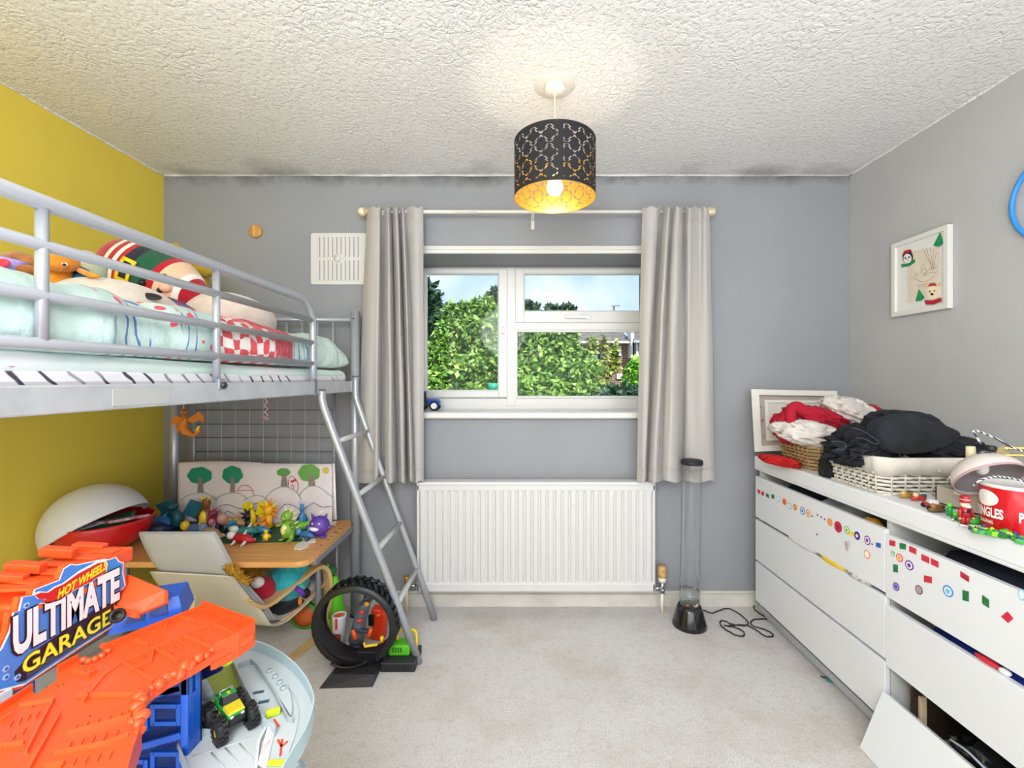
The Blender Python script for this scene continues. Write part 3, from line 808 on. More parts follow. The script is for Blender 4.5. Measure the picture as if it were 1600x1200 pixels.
# striped festive plush
c0 = W(242, 434, 1.72); ax = (W(318, 462, 1.72) - W(150, 385, 1.72)).normalized(); R = align_z(ax)
t = thing('plush_toy', 'festive egg shaped plush with red white navy and green bands and a belt', 'plush toy', (c0.x, c0.y, c0.z - .15))
bands = [(-1, -.50, '#b01222'), (-.50, -.42, '#efe6d8'), (-.42, -.32, '#b01222'), (-.32, -.24, '#efe6d8'), (-.24, -.15, '#b01222'), (-.15, .03, '#161a30'), (.03, .34, '#12533a'), (.34, .44, '#b01222'), (.44, .70, '#e2bd9c'), (.70, .79, '#efe3d8'), (.79, 1, '#a80f20')]
RR_ = (.124, .124, .208)
Rm = Matrix.Translation(c0) @ R.to_4x4()
names = {0: 'red_leg', 5: 'navy_band', 6: 'green_tunic', 8: 'face', 10: 'red_hat'}
for bi, (a, d, col) in enumerate(bands):
    mb = MB(); G = []
    for i in range(7):
        zz = a + (d - a) * i / 6; zz = max(-.999, min(.999, zz)); rr = sqrt(1 - zz * zz) * (1 - .12 * zz)
        G.append([Rm @ Vector((rr * RR_[0] * cos(q), rr * RR_[1] * sin(q), zz * RR_[2])) for q in np.linspace(0, 2 * pi, 32, endpoint=False)])
    mb.sheet(G, fur(col), closed_u=True); mb.build(names.get(bi, 'stripe'), t)
def onb(zz, q, k=1.02):
    rr = sqrt(1 - zz * zz) * (1 - .12 * zz) * k
    return Rm @ Vector((rr * RR_[0] * cos(q), rr * RR_[1] * sin(q), zz * RR_[2]))
vq = min(np.linspace(0, 2 * pi, 72), key=lambda q: (onb(.1, q) - Vector((0, 0, HC + .12))).length)
mb = MB(); mb.m(M('#e6c512', .6))
q0 = min(np.linspace(0, 2 * pi, 144), key=lambda q: (onb(-.03, q) - W(212, 432, 1.55)).length)
for (za, zb, qa, qb) in ((-.13, -.08, -.32, .32), (.06, .11, -.32, .32), (-.13, .11, -.34, -.24), (-.13, .11, .24, .34)):
    mb.sheet([[onb(za + (zb - za) * i / 3, q0 + qa + (qb - qa) * j / 5, 1.06) for j in range(6)] for i in range(4)])
o = mb.build('belt_buckle', t, solid=.006)
for q, zz in ((q0 - .1, .24), (q0 + .15, .30)):
    mb = MB(); mb.ell(onb(zz, q), .012, None, 10, 6, blk); mb.build('button', t)
for q, zz in ((q0 - .35, .53), (q0 + .2, .56)):
    mb = MB(); mb.ell(onb(zz, q, 1.02), .010, None, 10, 6, blk); mb.build('eye', t)
mb = MB(); mb.ell(onb(.62, q0 + .0, 1.03), (.02, .02, .02), None, 12, 8, fur('#e7b79a')); mb.build('nose', t)
mb = MB(); p = onb(.5, q0 + 1.5, 1.0); mb.tube([p, p + Vector((.01, 0, .04)), p + Vector((.055, 0, .052)), p + Vector((.085, 0, .045))], [.022, .026, .02, .013], 10, fur('#e2bd9c')); mb.build('hat_flap', t)
mb = MB(); mb.ell(p + Vector((.092, 0, .045)), .017, None, 12, 8, fur('#f2ece4')); mb.build('pom_pom', t)
mb = MB(); p = onb(.36, q0 + 1.3, 1.03); mb.ell(p + Vector((0, 0, .006)), (.022, .02, .02), None, 12, 8, fur('#b01222')); mb.ell(p + Vector((-.018, 0, .022)), .008, None, 10, 6, fur('#f2ece4')); mb.build('collar_point', t)
# yellow arms plush
t = thing('plush_toy', 'mustard yellow plush with stubby limbs behind the festive one', 'plush toy', W(285, 470, 2.05)); yf = fur('#c9a418', '#b08e12')
mb = MB(); mb.ell(W(288, 440, 2.05), (.11, .07, .11), None, 20, 12, yf); mb.build('body', t)
for a, d in (((258, 395), (284, 390)), ((302, 414), (332, 424))):
    pa, pd = W(*a, 2.0), W(*d, 2.0); mb = MB(); mb.tube([pa, pa.lerp(pd, .4), pa.lerp(pd, .85), pd], [.032, .036, .034, .012], 12, yf); mb.build('arm', t)
mb = MB(); mb.tube([W(300, 436, 1.98), W(312, 452, 1.98), W(318, 450, 1.98)], [.02, .018, .008], 8, yf); mb.build('leg', t)
# orange plush with teal wings
t = thing('plush_toy', 'orange long necked plush creature with teal wings beside the yellow wall', 'plush toy', W(100, 448, 1.22)); of = fur('#e2921c', '#c97a10')
Y0 = 1.24
mb = MB(); mb.tube([W(80, 458, Y0), W(86, 440, Y0), W(88, 425, Y0), W(94, 412, Y0)], [.055, .048, .034, .03], 14, of); mb.build('body', t)
mb = MB(); mb.ell(W(92, 408, Y0 - .02), (.042, .05, .030), rot(0, 0, 20), 18, 12, of); mb.ell(W(84, 413, Y0 - .05), (.022, .026, .018), None, 14, 8, of); mb.build('head', t)
for px, py in ((101, 413), (78, 404)):
    mb = MB(); mb.ell(W(px, py, Y0 - .045), (.007, .006, .005), None, 10, 6, M('#f6f4ee', .5)); mb.ell(W(px - .6, py + .4, Y0 - .050), (.004, .004, .004), None, 8, 6, blk); mb.build('eye', t)
mb = MB(); mb.sheet([[W(96, 440, Y0 + .02), W(94, 448, Y0 + .02)], [W(108, 422, Y0 + .04), W(112, 446, Y0)], [W(124, 416, Y0 + .06), W(128, 440, Y0)], [W(140, 424, Y0 + .06), W(146, 436, Y0)]], M('#146a86', .8)); mb.build('wing', t, solid=.008)
mb = MB(); mb.tube([W(112, 416, Y0 + .05), W(128, 424, Y0), W(142, 430, Y0 - .02), W(156, 432, Y0 - .02)], [.006, .008, .008, .004], 8, of); mb.build('wing_bone', t)
mb = MB(); mb.ell(W(134, 424, Y0 + .12), (.05, .05, .065), None, 14, 8, fur('#9db9a0', '#c9a98c')); tag(mb.build('plush_toy'), 'pale green plush lump half hidden behind the orange creature', 'plush toy')
# purple plush
t = thing('plush_toy', 'lilac plush with a red eye and brown body, cut by the left photo edge', 'plush toy', W(20, 430, .98))
mb = MB(); mb.m(fur('#8a74c4', '#a08cd2'))
P0 = .97
vs = [W(-30, 396, P0), W(10, 402, P0 - .04), W(48, 411, P0), W(22, 426, P0 - .03), W(-20, 432, P0 - .04), W(10, 412, P0 + .06)]
mb.add(vs, [(0, 1, 4), (1, 3, 4), (1, 2, 3), (0, 5, 1), (1, 5, 2), (2, 5, 3), (3, 5, 4), (4, 5, 0)]); mb.build('head', t)
mb = MB(); mb.ell(W(5, 411, P0 - .05), (.014, .006, .009), None, 12, 8, M('#e0283c', .5)); mb.build('eye', t)
mb = MB(); mb.tube([W(8, 400, P0 + .06), W(28, 400, P0 + .06), W(44, 407, P0 + .05), W(50, 420, P0 + .04), W(48, 428, P0 + .03)], [.008, .012, .014, .016, .012], 8, fur('#a8620f', '#5a3512')); mb.build('tail', t)
mb = MB(); mb.ell(W(40, 424, P0), (.03, .03, .014), None, 12, 8, fur('#9a5a1c')); mb.build('paw', t)
# small patterned cloth between
mb = MB(); G = [[W(262, 466, 1.5), W(284, 474, 1.5), W(304, 486, 1.5)], [W(266, 478, 1.45), W(286, 486, 1.45), W(308, 492, 1.45)], [W(272, 488, 1.4), W(292, 492, 1.4), W(312, 496, 1.4)]]
mb.sheet(G, M('#3f74ad', .9, col2='#b8507a', vscale=60)); tag(mb.build('patterned_cloth', solid=.012), 'small blue cloth with pink print tucked beside the cream toy', 'cloth')
# navy plush lump behind
mb = MB(); mb.ell(W(172, 436, 1.80), (.06, .05, .135), None, 18, 12, fur('#1c2c4a')); tag(mb.build('plush_toy'), 'dark navy plush mostly hidden behind the festive one', 'plush toy')

# hanging toy and string under the bed
t = thing('hanging_toy', 'small orange winged toy hanging under the bed rail', 'toy', W(292, 675, 1.9)); oo = M('#c5701a', .5); Y0 = 1.9
mb = MB(); mb.tube([W(287, 648, Y0), W(289, 656, Y0), W(285, 664, Y0), W(290, 674, Y0), W(303, 680, Y0), W(311, 674, Y0), W(312, 668, Y0)], [.010, .012, .020, .018, .009, .005, .003], 10, oo); mb.build('body', t)
mb = MB(); mb.ell(W(287, 643, Y0), (.012, .014, .012), None, 12, 8, oo); mb.tube([W(286, 642, Y0 - .01), W(284, 645, Y0 - .03)], [.007, .004], 8); mb.build('head', t)
for pts in ([(284, 653), (274, 649), (269, 655), (267, 667), (273, 662), (279, 664), (283, 660)], [(292, 655), (301, 650), (312, 643), (318, 650), (319, 660), (311, 656), (305, 660), (297, 660)]):
    mb = MB(); mb.prism(pts, lambda a, b_, h: W(a, b_, Y0 - .004 + h), .006, oo); mb.build('wing', t)
mb = MB(); mb.tube([W(283, 668, Y0), W(277, 671, Y0), W(279, 676, Y0)], [.008, .008, .005], 8, oo); mb.build('leg', t)
mb = MB(); mb.ell(W(309, 670, Y0), (.007, .006, .014), rot(0, 30, 0), 10, 8, M('#e8c22a', .5)); mb.build('tail_flame', t)
mb = MB(); mb.cyl(W(287, 640, Y0), Vector((W(287, 640, Y0).x, Y0, 1.178)), .0012, n=6, mat=M('#dddddd', .5)); mb.build('thread', t)
mb = MB(); x0 = W(415, 640, 1.8).x
mb.tube([(x0, 1.8, 1.178), (x0, 1.8, 1.15), (x0 + .008, 1.8, 1.14), (x0 - .008, 1.8, 1.125), (x0 + .01, 1.8, 1.112), (x0 - .004, 1.8, 1.10), (x0 + .01, 1.8, 1.085), (x0 - .012, 1.8, 1.078), (x0 + .014, 1.8, 1.072), (x0, 1.8, 1.066)], .0028, 6, M('#d9a7a2', .8)); tag(mb.build('hanging_ribbon'), 'short curled pink ribbon hanging under the bed', 'ribbon')

# ================================================================ DESK
DZ = .51
desk = thing('desk', 'low beech effect desk with grey metal legs under the bed', 'desk', (-1.39, 2.0, 0))
wood = bpy.data.materials.new('beech'); wood.use_nodes = True; n = wood.node_tree; b = n.nodes['Principled BSDF']
g = N(n, 'NewGeometry'); mp = N(n, 'Mapping'); mp.inputs['Scale'].default_value = (1.5, 26, 26); n.links.new(g.outputs['Position'], mp.inputs['Vector'])
t = N(n, 'TexNoise', Scale=3.0, Detail=6.0); n.links.new(mp.outputs[0], t.inputs['Vector'])
n.links.new(ramp_(n, t.outputs['Fac'], [(.3, lin('#c98c4a')), (.7, lin('#dca868'))]), b.inputs['Base Color']); b.inputs['Roughness'].default_value = .4
xr, yf, yb = -.848, 1.745, 2.262
poly = [(-1.94, yf), (xr - .05, yf), (xr - .02, yf + .008), (xr - .005, yf + .03), (xr, yf + .06), (xr - .012, yb - .03), (xr - .03, yb), (-1.94, yb)]
mb = MB(); mb.prism(poly, lambda a, b_, h: Vector((a, b_, DZ - h)), .022, wood); dt = mb.build('tabletop', desk)
rr = random.Random(4)
for px, py, a in ((535, 826, .012), (528, 832, .014), (522, 838, .01), (516, 843, .012), (505, 852, .008), (495, 857, .006), (540, 822, .008)):
    mb = MB(); q = PZ(px, py, DZ); mb.ell((q.x - .01, q.y, DZ), (a, a * .35, .0006), rot(0, 0, rr.uniform(-40, 80)), 10, 4, M('#3a2a1e', .8))
    mb.build('chipped_mark', dt)
mb = MB(); mb.ab(xr - .028, xr - .006, yf + .09, yb - .02, DZ - .05, DZ - .022, .002, steel_d); mb.build('side_bar', desk)
mb = MB(); mb.ab(-1.9, xr - .03, yb - .04, yb - .02, DZ - .05, DZ - .022, .002, steel_d); mb.build('back_bar', desk)
for x, y in ((-.967, 2.10), (-1.88, 2.10), (-1.88, 1.85)):
    mb = MB(); mb.cyl((x, y, 0), (x, y, DZ - .022), .0135, n=14, mat=steel_d); mb.build('leg', desk)
mb = MB(); mb.ab(-.98, xr - .01, 2.09, 2.11, DZ - .05, DZ - .025, .002, steel_d); mb.build('leg_bracket', desk)
mb = MB(); mb.cyl((-.93, 2.22, 0), (-.93, 2.22, DZ - .022), .008, n=10, mat=steel_d); mb.build('leg', desk)
# drawn backdrop
t = thing('drawn_backdrop', 'long paper backdrop drawn with trees and hills standing on the desk', 'drawing', (-1.3, 2.2, DZ))
paper = M('#d9cfd0', .8, var=.05, vscale=3, name='drawing_paper')
Yb, Yt = 2.17, 2.235
def bp_(px, py, off=0.0):
    """point of the leaning paper seen at pixel"""
    k = (py - 818) / (722 - 818); Y = Yb + (Yt - Yb) * k - off
    # small fold waves
    Y += .006 * sin((px - 280) / 130 * 2 * pi)
    return W(px, py, Y)
mb = MB(); G = []
topc = lambda px: 723 - 2.5 * sin((px - 278) / 130 * pi) if px < 410 else 724 + (px - 410) * .01
for px in np.linspace(278, 519, 50): G.append([bp_(px, py) for py in np.linspace(topc(px), 819.5, 12)])
mb.sheet(G, paper); pp = mb.build('sheet', t, solid=.002)
mb = MB(); mb.sheet([[bp_(518.5, 723.5), bp_(519.5, 812)], [bp_(523, 724.5, .012), bp_(526, 811.5, .014)]], M('#efece8', .8)); mb.build('folded_edge', t, solid=.0015)
def stroke(mb, pts, w, col):
    P = catmull([(a, b_, 0) for a, b_ in pts], 6); G = []
    for i, q in enumerate(P):
        d = (P[min(i + 1, len(P) - 1)] - P[max(i - 1, 0)]); nn = Vector((-d.y, d.x, 0)).normalized() * w / 2
        G.append([bp_(q.x + nn.x, q.y + nn.y, .004), bp_(q.x - nn.x, q.y - nn.y, .004)])
    mb.sheet(G, M(col, .8))
def crown(mb, cx, cy, rx, ry, col, sd):
    pts = []
    for i in range(40):
        a = 2 * pi * i / 40; k = 1 + .10 * abs(sin(a * 3.5 + sd)); pts.append((cx + rx * k * cos(a), cy + ry * k * sin(a)))
    vs = [bp_(cx, cy, .0045)] + [bp_(a, b_, .0045) for a, b_ in pts]
    mb.add(vs, [(0, i + 1, (i + 1) % 40 + 1) for i in range(40)], False, M(col, .8, var=.12, vscale=90))
mb = MB()
for pts in ([(282, 783), (292, 775), (308, 770), (322, 771), (334, 777), (340, 782)], [(334, 782), (346, 774), (362, 770), (376, 772), (386, 780)], [(380, 783), (392, 776), (404, 774), (414, 778), (421, 785)], [(414, 780), (424, 768), (438, 761), (452, 762), (464, 770), (471, 781)], [(467, 775), (476, 764), (488, 759), (500, 762), (512, 771), (520, 777)]): stroke(mb, pts, .8, '#4f8a72')
for pts in ([(332, 798), (346, 790), (358, 789), (372, 794), (384, 794), (396, 788), (402, 787)], [(436, 797), (446, 788), (458, 790), (470, 796), (480, 792), (490, 786), (502, 792), (518, 791)], [(336, 806), (342, 797), (348, 803), (356, 799), (366, 804)]): stroke(mb, pts, .9, '#54487a')
for pts in ([(370, 768), (376, 760), (382, 758), (389, 760), (395, 766), (396, 774)], [(370, 767), (383, 766), (395, 767)], [(451, 762), (451, 750), (456, 744), (463, 750), (466, 760), (464, 769)], [(454, 764), (457, 757), (459, 762), (457, 766)]): stroke(mb, pts, .9, '#b8383c')
mb.build('drawn_line', pp)
for nm, (cx, cy, rx, ry, col, tx, tw, tb) in zip(range(4), ((312, 743, 18, 12.5, '#1d8a68', 313, 6, 770), (363, 742, 15, 13, '#1d8a68', 363, 5, 769), (443, 738, 10, 6, '#5c9a4a', 444, 7, 760), (483, 739, 16, 13, '#62a04c', 487, 7, 759))):
    mb = MB(); mb.add([bp_(tx - tw * .45, cy + 3, .006), bp_(tx + tw * .45, cy + 3, .006), bp_(tx + tw * .8, tb, .006), bp_(tx - tw * .8, tb, .006)], [(0, 1, 2, 3)], False, M('#8f8078', .8, var=.3, vscale=120))
    crown(mb, cx, cy, rx, ry, col, nm); mb.build('drawn_tree', pp)
mb = MB()
for px, py in ((472, 735), (478, 730), (484, 736), (491, 733), (480, 744), (493, 743)): crown(mb, px, py, .9, .9, '#c46a3a', 0)
crown(mb, 509, 735, 5, 5, '#c8b45a', 0); mb.build('drawn_sun', pp)
mb = MB(); crown(mb, 457, 752, 3, 1.6, '#c03038', 0); crown(mb, 461, 750, 2.2, 1.6, '#c03038', 0); mb.build('drawn_bow', pp)
# wire grid panel behind the desk
t = thing('wire_grid', 'thin wire grid panel fixed behind the desk under the bed', 'grid panel', (W(410, 0, 2.345).x, 2.345, .55))
wm = M('#b9bcc4', .5); wd = M('#55585f', .6)
x0, x1 = W(303, 0, 2.345).x, W(520, 0, 2.345).x
mb = MB()
for i in range(11):
    x = x0 + (x1 - x0) * i / 10; mb.cyl((x, 2.345, .55), (x, 2.345, 1.19), .0014, n=6, mat=wm)
o = mb.build('upright_wires', t)
mb = MB()
for py in (641, 663, 684, 706, 730, 755): 
    z = W(0, py, 2.345).z; mb.cyl((x0, 2.352, z), (x1, 2.352, z), .0024, n=6, mat=wd)
mb.build('cross_wires', t)
# ---- toy storage ball
t = thing('toy_bowl', 'red plastic bowl with tilted white dome lid and comics inside, on the desk', 'toy bowl', (-1.61, 1.84, DZ))
Yc = 1.86; kc = Yc / F
ctr = W(162, 812, Yc); Rb = .168; sq = (ctr.z - DZ - .002) / Rb
redp = M('#cc1620', .22, coat=.3)
mb = MB(); prof = [(0.0, -Rb * sq + .001), (.07, -Rb * sq + .001)] + [(Rb * cos(a), Rb * sq * sin(a)) for a in np.linspace(-1.15, -.04, 16)] + [(Rb * 1.0, .006)]
mb.lathe(prof, ctr, None, 48, redp); mb.build('bowl', t, solid=.004)
dirn = Vector((-.53, .03, .847)).normalized()
ctr2 = W(153, 823, Yc); Rd = .176
mb = MB(); prof = [(Rd * cos(a), Rd * sin(a)) for a in np.linspace(-.02, pi / 2 - .001, 20)]
mb.lathe(prof, ctr2, align_z(dirn), 48, M('#dfe0e6', .35)); mb.build('lid', t, solid=.004)
mb = MB(); mb.box(ctr + Vector((.0, -.02, -.02)), (.20, .14, .012), rot(12, -10, 20), mat=M('#3c7a58', .5)); mb.box(ctr + Vector((.05, .0, .0)), (.19, .14, .01), rot(-6, -8, -15), mat=M('#d9cfd2', .5, col2='#b94a58', vscale=26)); mb.box(ctr + Vector((-.02, -.07, -.012)), (.03, .12, .006), rot(8, 0, -35), mat=M('#e9ecef', .5))
tag(mb.build('comic_books'), 'green and white comic booklets inside the red bowl', 'comics')
# ================================================================ CHAIR
t = thing('lounge_chair', 'small reclining lounge chair with grey cushion and bent birch armrest', 'chair', (-1.15, 1.95, 0))
rows = [((213, 838, 1.66), (330, 838, 1.63)), ((222, 858, 1.685), (341, 856, 1.66)), ((236, 884, 1.72), (360, 890, 1.725)), ((254, 912, 1.83), (386, 925, 1.83)), ((285, 940, 2.0), (411, 953, 1.89)), ((318, 958, 2.04), (425, 972, 1.94)), ((352, 955, 2.11), (445, 968, 2.01)), ((392, 930, 2.19), (478, 940, 2.08)), ((425, 905, 2.26), (505, 912, 2.15))]
Lp = catmull([W(*a) for a, _ in rows], 5); Rp = catmull([W(*b_) for _, b_ in rows], 5)
grey_c = M('#bdbcbc', .95, bump=.6, bscale=260, name='grey_cushion_fabric'); cream_c = M('#cfc8b6', .8, name='cream_webbing')
def ribbon(off0, off1, nu=18, e0=0, e1=None, roundness=.02, ins=0.0):
    G = []
    L = Lp[e0:e1]; R_ = Rp[e0:e1]; K = len(L)
    for i in range(K):
        tn_ = (L[min(i + 1, K - 1)] - L[max(i - 1, 0)]); w_ = R_[i] - L[i]; nn = w_.cross(tn_).normalized()
        if nn.z < 0 and i > K * .5: nn = -nn
        if i <= K * .5 and nn.y < 0: nn = -nn
        e = min(i, K - 1 - i) / 4; th = (off1 - off0) * (1 if e >= 1 else .45 + .55 * e)
        row = []; top = []; bot = []
        for j in range(nu + 1):
            s_ = j / nu; edge = min(s_, 1 - s_) * 6; ek = 1 if edge >= 1 else sqrt(1 - (1 - edge) ** 2) * .8 + .2
            c_ = L[i].lerp(R_[i], ins + (1 - 2 * ins) * s_); mid = (off0 + off1) / 2
            top.append(c_ + nn * (mid + th / 2 * ek)); bot.append(c_ + nn * (mid - th / 2 * ek))
        G.append(top + bot[::-1])
    return G
def rib(name, mt, a, b_, e0=0, e1=None, ins=0.0):
    G = ribbon(a, b_, 14, e0, e1, ins=ins); mb = MB(); mb.sheet(G, mt, closed_u=True); n_ = len(G[0])
    for g_ in (G[0], G[-1]):
        h_ = n_ // 2
        mb.add(g_, [(i, i + 1, n_ - 2 - i, n_ - 1 - i) for i in range(h_ - 1)])
    return mb.build(name, t)
cu = rib('cushion', grey_c, .0, .035)
G = ribbon(.0, .035, 14); n_ = len(G[0]); mid = lambda r, a: (r[a] + r[n_ - 1 - a]) / 2
mb = MB(); mb.tube([mid(r, 14) for r in G[::-1]] + [mid(G[0], a) for a in range(13, 0, -1)] + [mid(r, 0) for r in G], .0058, 8, M('#a9a9ab', .9)); mb.build('piping', cu)
rib('seat_shell', cream_c, -.016, -.004, 11, None, -.02)
birch = M('#d9b67e', .45, var=.12, vscale=10, name='birch_ply')
def bent(pts, w, th, name):
    P = catmull(pts, 6); mb = MB(); G = []
    for i, p in enumerate(P):
        d = (P[min(i + 1, len(P) - 1)] - P[max(i - 1, 0)]).normalized(); sd = Vector((.80, -.6, 0)); sd = (sd - d * sd.dot(d)).normalized(); nn = d.cross(sd)
        G.append([p + sd * w / 2 + nn * th / 2, p + sd * w / 2 - nn * th / 2, p - sd * w / 2 - nn * th / 2, p - sd * w / 2 + nn * th / 2])
    mb.sheet(G, birch, smooth=False, closed_u=True); mb.add(G[0], [(0, 1, 2, 3)], False); mb.add(G[-1], [(0, 1, 2, 3)], False)
    return mb.build(name, t)
arm = bent([W(384, 936, 1.83), W(396, 943, 1.86), W(410, 945, 1.9), W(425, 938, 1.94), W(445, 923, 1.98), W(470, 903, 2.03), W(490, 888, 2.07), W(502, 884, 2.09), W(510, 893, 2.11), W(513, 915, 2.13), W(513, 950, 2.16), W(513, 984, 2.17)], .055, .016, 'armrest')
bent([W(436, 968, 1.99), W(455, 955, 2.04), W(480, 932, 2.10), W(500, 915, 2.14), W(505, 910, 2.15)], .04, .010, 'seat_support')
bent([Vector((-.943, 2.17, .008)), Vector((-.965, 2.1, .008)), Vector((-1.01, 1.94, .008)), Vector((-1.10, 1.7, .008)), Vector((-1.16, 1.56, .008))], .042, .013, 'foot_runner')
bent([Vector((-1.16, 1.56, .008)), Vector((-1.2, 1.50, .03)), Vector((-1.24, 1.52, .1)), Vector((-1.24, 1.62, .3)), Vector((-1.24, 1.66, .42))], .042, .013, 'back_leg')
mb = MB(); mb.cyl(W(393, 938, 1.80), W(393, 938, 1.85), .006, n=12, mat=M('#c9ccd0', .25, .9)); mb.build('bolt', arm)
for i in range(0):
    pass
# toys heaped on the chair
t2 = thing('plush_toy', 'shaggy golden haired plush on the lounge chair', 'plush toy', W(372, 930, 1.95)); gf = M('#c08c1e', .95, bump=1.0, bscale=90, col2='#8f6410', vscale=20)
mb = MB(); mb.ell(W(378, 892, 1.98), (.075, .07, .10), None, 20, 14, gf); mb.build('body', t2)
mb = MB(); rr = random.Random(9)
for i in range(420):
    th = rr.uniform(0, pi); ph = rr.uniform(0, 2 * pi); d = Vector((sin(th) * cos(ph), sin(th) * sin(ph) , cos(th)))
    a = W(376, 888, 1.96) + Vector((d.x * .07, d.y * .065, d.z * .095)); q = a + d * .03 + Vector((rr.uniform(-.01, .02), -.01, -.035))
    mb.tube([a, a.lerp(q, .5) + Vector((0, 0, .008)), q], [.0022, .0018, .0006], 4, gf, caps=False)
for i in range(240):
    u_ = rr.uniform(0, 1); a = W(346 + 44 * u_, 884 + 26 * u_ + rr.uniform(-6, 8), 1.715 + rr.uniform(0, .02)); q = a + Vector((rr.uniform(-.02, .02), 0, rr.uniform(.01, .05) * (1.2 - u_)))
    mb.tube([a, a.lerp(q, .5) + Vector((rr.uniform(-.006, .006), 0, 0)), q], [.0024, .0018, .0005], 4, gf, caps=False)
o = mb.build('hair', t2); o['kind'] = 'stuff'
mb = MB(); mb.ell(W(402, 910, 1.93), (.03, .025, .024), None, 14, 8, fur('#ece6dc')); mb.ell(W(392, 926, 1.93), (.018, .016, .022), None, 12, 8); mb.build('paw', t2)
mb = MB(); mb.ell(W(409, 920, 1.97), (.062, .05, .055), None, 20, 12, fur('#a80f2c')); mb.ell(W(398, 882, 2.06), (.05, .04, .05), None, 16, 10, fur('#b8204a', '#d9a2b0')); tag(mb.build('plush_toy'), 'crimson plush ball between the golden and teal toys on the chair', 'plush toy')
t3 = thing('plush_toy', 'big round teal plush on the lounge chair behind the armrest', 'plush toy', W(452, 942, 2.03)); tf = fur('#1f9fae', '#3bb7bd')
cc_ = W(452, 905, 2.06); mb = MB(); mb.ell(cc_, (.088, .085, .095), rot(0, 15, 0), 28, 18, tf); mb.build('body', t3)
mb = MB(); mb.ell(W(430, 912, 1.985), (.010, .006, .010), None, 10, 6, blk); mb.build('eye', t3)
mb = MB(); mb.ell(W(470, 917, 2.0), (.022, .02, .012), rot(0, 25, 0), 12, 8, fur('#35c0a6')); mb.ell(W(468, 885, 2.05), (.04, .03, .05), rot(0, 30, 0), 14, 8, tf); mb.build('fin', t3)
mb = MB(); mb.tube([W(462, 918, 1.98), W(470, 924, 1.98), W(476, 930, 1.98)], [.009, .012, .006], 10, M('#6a2fae', .7)); mb.ell(W(478, 927, 2.02), (.02, .02, .022), None, 12, 8, M('#17151c', .7)); mb.ell(W(469, 940, 1.98), (.009, .009, .018), None, 10, 8, M('#e07a2a', .6))
tag(mb.build('plush_toy'), 'little black purple and orange toy under the armrest', 'plush toy')
mb = MB(); mb.ell(W(440, 950, 2.06), (.11, .07, .028), rot(0, -18, 0), 18, 10, fur('#16181f')); tag(mb.build('plush_toy'), 'flat black plush under the teal toy', 'plush toy')
mb = MB(); mb.ell(W(430, 939, 1.97), (.018, .012, .014), None, 12, 8, fur('#5da850')); tag(mb.build('plush_toy'), 'tiny green plush foot beside the crimson toy', 'plush toy')
# ================================================================ PENDANT LAMP
LX, LY = .126, 1.677
lamp = thing('pendant_lamp', 'black and gold lattice drum pendant hanging from the ceiling', 'lamp', (LX, LY, 1.92))
mb = MB(); mb.lathe([(0, 2.318), (.012, 2.318), (.036, 2.322), (.041, 2.33), (.041, 2.345), (0, 2.345)], (LX, LY, 0), n=32, mat=white_gloss); mb.lathe([(.041, 2.342), (.075, 2.343), (.078, 2.345)], (LX, LY, 0), n=32); mb.build('ceiling_rose', lamp)
mb = MB(); mb.cyl((LX, LY, 2.05), (LX, LY, 2.32), .0030, n=10, mat=M('#f0ddb8', .5)); mb.cyl((LX, LY, 2.308), (LX, LY, 2.32), .006); mb.build('cord', lamp)
mb = MB(); mb.cyl((LX, LY, 1.995), (LX, LY, 2.06), .018, .014, mat=white_gloss); mb.build('lamp_holder', lamp)
mb = MB(); mb.ell((LX, LY, 1.962), (.030, .030, .034), None, 20, 14, M('#fff2dc', .4, emit='#ffd9a0', estr=24.0)); mb.build('bulb', lamp)
RS, ZA, ZB = .1535, 1.920, 2.130
nc, nr = 640, 132
cols, cellh = 16, .0665
z0p = 2.130 - .012
def slot(u, z):
    """u 0..1 round the shade, z height: True where the lattice is cut"""
    if z > ZB - .012 or z < ZA + .014: return False
    uu = u * cols
    if 0.0 <= uu < .9 and False: return False
    # seam column
    if (uu - SEAM) % cols < .30: return False
    a = uu - math.floor(uu) - .5; c = (z0p - z) / cellh; v = c - math.floor(c) - .5
    a, v = abs(a), abs(v)                      # diamond a+v=.5
    tpos = v / .5                                 # 0..1 along edge
    d = (a + v - .5)
    w = .055 * math.copysign(1, sin(tpos * pi * 3)) * (1 if .12 < tpos < .88 else .3)
    return abs(d - w) < .052 and .085 < tpos < .915
SEAM = 0.0
def shade(R_, mat, name, off):
    global SEAM
    # seam stands a little right of the front
    fr = (-pi / 2 + .33) / (2 * pi) % 1.0
    SEAM = math.floor(fr * cols) 
    me = MB(); me.m(mat)
    vs = []; fs = []; idx = {}
    def vid(i, j):
        i %= nc
        if (i, j) not in idx:
            a = 2 * pi * i / nc; idx[(i, j)] = len(vs); vs.append((LX + R_ * cos(a), LY + R_ * sin(a), ZA + (ZB - ZA) * j / nr))
        return idx[(i, j)]
    for i in range(nc):
        for j in range(nr):
            if not slot((i + .5) / nc, ZA + (ZB - ZA) * (j + .5) / nr): fs.append((vid(i, j), vid(i + 1, j), vid(i + 1, j + 1), vid(i, j + 1)))
    me.add(vs, fs, True); return me.build(name, lamp)
shade(RS, M('#17161b', .75, name='black_shade'), 'lamp_shade', 0)
shade(RS - .0012, M('#e6b455', .32, .75, name='gold_lining'), 'gold_lining', 0)
for z in (ZA, ZB):
    mb = MB(); mb.tube([(LX + (RS - .0006) * cos(a), LY + (RS - .0006) * sin(a), z) for a in np.linspace(0, 2 * pi, 64, endpoint=False)], .0016, 6, M('#e6b455', .35, .7) if z == ZA else M('#17161b', .7), closed=True)
    mb.build('rim_wire', lamp)
mb = MB(); k = 0
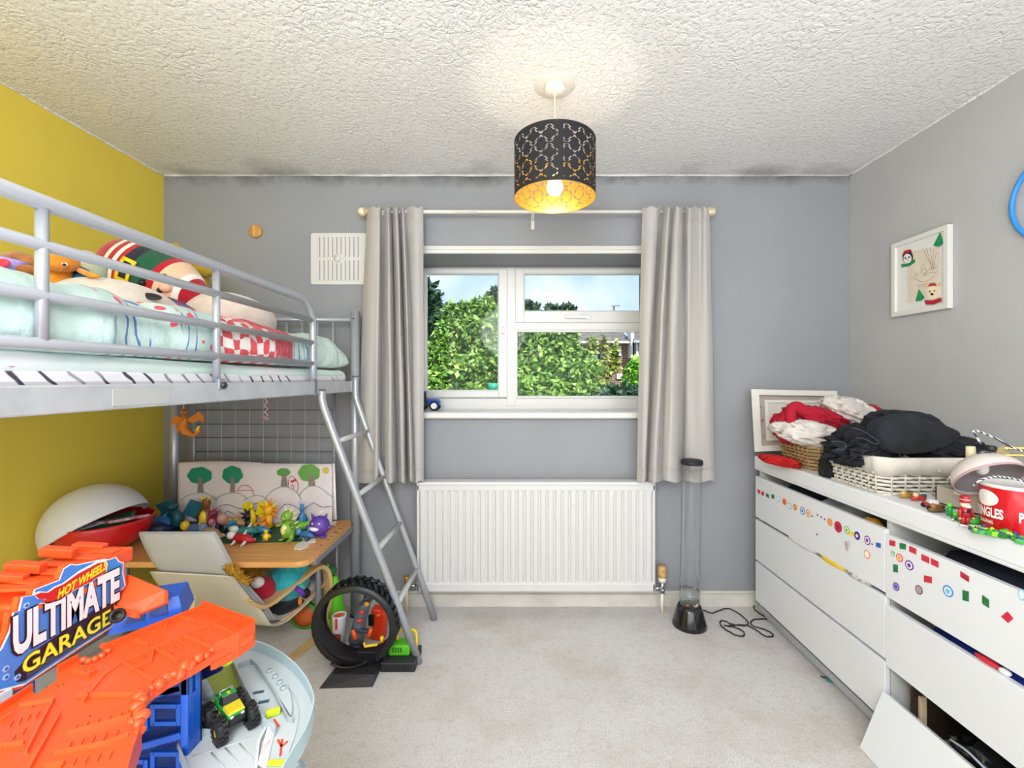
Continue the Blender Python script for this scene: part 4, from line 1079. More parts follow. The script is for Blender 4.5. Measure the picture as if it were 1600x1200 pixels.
for k in range(3):
    mb = MB(); mb.m(M('#dddddd', .4))
    a = 2 * pi * k / 3 + .5; mb.tube([(LX + .016 * cos(a), LY + .016 * sin(a), 2.04), (LX + .06 * cos(a), LY + .06 * sin(a), 2.06), (LX + RS * cos(a), LY + RS * sin(a), 2.128)], .0014, 6)
    mb.build('spider_wire', lamp)
light('pendant_bulb', 'POINT', (LX, LY, 1.962), (0, 0, 0), 6.5, (1.0, .90, .76), shadow_soft_size=.034)

# ================================================================ CURTAINS
YP = 2.325
zP = HC - (331 - CY) * YP / F
pole = thing('curtain_pole', 'slim cream curtain pole with ball finials above the window', 'curtain pole', (.05, YP, zP))
pm = M('#e2ded2', .35); xa, xb = W(573, 331, YP).x, W(1104, 331, YP).x
mb = MB(); mb.cyl((xa, YP, zP), (xb, YP, zP), .0085, n=14, mat=pm); mb.cyl((xa - .0, YP, zP), (W(745, 0, YP).x, YP, zP), .0098); mb.build('pole', pole)
for x, sgn in ((xa, -1), (xb, 1)):
    mb = MB(); mb.lathe([(.0, -.03), (.008, -.028), (.008, -.02), (.013, -.016), (.008, -.010), (.014, -.004)] + [(.025 * sin(a), .022 - .025 * cos(a)) for a in np.linspace(.45, pi, 14)], (x, YP, zP), align_z((sgn, 0, 0)), 20, M('#e6dcc4', .35, col2='#b79c62', vscale=30)); mb.build('finial', pole)
for px in (598, 833, 1085):
    x = W(px, 0, YP).x
    mb = MB(); mb.ab(x - .009, x + .009, YB - .004, YB, zP - .065, zP + .012, .002, pm); mb.ab(x - .005, x + .005, YP - .004, YB, zP - .02, zP - .010, .002)
    mb.tube([(x, YP + .012 * sin(a), zP - .012 * cos(a)) for a in np.linspace(-1.4, 1.4, 9)], .003, 8)
    mb.build('bracket', pole)
fabric, n, b = node_mat('curtain_linen')
g = N(n, 'NewGeometry'); mp = N(n, 'Mapping'); mp.inputs['Scale'].default_value = (500, 500, 500); n.links.new(g.outputs['Position'], mp.inputs['Vector'])
t = N(n, 'TexNoise', Scale=1.0, Detail=2.0); n.links.new(mp.outputs[0], t.inputs['Vector'])
n.links.new(ramp_(n, t.outputs['Fac'], [(.3, lin('#a8a4a1')), (.7, lin('#bab6b2'))]), b.inputs['Base Color']); b.inputs['Roughness'].default_value = .9; b.inputs['Sheen Weight'].default_value = .15
def curtain(lab, cols_, ytop, ybot, x_mid=0.0):
    """cols_: (px top, px bottom, depth top cm, depth bottom cm) fold vertices across the cloth, depth towards the room"""
    t = thing('curtain', lab, 'curtain', (W((cols_[0][0] + cols_[-1][0]) / 2, 0, YP).x, YP, W(0, ybot, YP).z), 'grey curtains at the window')
    A = catmull([(a, 0, c) for a, b_, c, d in cols_], 7); B = catmull([(b_, 0, d) for a, b_, c, d in cols_], 7)
    K = len(A); G = []
    NR = 44
    for j in range(NR + 1):
        s_ = j / NR; row = []
        for i in range(K):
            e = s_ ** .8
            px = A[i].x * (1 - e) + B[i].x * e; dp = A[i].z * (1 - e) + B[i].z * e
            pinch = math.exp(-((s_ - .06) / .05) ** 2); dp *= 1.75 * (1 - .35 * pinch)
            dp += 1.1 * noise.noise(Vector((px * .05, s_ * 3.2, 1))) * s_
            px += 2.2 * noise.noise(Vector((i * .16, s_ * 2.6, 5))) * sin(pi * min(1, s_ * 1.0))
            Y = YP - .012 - dp * .01
            yb_ = ybot + 2.0 * sin(i * .20)
            row.append(W(px, ytop + 1.5 * sin(i * .5) * (1 - s_) + (yb_ - ytop) * s_, Y))
        G.append(row)
    mb = MB(); mb.sheet(G, fabric); o = mb.build('drape', t, solid=.0025)
    # stitched hem and heading
    mb = MB(); mb.sheet([[p + Vector((0, -.003, 0)) for p in G[int(NR * .965)]], [p + Vector((0, -.0045, .0)) for p in G[int(NR * .965)]], [p + Vector((0, -.0045, 0)) for p in G[NR]]], fabric); mb.build('hem', o)
    mb = MB(); mb.sheet([[p + Vector((0, -.003, 0)) for p in G[0]], [p + Vector((0, -.004, 0)) for p in G[2]]], fabric); mb.build('heading_tape', o)
    return t
curtain('left grey linen curtain, gathered in folds beside the ladder',
    [(575, 557, 0, 0), (581, 568, 2.5, 3), (588, 580, 3.5, 4), (594, 590, 3.0, 4.5), (597, 597, -1.5, -2), (603, 603, 1.0, 3.5), (606, 611, 4.5, 5), (610, 618, 1.0, 2), (612, 623, -2.0, -2), (616, 627, 3.0, 5.5), (620, 632, 4.5, 5.5), (622, 635, 0, 0), (624, 638, -2, -2), (629, 642, 4.0, 5.5), (633, 647, -1, 1), (637, 650, 0, 2.5), (648, 654, 2.0, 2.5), (656, 658, 1.5, 2.0), (661, 662, .5, 1)], 324, 753)
curtain('right grey linen curtain, with a twisted fold and deep shadow on the wall beside it',
    [(1004, 995, .5, 1), (1014, 1001, 2.5, 2.5), (1024, 1006, 3, 3), (1030, 1009, 1.5, 1.5), (1034, 1011, -2, -1.5), (1041, 1016, 3.5, 4.0), (1046, 1024, 5.5, 6), (1050, 1031, 0, 3), (1054, 1037, 3.5, 5.5), (1060, 1046, 5, 7), (1065, 1056, 3, 6), (1068, 1062, -2, 3), (1072, 1065, 1.5, -2), (1078, 1071, 3.5, .5), (1086, 1082, 1, 2), (1094, 1094, -.5, 2), (1100, 1104, 1.5, 1.5), (1105, 1111, 1, 1), (1108, 1116, 0, 0)], 324, 752)

# ================================================================ RADIATOR
YR = 2.30; kr = YR / F
rx0, rx1, rz0, rz1 = W(651, 0, YR).x, W(1024, 0, YR).x, W(0, 925, YR).z, W(0, 753, YR).z
rad = thing('radiator', 'white fluted panel radiator under the window', 'radiator', ((rx0 + rx1) / 2, YR, 0))
rm = M('#d4d4d3', .3, name='radiator_enamel')
def flat_y(x0, x1, z0, z1, y): return [(x0, y, z0), (x1, y, z0), (x1, y, z1), (x0, y, z1)]
nf = 31; G = []
xs = [];
for i in range(nf):
    a = rx0 + .012 + (rx1 - rx0 - .024) * i / nf; w_ = (rx1 - rx0 - .024) / nf
    for f_, d in ((0, .012), (.10, .006), (.22, .0), (.72, .0), (.86, .006), (.97, .012)): xs.append((a + w_ * f_, d))
xs.append((rx1 - .012, .012))
zl, zh = W(0, 912, YR).z, W(0, 767, YR).z
G = [[(x, YR + .002, zl - .004) for x, d in xs], [(x, YR + .002 + d, zl + .012) for x, d in xs], [(x, YR + .002 + d, zh - .012) for x, d in xs], [(x, YR + .002, zh + .004) for x, d in xs]]
mb = MB(); mb.sheet(G, rm, smooth=False)
mb.ab(rx0, rx1, YR, YR + .014, rz0, zl, .004); mb.ab(rx0, rx1, YR, YR + .014, zh, rz1 - .015, .004)
mb.ab(rx0, rx0 + .013, YR, YR + .014, rz0, rz1 - .015, .003); mb.ab(rx1 - .013, rx1, YR, YR + .014, rz0, rz1 - .015, .003)
mb.ab(rx0 + .01, rx1 - .01, YR + .012, YR + .02, rz0, rz1 - .02)
mb.build('front_panel', rad)
mb = MB(); mb.ab(rx0 - .002, rx1 + .002, YR - .003, YR + .07, rz1 - .022, rz1, .007, rm); mb.build('top_grille', rad)
for sx in (rx0, rx1):
    mb = MB(); mb.ab(sx - .002, sx + .002, YR + .01, YR + .07, rz0 + .02, rz1 - .01, .001, rm); mb.build('side_panel', rad)
mb = MB(); mb.ab(rx0 + .02, rx1 - .02, YR + .05, YR + .062, rz0, rz1 - .03, .003, rm); mb.build('rear_panel', rad)
for sx in (rx0 + .12, rx1 - .12):
    mb = MB(); mb.ab(sx - .02, sx + .02, YR + .06, YB - .001, rz0 + .06, rz1 - .08, .002, rm); mb.build('wall_bracket', rad)
# valves
chrome = M('#b9bcc0', .18, .95); tan = M('#c9a86c', .45, col2='#a8854c', vscale=40)
vx = W(1035, 0, 2.33).x; Yv = 2.335
mb = MB(); mb.cyl((rx1, Yv, W(0, 919, Yv).z), (vx, Yv, W(0, 919, Yv).z), .011, mat=chrome); mb.cyl((vx, Yv, W(0, 926, Yv).z), (vx, Yv, W(0, 908, Yv).z), .013); mb.cyl((vx - .0, Yv - .02, W(0, 921, Yv).z), (vx, Yv, W(0, 921, Yv).z), .009)
vb = mb.build('valve_body', rad)
mb = MB(); mb.cyl((vx, Yv, W(0, 909, Yv).z), (vx, Yv, W(0, 901, Yv).z), .020, .022, 24, M('#e9e4d8', .4)); mb.lathe([(.024, 0), (.025, .004), (.025, .05), (.021, .058), (0, .059)], (vx, Yv, W(0, 901, Yv).z), n=24, mat=tan); mb.build('thermostat_head', rad)
mb = MB(); mb.cyl((vx, Yv, 0), (vx, Yv, W(0, 926, Yv).z), .0095, mat=M('#eae2cf', .4)); mb.build('pipe', rad)
vx2 = W(635, 0, 2.33).x
mb = MB(); mb.cyl((vx2, Yv, 0), (vx2, Yv, W(0, 918, Yv).z), .0085, mat=M('#e3d6b8', .4)); mb.build('pipe', rad)
mb = MB(); mb.cyl((vx2, Yv, W(0, 918, Yv).z), (vx2, Yv, W(0, 908, Yv).z), .010, mat=M('#8a4a34', .3, .6)); mb.cyl((vx2, Yv, W(0, 915, Yv).z), (rx0, Yv, W(0, 915, Yv).z), .008, mat=chrome); mb.lathe([(.008, 0), (.012, .004), (.017, .028), (.014, .03), (0, .03)], (vx2, Yv, W(0, 909, Yv).z), n=8, mat=M('#c79a3c', .35, .5)); mb.build('lockshield_valve', rad)

# ================================================================ WALL ITEMS
sb = F / YB
vent = thing('wall_vent', 'square white louvred vent plate on the grey wall left of the curtain', 'vent', (W(530, 0, YB).x, YB - .01, W(0, 445, YB).z))
vm_ = M('#d4d3d1', .35, name='vent_white')
vx0, vx1, vz0, vz1 = W(487, 0, YB).x, W(573, 0, YB).x, W(0, 445, YB).z, W(0, 365, YB).z
def rrect(x0, x1, z0, z1, r, k=5):
    P = []
    for cx_, cz_, a0 in ((x1 - r, z1 - r, 0), (x0 + r, z1 - r, pi / 2), (x0 + r, z0 + r, pi), (x1 - r, z0 + r, 1.5 * pi)):
        for i in range(k + 1): P.append((cx_ + r * cos(a0 + pi / 2 * i / k), cz_ + r * sin(a0 + pi / 2 * i / k)))
    return P
mb = MB(); mb.prism(rrect(vx0, vx1, vz0, vz1, .012), lambda a, b_, h: Vector((a, YB - h, b_)), .009, vm_); mb.build('plate', vent)
gx = lambda f_: vx0 + (vx1 - vx0) * f_
gz = lambda f_: vz1 - (vz1 - vz0) * f_
slotm = M('#8e8f92', .7)
for i in range(10):
    f_ = .115 + .073 * i * 1.06; x = gx(f_)
    for (a, b_) in ((.07, .475), (.52, .925)):
        if i in (4, 5): a, b_ = (.07, .42) if a < .3 else (.58, .925)
        mb = MB(); mb.ab(x, x + .0125, YB - .014, YB - .0085, gz(b_), gz(a), .0015, vm_); mb.build('louvre', vent)
        mb = MB(); mb.ab(x + .0125, x + .0158, YB - .0096, YB - .0088, gz(b_) + .003, gz(a) - .003, mat=slotm); mb.build('slot', vent)
mb = MB(); mb.cyl((gx(.48), YB - .009, gz(.497)), (gx(.48), YB - .016, gz(.497)), .019, n=24, mat=vm_); mb.build('centre_knob', vent)
# wooden disc
x, z = W(400.5, 0, YB).x, W(0, 362, YB).z
mb = MB(); mb.lathe([(0, 0), (.036, 0), (.037, .003), (.036, .012), (.032, .016), (0, .016)], (x, YB, z), align_z((0, -1, 0)), 40, M('#c8934c', .4)); mb.mi = 0
d_ = mb; d_.ab(x - .010, x + .004, YB - .0168, YB - .0158, z - .030, z + .030, mat=M('#d9ad68', .4)); tag(d_.build('wooden_disc'), 'small round wooden disc fixed high on the grey wall', 'wall disc')
# picture on the right wall
t = thing('picture_frame', 'white framed print with felt penguin and bear stickers on the right wall', 'picture', (XR, 1.97, 1.52))
y0, y1, z0_, z1_ = 1.832, 2.114, 1.528, 1.877
fw_ = M('#dddcd9', .35)
mb = MB(); mb.m(fw_)
for a in ((y0, y0 + .022, z0_, z1_), (y1 - .022, y1, z0_, z1_), (y0 + .02, y1 - .02, z0_, z0_ + .022), (y0 + .02, y1 - .02, z1_ - .022, z1_)): mb.ab(XR - .024, XR - .001, *a, .002)
mb.build('frame', t)
mb = MB(); mb.ab(XR - .014, XR - .001, y0 + .015, y1 - .015, z0_ + .015, z1_ - .015, mat=M('#e2e1df', .6)); bk = mb.build('mount', t)
def onp(px, py, off=.015): 
    p = PX(px, py, XR - off); return p
def wpoly(mb, pts, col, off=.0160, d=.0015, mt=None):
    P = [PX(a, b_, XR - .015) for a, b_ in pts]
    mb.prism([(p.y, p.z) for p in P], lambda a, b_, h: Vector((XR - off - h, a, b_)), d, mt or M(col, .8))
def wcirc(mb, cx_, cz_, rx_, rz_, col, off, k=20, d=.001, a0=0, a1=2 * pi, pxs=True):
    wpoly(mb, [(cx_ + rx_ * cos(a0 + (a1 - a0) * i / k), cz_ + rz_ * sin(a0 + (a1 - a0) * i / k)) for i in range(k)], col, off, d)
def zc(x, y): return (1370 + x / 4.617, 260 + y / 4.617)
mb = MB(); wpoly(mb, [zc(220, 620), zc(450, 575), zc(450, 945), zc(220, 985)], '#e2d6c6', .0142, .0006, M('#e2d6c6', .8, var=.1, vscale=20)); pr = mb.build('print', t)
mb = MB(); mb.m(M('#6a6862', .8))
def wl(pts, w=.0012):
    P = catmull([PX(a, b_, XR - .0152) for a, b_ in [zc(*q) for q in pts]], 4); mb.tube(P, w / 2, 4)
for q in ([(330, 590), (360, 650), (385, 700), (395, 740)], [(355, 590), (375, 650), (398, 735)], [(385, 585), (395, 660), (405, 735)], [(410, 600), (405, 680), (410, 740)], [(428, 620), (415, 700), (420, 740)], [(380, 745), (410, 740), (440, 715)], [(385, 730), (350, 770), (345, 790)], [(325, 770), (318, 735), (335, 705), (352, 735), (358, 760), (345, 772), (325, 770)], [(322, 742), (355, 740)], [(282, 795), (280, 775), (294, 772), (298, 790)], [(340, 790), (380, 765), (430, 770)], [(270, 805), (340, 835), (420, 790)]): wl(q)
for k_, y in enumerate((858, 866, 875)): wl([(280 + 10 * k_, y), (340, y - 10), (415 - 12 * k_, y - 22)], .0009)
mb.build('drawing_line', pr)
def felt(name, fn):
    global mb
    mb = MB(); fn(); mb.build(name, t)
felt('felt_tree', lambda: wpoly(mb, [zc(*q) for q in ((460, 480), (485, 555), (450, 578), (413, 572))], '#178a52', .016, .003))
felt('felt_tree', lambda: wpoly(mb, [zc(*q) for q in ((308, 888), (348, 945), (325, 968), (284, 974))], '#178a52', .016, .003))
def peng():
    wcirc(mb, *zc(226, 655), 8, 10, '#23243a', .0155, d=.002); wcirc(mb, *zc(226, 665), 6.3, 7.5, '#e9e6ea', .0175, d=.0008)
    wpoly(mb, [zc(*q) for q in ((190, 640), (205, 608), (245, 598), (258, 615), (225, 622))], '#b81e2e', .0165, .003)
    wpoly(mb, [zc(*q) for q in ((182, 705), (240, 700), (275, 668), (280, 690), (240, 718), (185, 726))], '#178a52', .0165, .003)
    for q in ((212, 662), (238, 655)): wcirc(mb, *zc(*q), 1.1, 1.5, '#15151a', .0183, 10)
    wcirc(mb, *zc(228, 672), 1.3, 1.3, '#e8a22a', .0183, 8)
felt('felt_penguin', peng)
def bear():
    for q in ((365, 862), (455, 850)): wcirc(mb, *zc(*q), 2.6, 3.2, '#e7c3a0', .0155, 12)
    wcirc(mb, *zc(408, 905), 9.5, 12.5, '#efe0bc', .0158, d=.002)
    wpoly(mb, [zc(*q) for q in ((378, 868), (395, 845), (425, 842), (438, 862), (408, 860))], '#b81e2e', .0175, .003)
    wpoly(mb, [zc(*q) for q in ((350, 965), (410, 966), (468, 948), (468, 975), (412, 996), (360, 996))], '#b01a34', .0165, .003)
    for q in ((388, 902), (422, 897)): wcirc(mb, *zc(*q), 1.0, 1.4, '#15151a', .018, 8)
    wcirc(mb, *zc(404, 922), 2.4, 2.0, '#2a1e1a', .018, 12)
felt('felt_bear', bear)
# blue ring
mb = MB(); mb.tube([(XR - .012, 1.446 + .158 * cos(a), 1.853 + .158 * sin(a)) for a in np.linspace(0, 2 * pi, 64, endpoint=False)], .008, 10, M('#2f8fe0', .4), closed=True)
tag(mb.build('wall_hoop'), 'bright blue round hoop on the right wall at the photo edge', 'hoop')
# toy tractor on the sill
Yt_ = 2.52; TZ = OZ0 + .006
t = thing('toy_tractor', 'blue toy tractor on the window sill beside the left curtain', 'toy', (W(672, 0, Yt_).x, Yt_, TZ)); bl_ = M('#1f4fb4', .3, coat=.3); kt = Yt_ / F
xf = W(690, 0, Yt_).x; S_ = kt
mb = MB(); mb.ab(xf - 26 * S_, xf - 3 * S_, Yt_ - .018, Yt_ + .018, TZ + 9 * S_, TZ + 18 * S_, .005, bl_); mb.ab(xf - 5 * S_, xf - 1.5 * S_, Yt_ - .016, Yt_ + .016, TZ + 7 * S_, TZ + 15 * S_, .003); mb.ab(xf - 36 * S_, xf - 22 * S_, Yt_ - .02, Yt_ + .02, TZ + 7 * S_, TZ + 15 * S_, .004); mb.build('body', t)
mb = MB(); 
for a, b_ in ((-38, -36), (-27, -25)): 
    for yy in (-.02, .016): mb.ab(xf + a * S_, xf + b_ * S_, Yt_ + yy, Yt_ + yy + .004, TZ + 14 * S_, TZ + 29 * S_, mat=M('#1a2c52', .4))
mb.ab(xf - 39 * S_, xf - 24 * S_, Yt_ - .022, Yt_ + .022, TZ + 28 * S_, TZ + 30.5 * S_, .003, bl_); mb.build('cab', t)
for cx_, r_, in ((xf - 10 * S_, 7.6), (xf - 32 * S_, 11)):
    for yy in (-.028, .028):
        mb = MB(); A_ = align_z((0, -1 if yy < 0 else 1, 0)); r = r_ * S_
        mb.lathe([(0, -.008), (r * .9, -.008), (r, -.004), (r, .006), (r * .85, .010), (r * .62, .009)], (cx_, Yt_ + yy, TZ + r), A_, 24, M('#17191e', .6)); mb.lathe([(r * .62, .009), (r * .5, .006), (r * .15, .007), (0, .010)], (cx_, Yt_ + yy, TZ + r), A_, 24, M('#e8e9ec', .4)); mb.build('wheel', t)

# ================================================================ BUBBLE TUBE LAMP
bx_, by_ = .842, 2.215
bt = thing('bubble_tube', 'tall clear bubble tube lamp with black cap and base beside the radiator', 'bubble lamp', (bx_, by_, 0))
blkp = M('#101116', .18, coat=.4)
mb = MB(); mb.lathe([(0, 0), (.083, 0), (.084, .006), (.080, .02), (.062, .085), (.052, .105), (.050, .105), (.050, .06), (0, .06)], (bx_, by_, 0), n=40, mat=blkp); mb.build('base', bt)
tl = Vector((.012, 0, 0)); zt_ = .812
gm = bpy.data.materials.new('clear_acrylic'); gm.use_nodes = True; n = gm.node_tree; n.nodes.clear()
o_ = n.nodes.new('ShaderNodeOutputMaterial'); tr = n.nodes.new('ShaderNodeBsdfTransparent'); gs = n.nodes.new('ShaderNodeBsdfGlossy'); mxs = n.nodes.new('ShaderNodeMixShader'); lw = n.nodes.new('ShaderNodeLayerWeight'); lw.inputs['Blend'].default_value = .35
gs.inputs['Roughness'].default_value = .06; tr.inputs[0].default_value = (.95, .96, .97, 1)
rp = n.nodes.new('ShaderNodeValToRGB'); rp.color_ramp.elements[0].position = .0; rp.color_ramp.elements[0].color = (.05, .05, .05, 1); rp.color_ramp.elements[1].color = (.55, .55, .55, 1)
n.links.new(lw.outputs['Facing'], rp.inputs['Fac']); n.links.new(rp.outputs['Color'], mxs.inputs[0]); n.links.new(tr.outputs[0], mxs.inputs[1]); n.links.new(gs.outputs[0], mxs.inputs[2]); n.links.new(mxs.outputs[0], o_.inputs[0])
mb = MB(); mb.tube([Vector((bx_, by_, .075)), Vector((bx_, by_, .075)) * .5 + Vector((bx_ + .012, by_, zt_)) * .5, Vector((bx_ + .012, by_, zt_))], .0485, 40, gm, caps=False); mb.build('tube', bt)
mb = MB(); mb.tube([(bx_, by_, .12), (bx_ + .001, by_, .178)], .046, 32, M('#d9e3e2', .05, trans=.85, ior=1.33)); mb.build('water', bt)
mb = MB(); mb.cyl((bx_ + .012, by_, zt_ - .006), (bx_ + .012, by_, zt_ + .012), .053, n=40, mat=M('#1d1e22', .55)); mb.cyl((bx_ + .012, by_, zt_ + .012), (bx_ + .012, by_, zt_ + .016), .053, .049, n=40); mb.build('cap', bt)
rr = random.Random(3)
for i in range(12):
    a = rr.uniform(pi, 2 * pi); c = ['#e83a3a', '#f5d020', '#ff4fa0', '#2f6fe0', '#36b05a', '#f2f2f2', '#ff8a1e', '#e8306a'][i % 8]
    p = Vector((bx_ + .034 * cos(a), by_ + .034 * sin(a), .118 + rr.uniform(-.002, .018)))
    mb = MB(); mb.ell(p, (.014, .007, .010), rot(0, rr.uniform(-40, 40), rr.uniform(0, 180)), 12, 8, M(c, .4)); q = p + Vector((.012, 0, 0)); mb.tube([p, q], [.004, .008], 6); mb.build('toy_fish', bt)
cab_px = [(1090, 950), (1100, 954), (1112, 958), (1122, 955), (1137, 951), (1153, 958), (1165, 968), (1169, 974), (1163, 978), (1145, 976), (1130, 970), (1125, 973), (1130, 981), (1148, 992), (1161, 994), (1162, 988), (1150, 981), (1132, 978), (1140, 978), (1165, 977), (1180, 984), (1195, 994), (1206, 995), (1207, 991), (1195, 984), (1178, 979), (1173, 973), (1180, 968), (1200, 967), (1188, 960), (1178, 951), (1180, 944)]
mb = MB(); mb.tube([Vector((p.x, p.y, .0035 + .002 * (i % 3 == 0))) for i, p in enumerate(catmull([PZ(a, b_, .003) for a, b_ in cab_px], 5))], .0032, 8, M('#1d1e22', .5)); tag(mb.build('power_cable'), 'thin black cable looping on the carpet to the chest of drawers', 'cable')
# ================================================================ CHEST OF DRAWERS
XF = 1.217; DY1 = 2.30; UW = .822; DT = .834
wl_ = M('#e0e3e8', .35, name='white_lacquer'); wl2 = M('#c9c9c8', .5, name='white_lacquer_side')
ch = thing('chest_of_drawers', 'long low white chest of drawers with stickers, drawers ajar, along the right wall', 'chest of drawers', (1.49, 1.48, 0))
y_far, y_mid, y_near = DY1, DY1 - UW, DY1 - 2 * UW
mb = MB(); mb.ab(XF - .004, XR - .03, y_near - .02, y_far + .004, .762, DT, .008, wl_); mb.build('top', ch)
mb = MB(); mb.ab(XF - .0045, XF - .003, y_near - .02, y_far, .776, .7775, mat=M('#b9b9b9', .6)); mb.build('groove', ch)
for y in (y_far - .02, y_mid + .0, y_near):
    mb = MB(); mb.ab(XF + .022, XR - .03, y, y + .02, .03, .762, .001, wl2); mb.build('side_panel', ch)
mb = MB(); mb.ab(XR - .036, XR - .030, y_near, y_far, .03, .762, mat=wl2); mb.build('back_panel', ch)
mb = MB(); mb.ab(XF + .02, XR - .04, y_near, y_far, .03, .06, mat=M('#a9abb0', .5)); mb.ab(XF + .04, XR - .04, y_near + .01, y_far - .01, .0, .03); mb.build('plinth', ch)
def drawer(y0, y1, z0, z1, nm='drawer', tilt=0.0, dx=0.0):
    mb = MB(); mb.ab(XF - .0 + dx, XF + .018 + dx, y0 + .0015, y1 - .0015, z0, z1, .0015, wl_)
    d = mb.build(nm, ch)
    mb = MB(); 
    mb.ab(XF + .018, XR - .06, y0 + .035, y0 + .045, z0 + .03, z1 - .05, mat=wl2); mb.ab(XF + .018, XR - .06, y1 - .045, y1 - .035, z0 + .03, z1 - .05)
    mb.ab(XF + .018, XR - .06, y0 + .035, y1 - .035, z0 + .028, z0 + .034)
    mb.build('drawer_box', d)
    return d
d11 = drawer(y_mid, y_far, .518, .730); d21 = drawer(y_mid, y_far, .297, .505); d31 = drawer(y_mid, y_far, .085, .286)
d12 = drawer(y_near, y_mid, .508, .716); d22 = drawer(y_near, y_mid, .277, .480)
# sagging bottom front, fallen forwards
mb = MB(); tw = .018
a = Vector((1.208, 0, .192)); c = Vector((1.130, 0, .002)); nn = Vector(((a - c).z, 0, -(a - c).x)).normalized() * tw
G4 = [a, a + nn, c + nn, c]
vs = [Vector((p.x, y_near + .0015, p.z)) for p in G4] + [Vector((p.x, y_mid - .0015, p.z)) for p in G4]
mb.add(vs, [(0, 1, 2, 3), (7, 6, 5, 4), (0, 4, 5, 1), (1, 5, 6, 2), (2, 6, 7, 3), (3, 7, 4, 0)], False, wl_)
df = mb.build('drawer', ch); tag(df, 'drawer front hanging loose and tilted on the floor')
mb = MB(); mb.ab(XF + .065, XF + .085, y_mid - .06, y_mid - .050, .09, .21, .001, M('#e0cda6', .5)); mb.build('drawer_runner', ch)
mb = MB(); mb.ab(XF + .025, XR - .08, y_near + .02, y_mid - .065, .06, .066, mat=M('#3a2c26', .6)); mb.ab(XF + .05, XR - .08, y_mid - .048, y_mid - .040, .066, .29); mb.build('drawer_base', ch)
# black bags with cables
bagm = M('#0f1013', .16, coat=.6, bump=.8, bscale=30); rr = random.Random(5)
for i, (x, y, z, r) in enumerate(((1.33, 1.26, .13, .075), (1.36, 1.10, .12, .09), (1.34, .92, .12, .085), (1.38, .76, .12, .09))):
    mb = MB(); mb.ell((x, y, z), (r, r * 1.1, .062), rot(10 * i, 0, 30 * i), 28, 18, bagm, fn=lambda d: 1 + .22 * noise.noise(d * 2.6 + Vector((i, 0, 0))) + .10 * noise.noise(d * 7))
    tag(mb.build('plastic_bag'), ['crinkled black plastic bag in the open bottom drawer, nearest the back', 'shiny black plastic bag second from the back in the bottom drawer', 'shiny black plastic bag third from the back in the bottom drawer', 'black plastic bag at the photo edge in the bottom drawer'][i], 'bag', 'black bags in the bottom drawer')
mb = MB(); mb.tube(catmull([(1.262, 1.30, .172), (1.255, 1.24, .185), (1.26, 1.17, .17), (1.27, 1.10, .165), (1.262, 1.02, .18)], 8), .0035, 8, M('#b9c4d2', .3)); tag(mb.build('white_lead'), 'pale twisted lead lying over the black bags', 'cable')
# things in the row one gap
def blob(name, lab, cat, c, r, mt, R=None, fn=None, nu=26, nv=16, group=None):
    mb = MB(); mb.ell(c, r, R, nu, nv, mt, fn or (lambda d: 1 + .18 * noise.noise(d * 2.5 + Vector(c) * 7) + .07 * noise.noise(d * 8))); return tag(mb.build(name), lab, cat, group)
navy = M('#1a2134', .95, bump=.7, bscale=60)
blob('folded_jumper', 'navy folded jumper filling the far end of the top drawer', 'clothes', (1.40, 2.06, .665), (.15, .16, .085), navy)
blob('grey_shirt', 'silky grey shirt with dark piping in the top drawer', 'clothes', (1.38, 1.83, .668), (.14, .10, .085), M('#bfc1c9', .5, bump=.6, bscale=22, col2='#8d8f98', vscale=9))
blob('yellow_sock', 'yellow sock showing in the gap of the top drawer', 'clothes', (1.27, 1.60, .70), (.035, .04, .03), M('#dba31c', .8, col2='#c07a14', vscale=30))
blob('dark_trousers', 'dark blue trousers filling the near top drawer under the overhang', 'clothes', (1.40, 1.18, .645), (.15, .24, .085), navy)
blob('blue_t_shirt', 'bright blue shirt with a red patch showing in the middle drawer gap', 'clothes', (1.325, 1.15, .415), (.075, .28, .085), M('#1c46c0', .8, bump=.6, bscale=18, var=.25, vscale=12))
mb = MB(); mb.ell((1.236, 1.17, .487), (.012, .035, .008), rot(0, 10, 0), 14, 8, M('#d6283a', .7)); mb.ell((1.232, 1.125, .488), (.010, .014, .008), None, 12, 8, M('#f0f0f2', .7)); mb.build('printed_patch', bpy.data.objects['blue_t_shirt'])
blob('yellow_vest', 'crumpled yellow vest poking out under the far top drawer', 'clothes', (1.225, 1.735, .512), (.014, .07, .012), M('#e5bf1e', .8, bump=.6, bscale=50))
blob('white_vest', 'white crumpled vest poking out between the far drawers', 'clothes', (1.225, 1.93, .511), (.013, .10, .011), M('#cfd0d3', .8, bump=.6, bscale=40))
blob('grey_sock', 'grey patterned sock poking out beside the yellow vest', 'clothes', (1.223, 1.60, .511), (.012, .06, .010), M('#d6d3d2', .8, col2='#77747a', vscale=60))
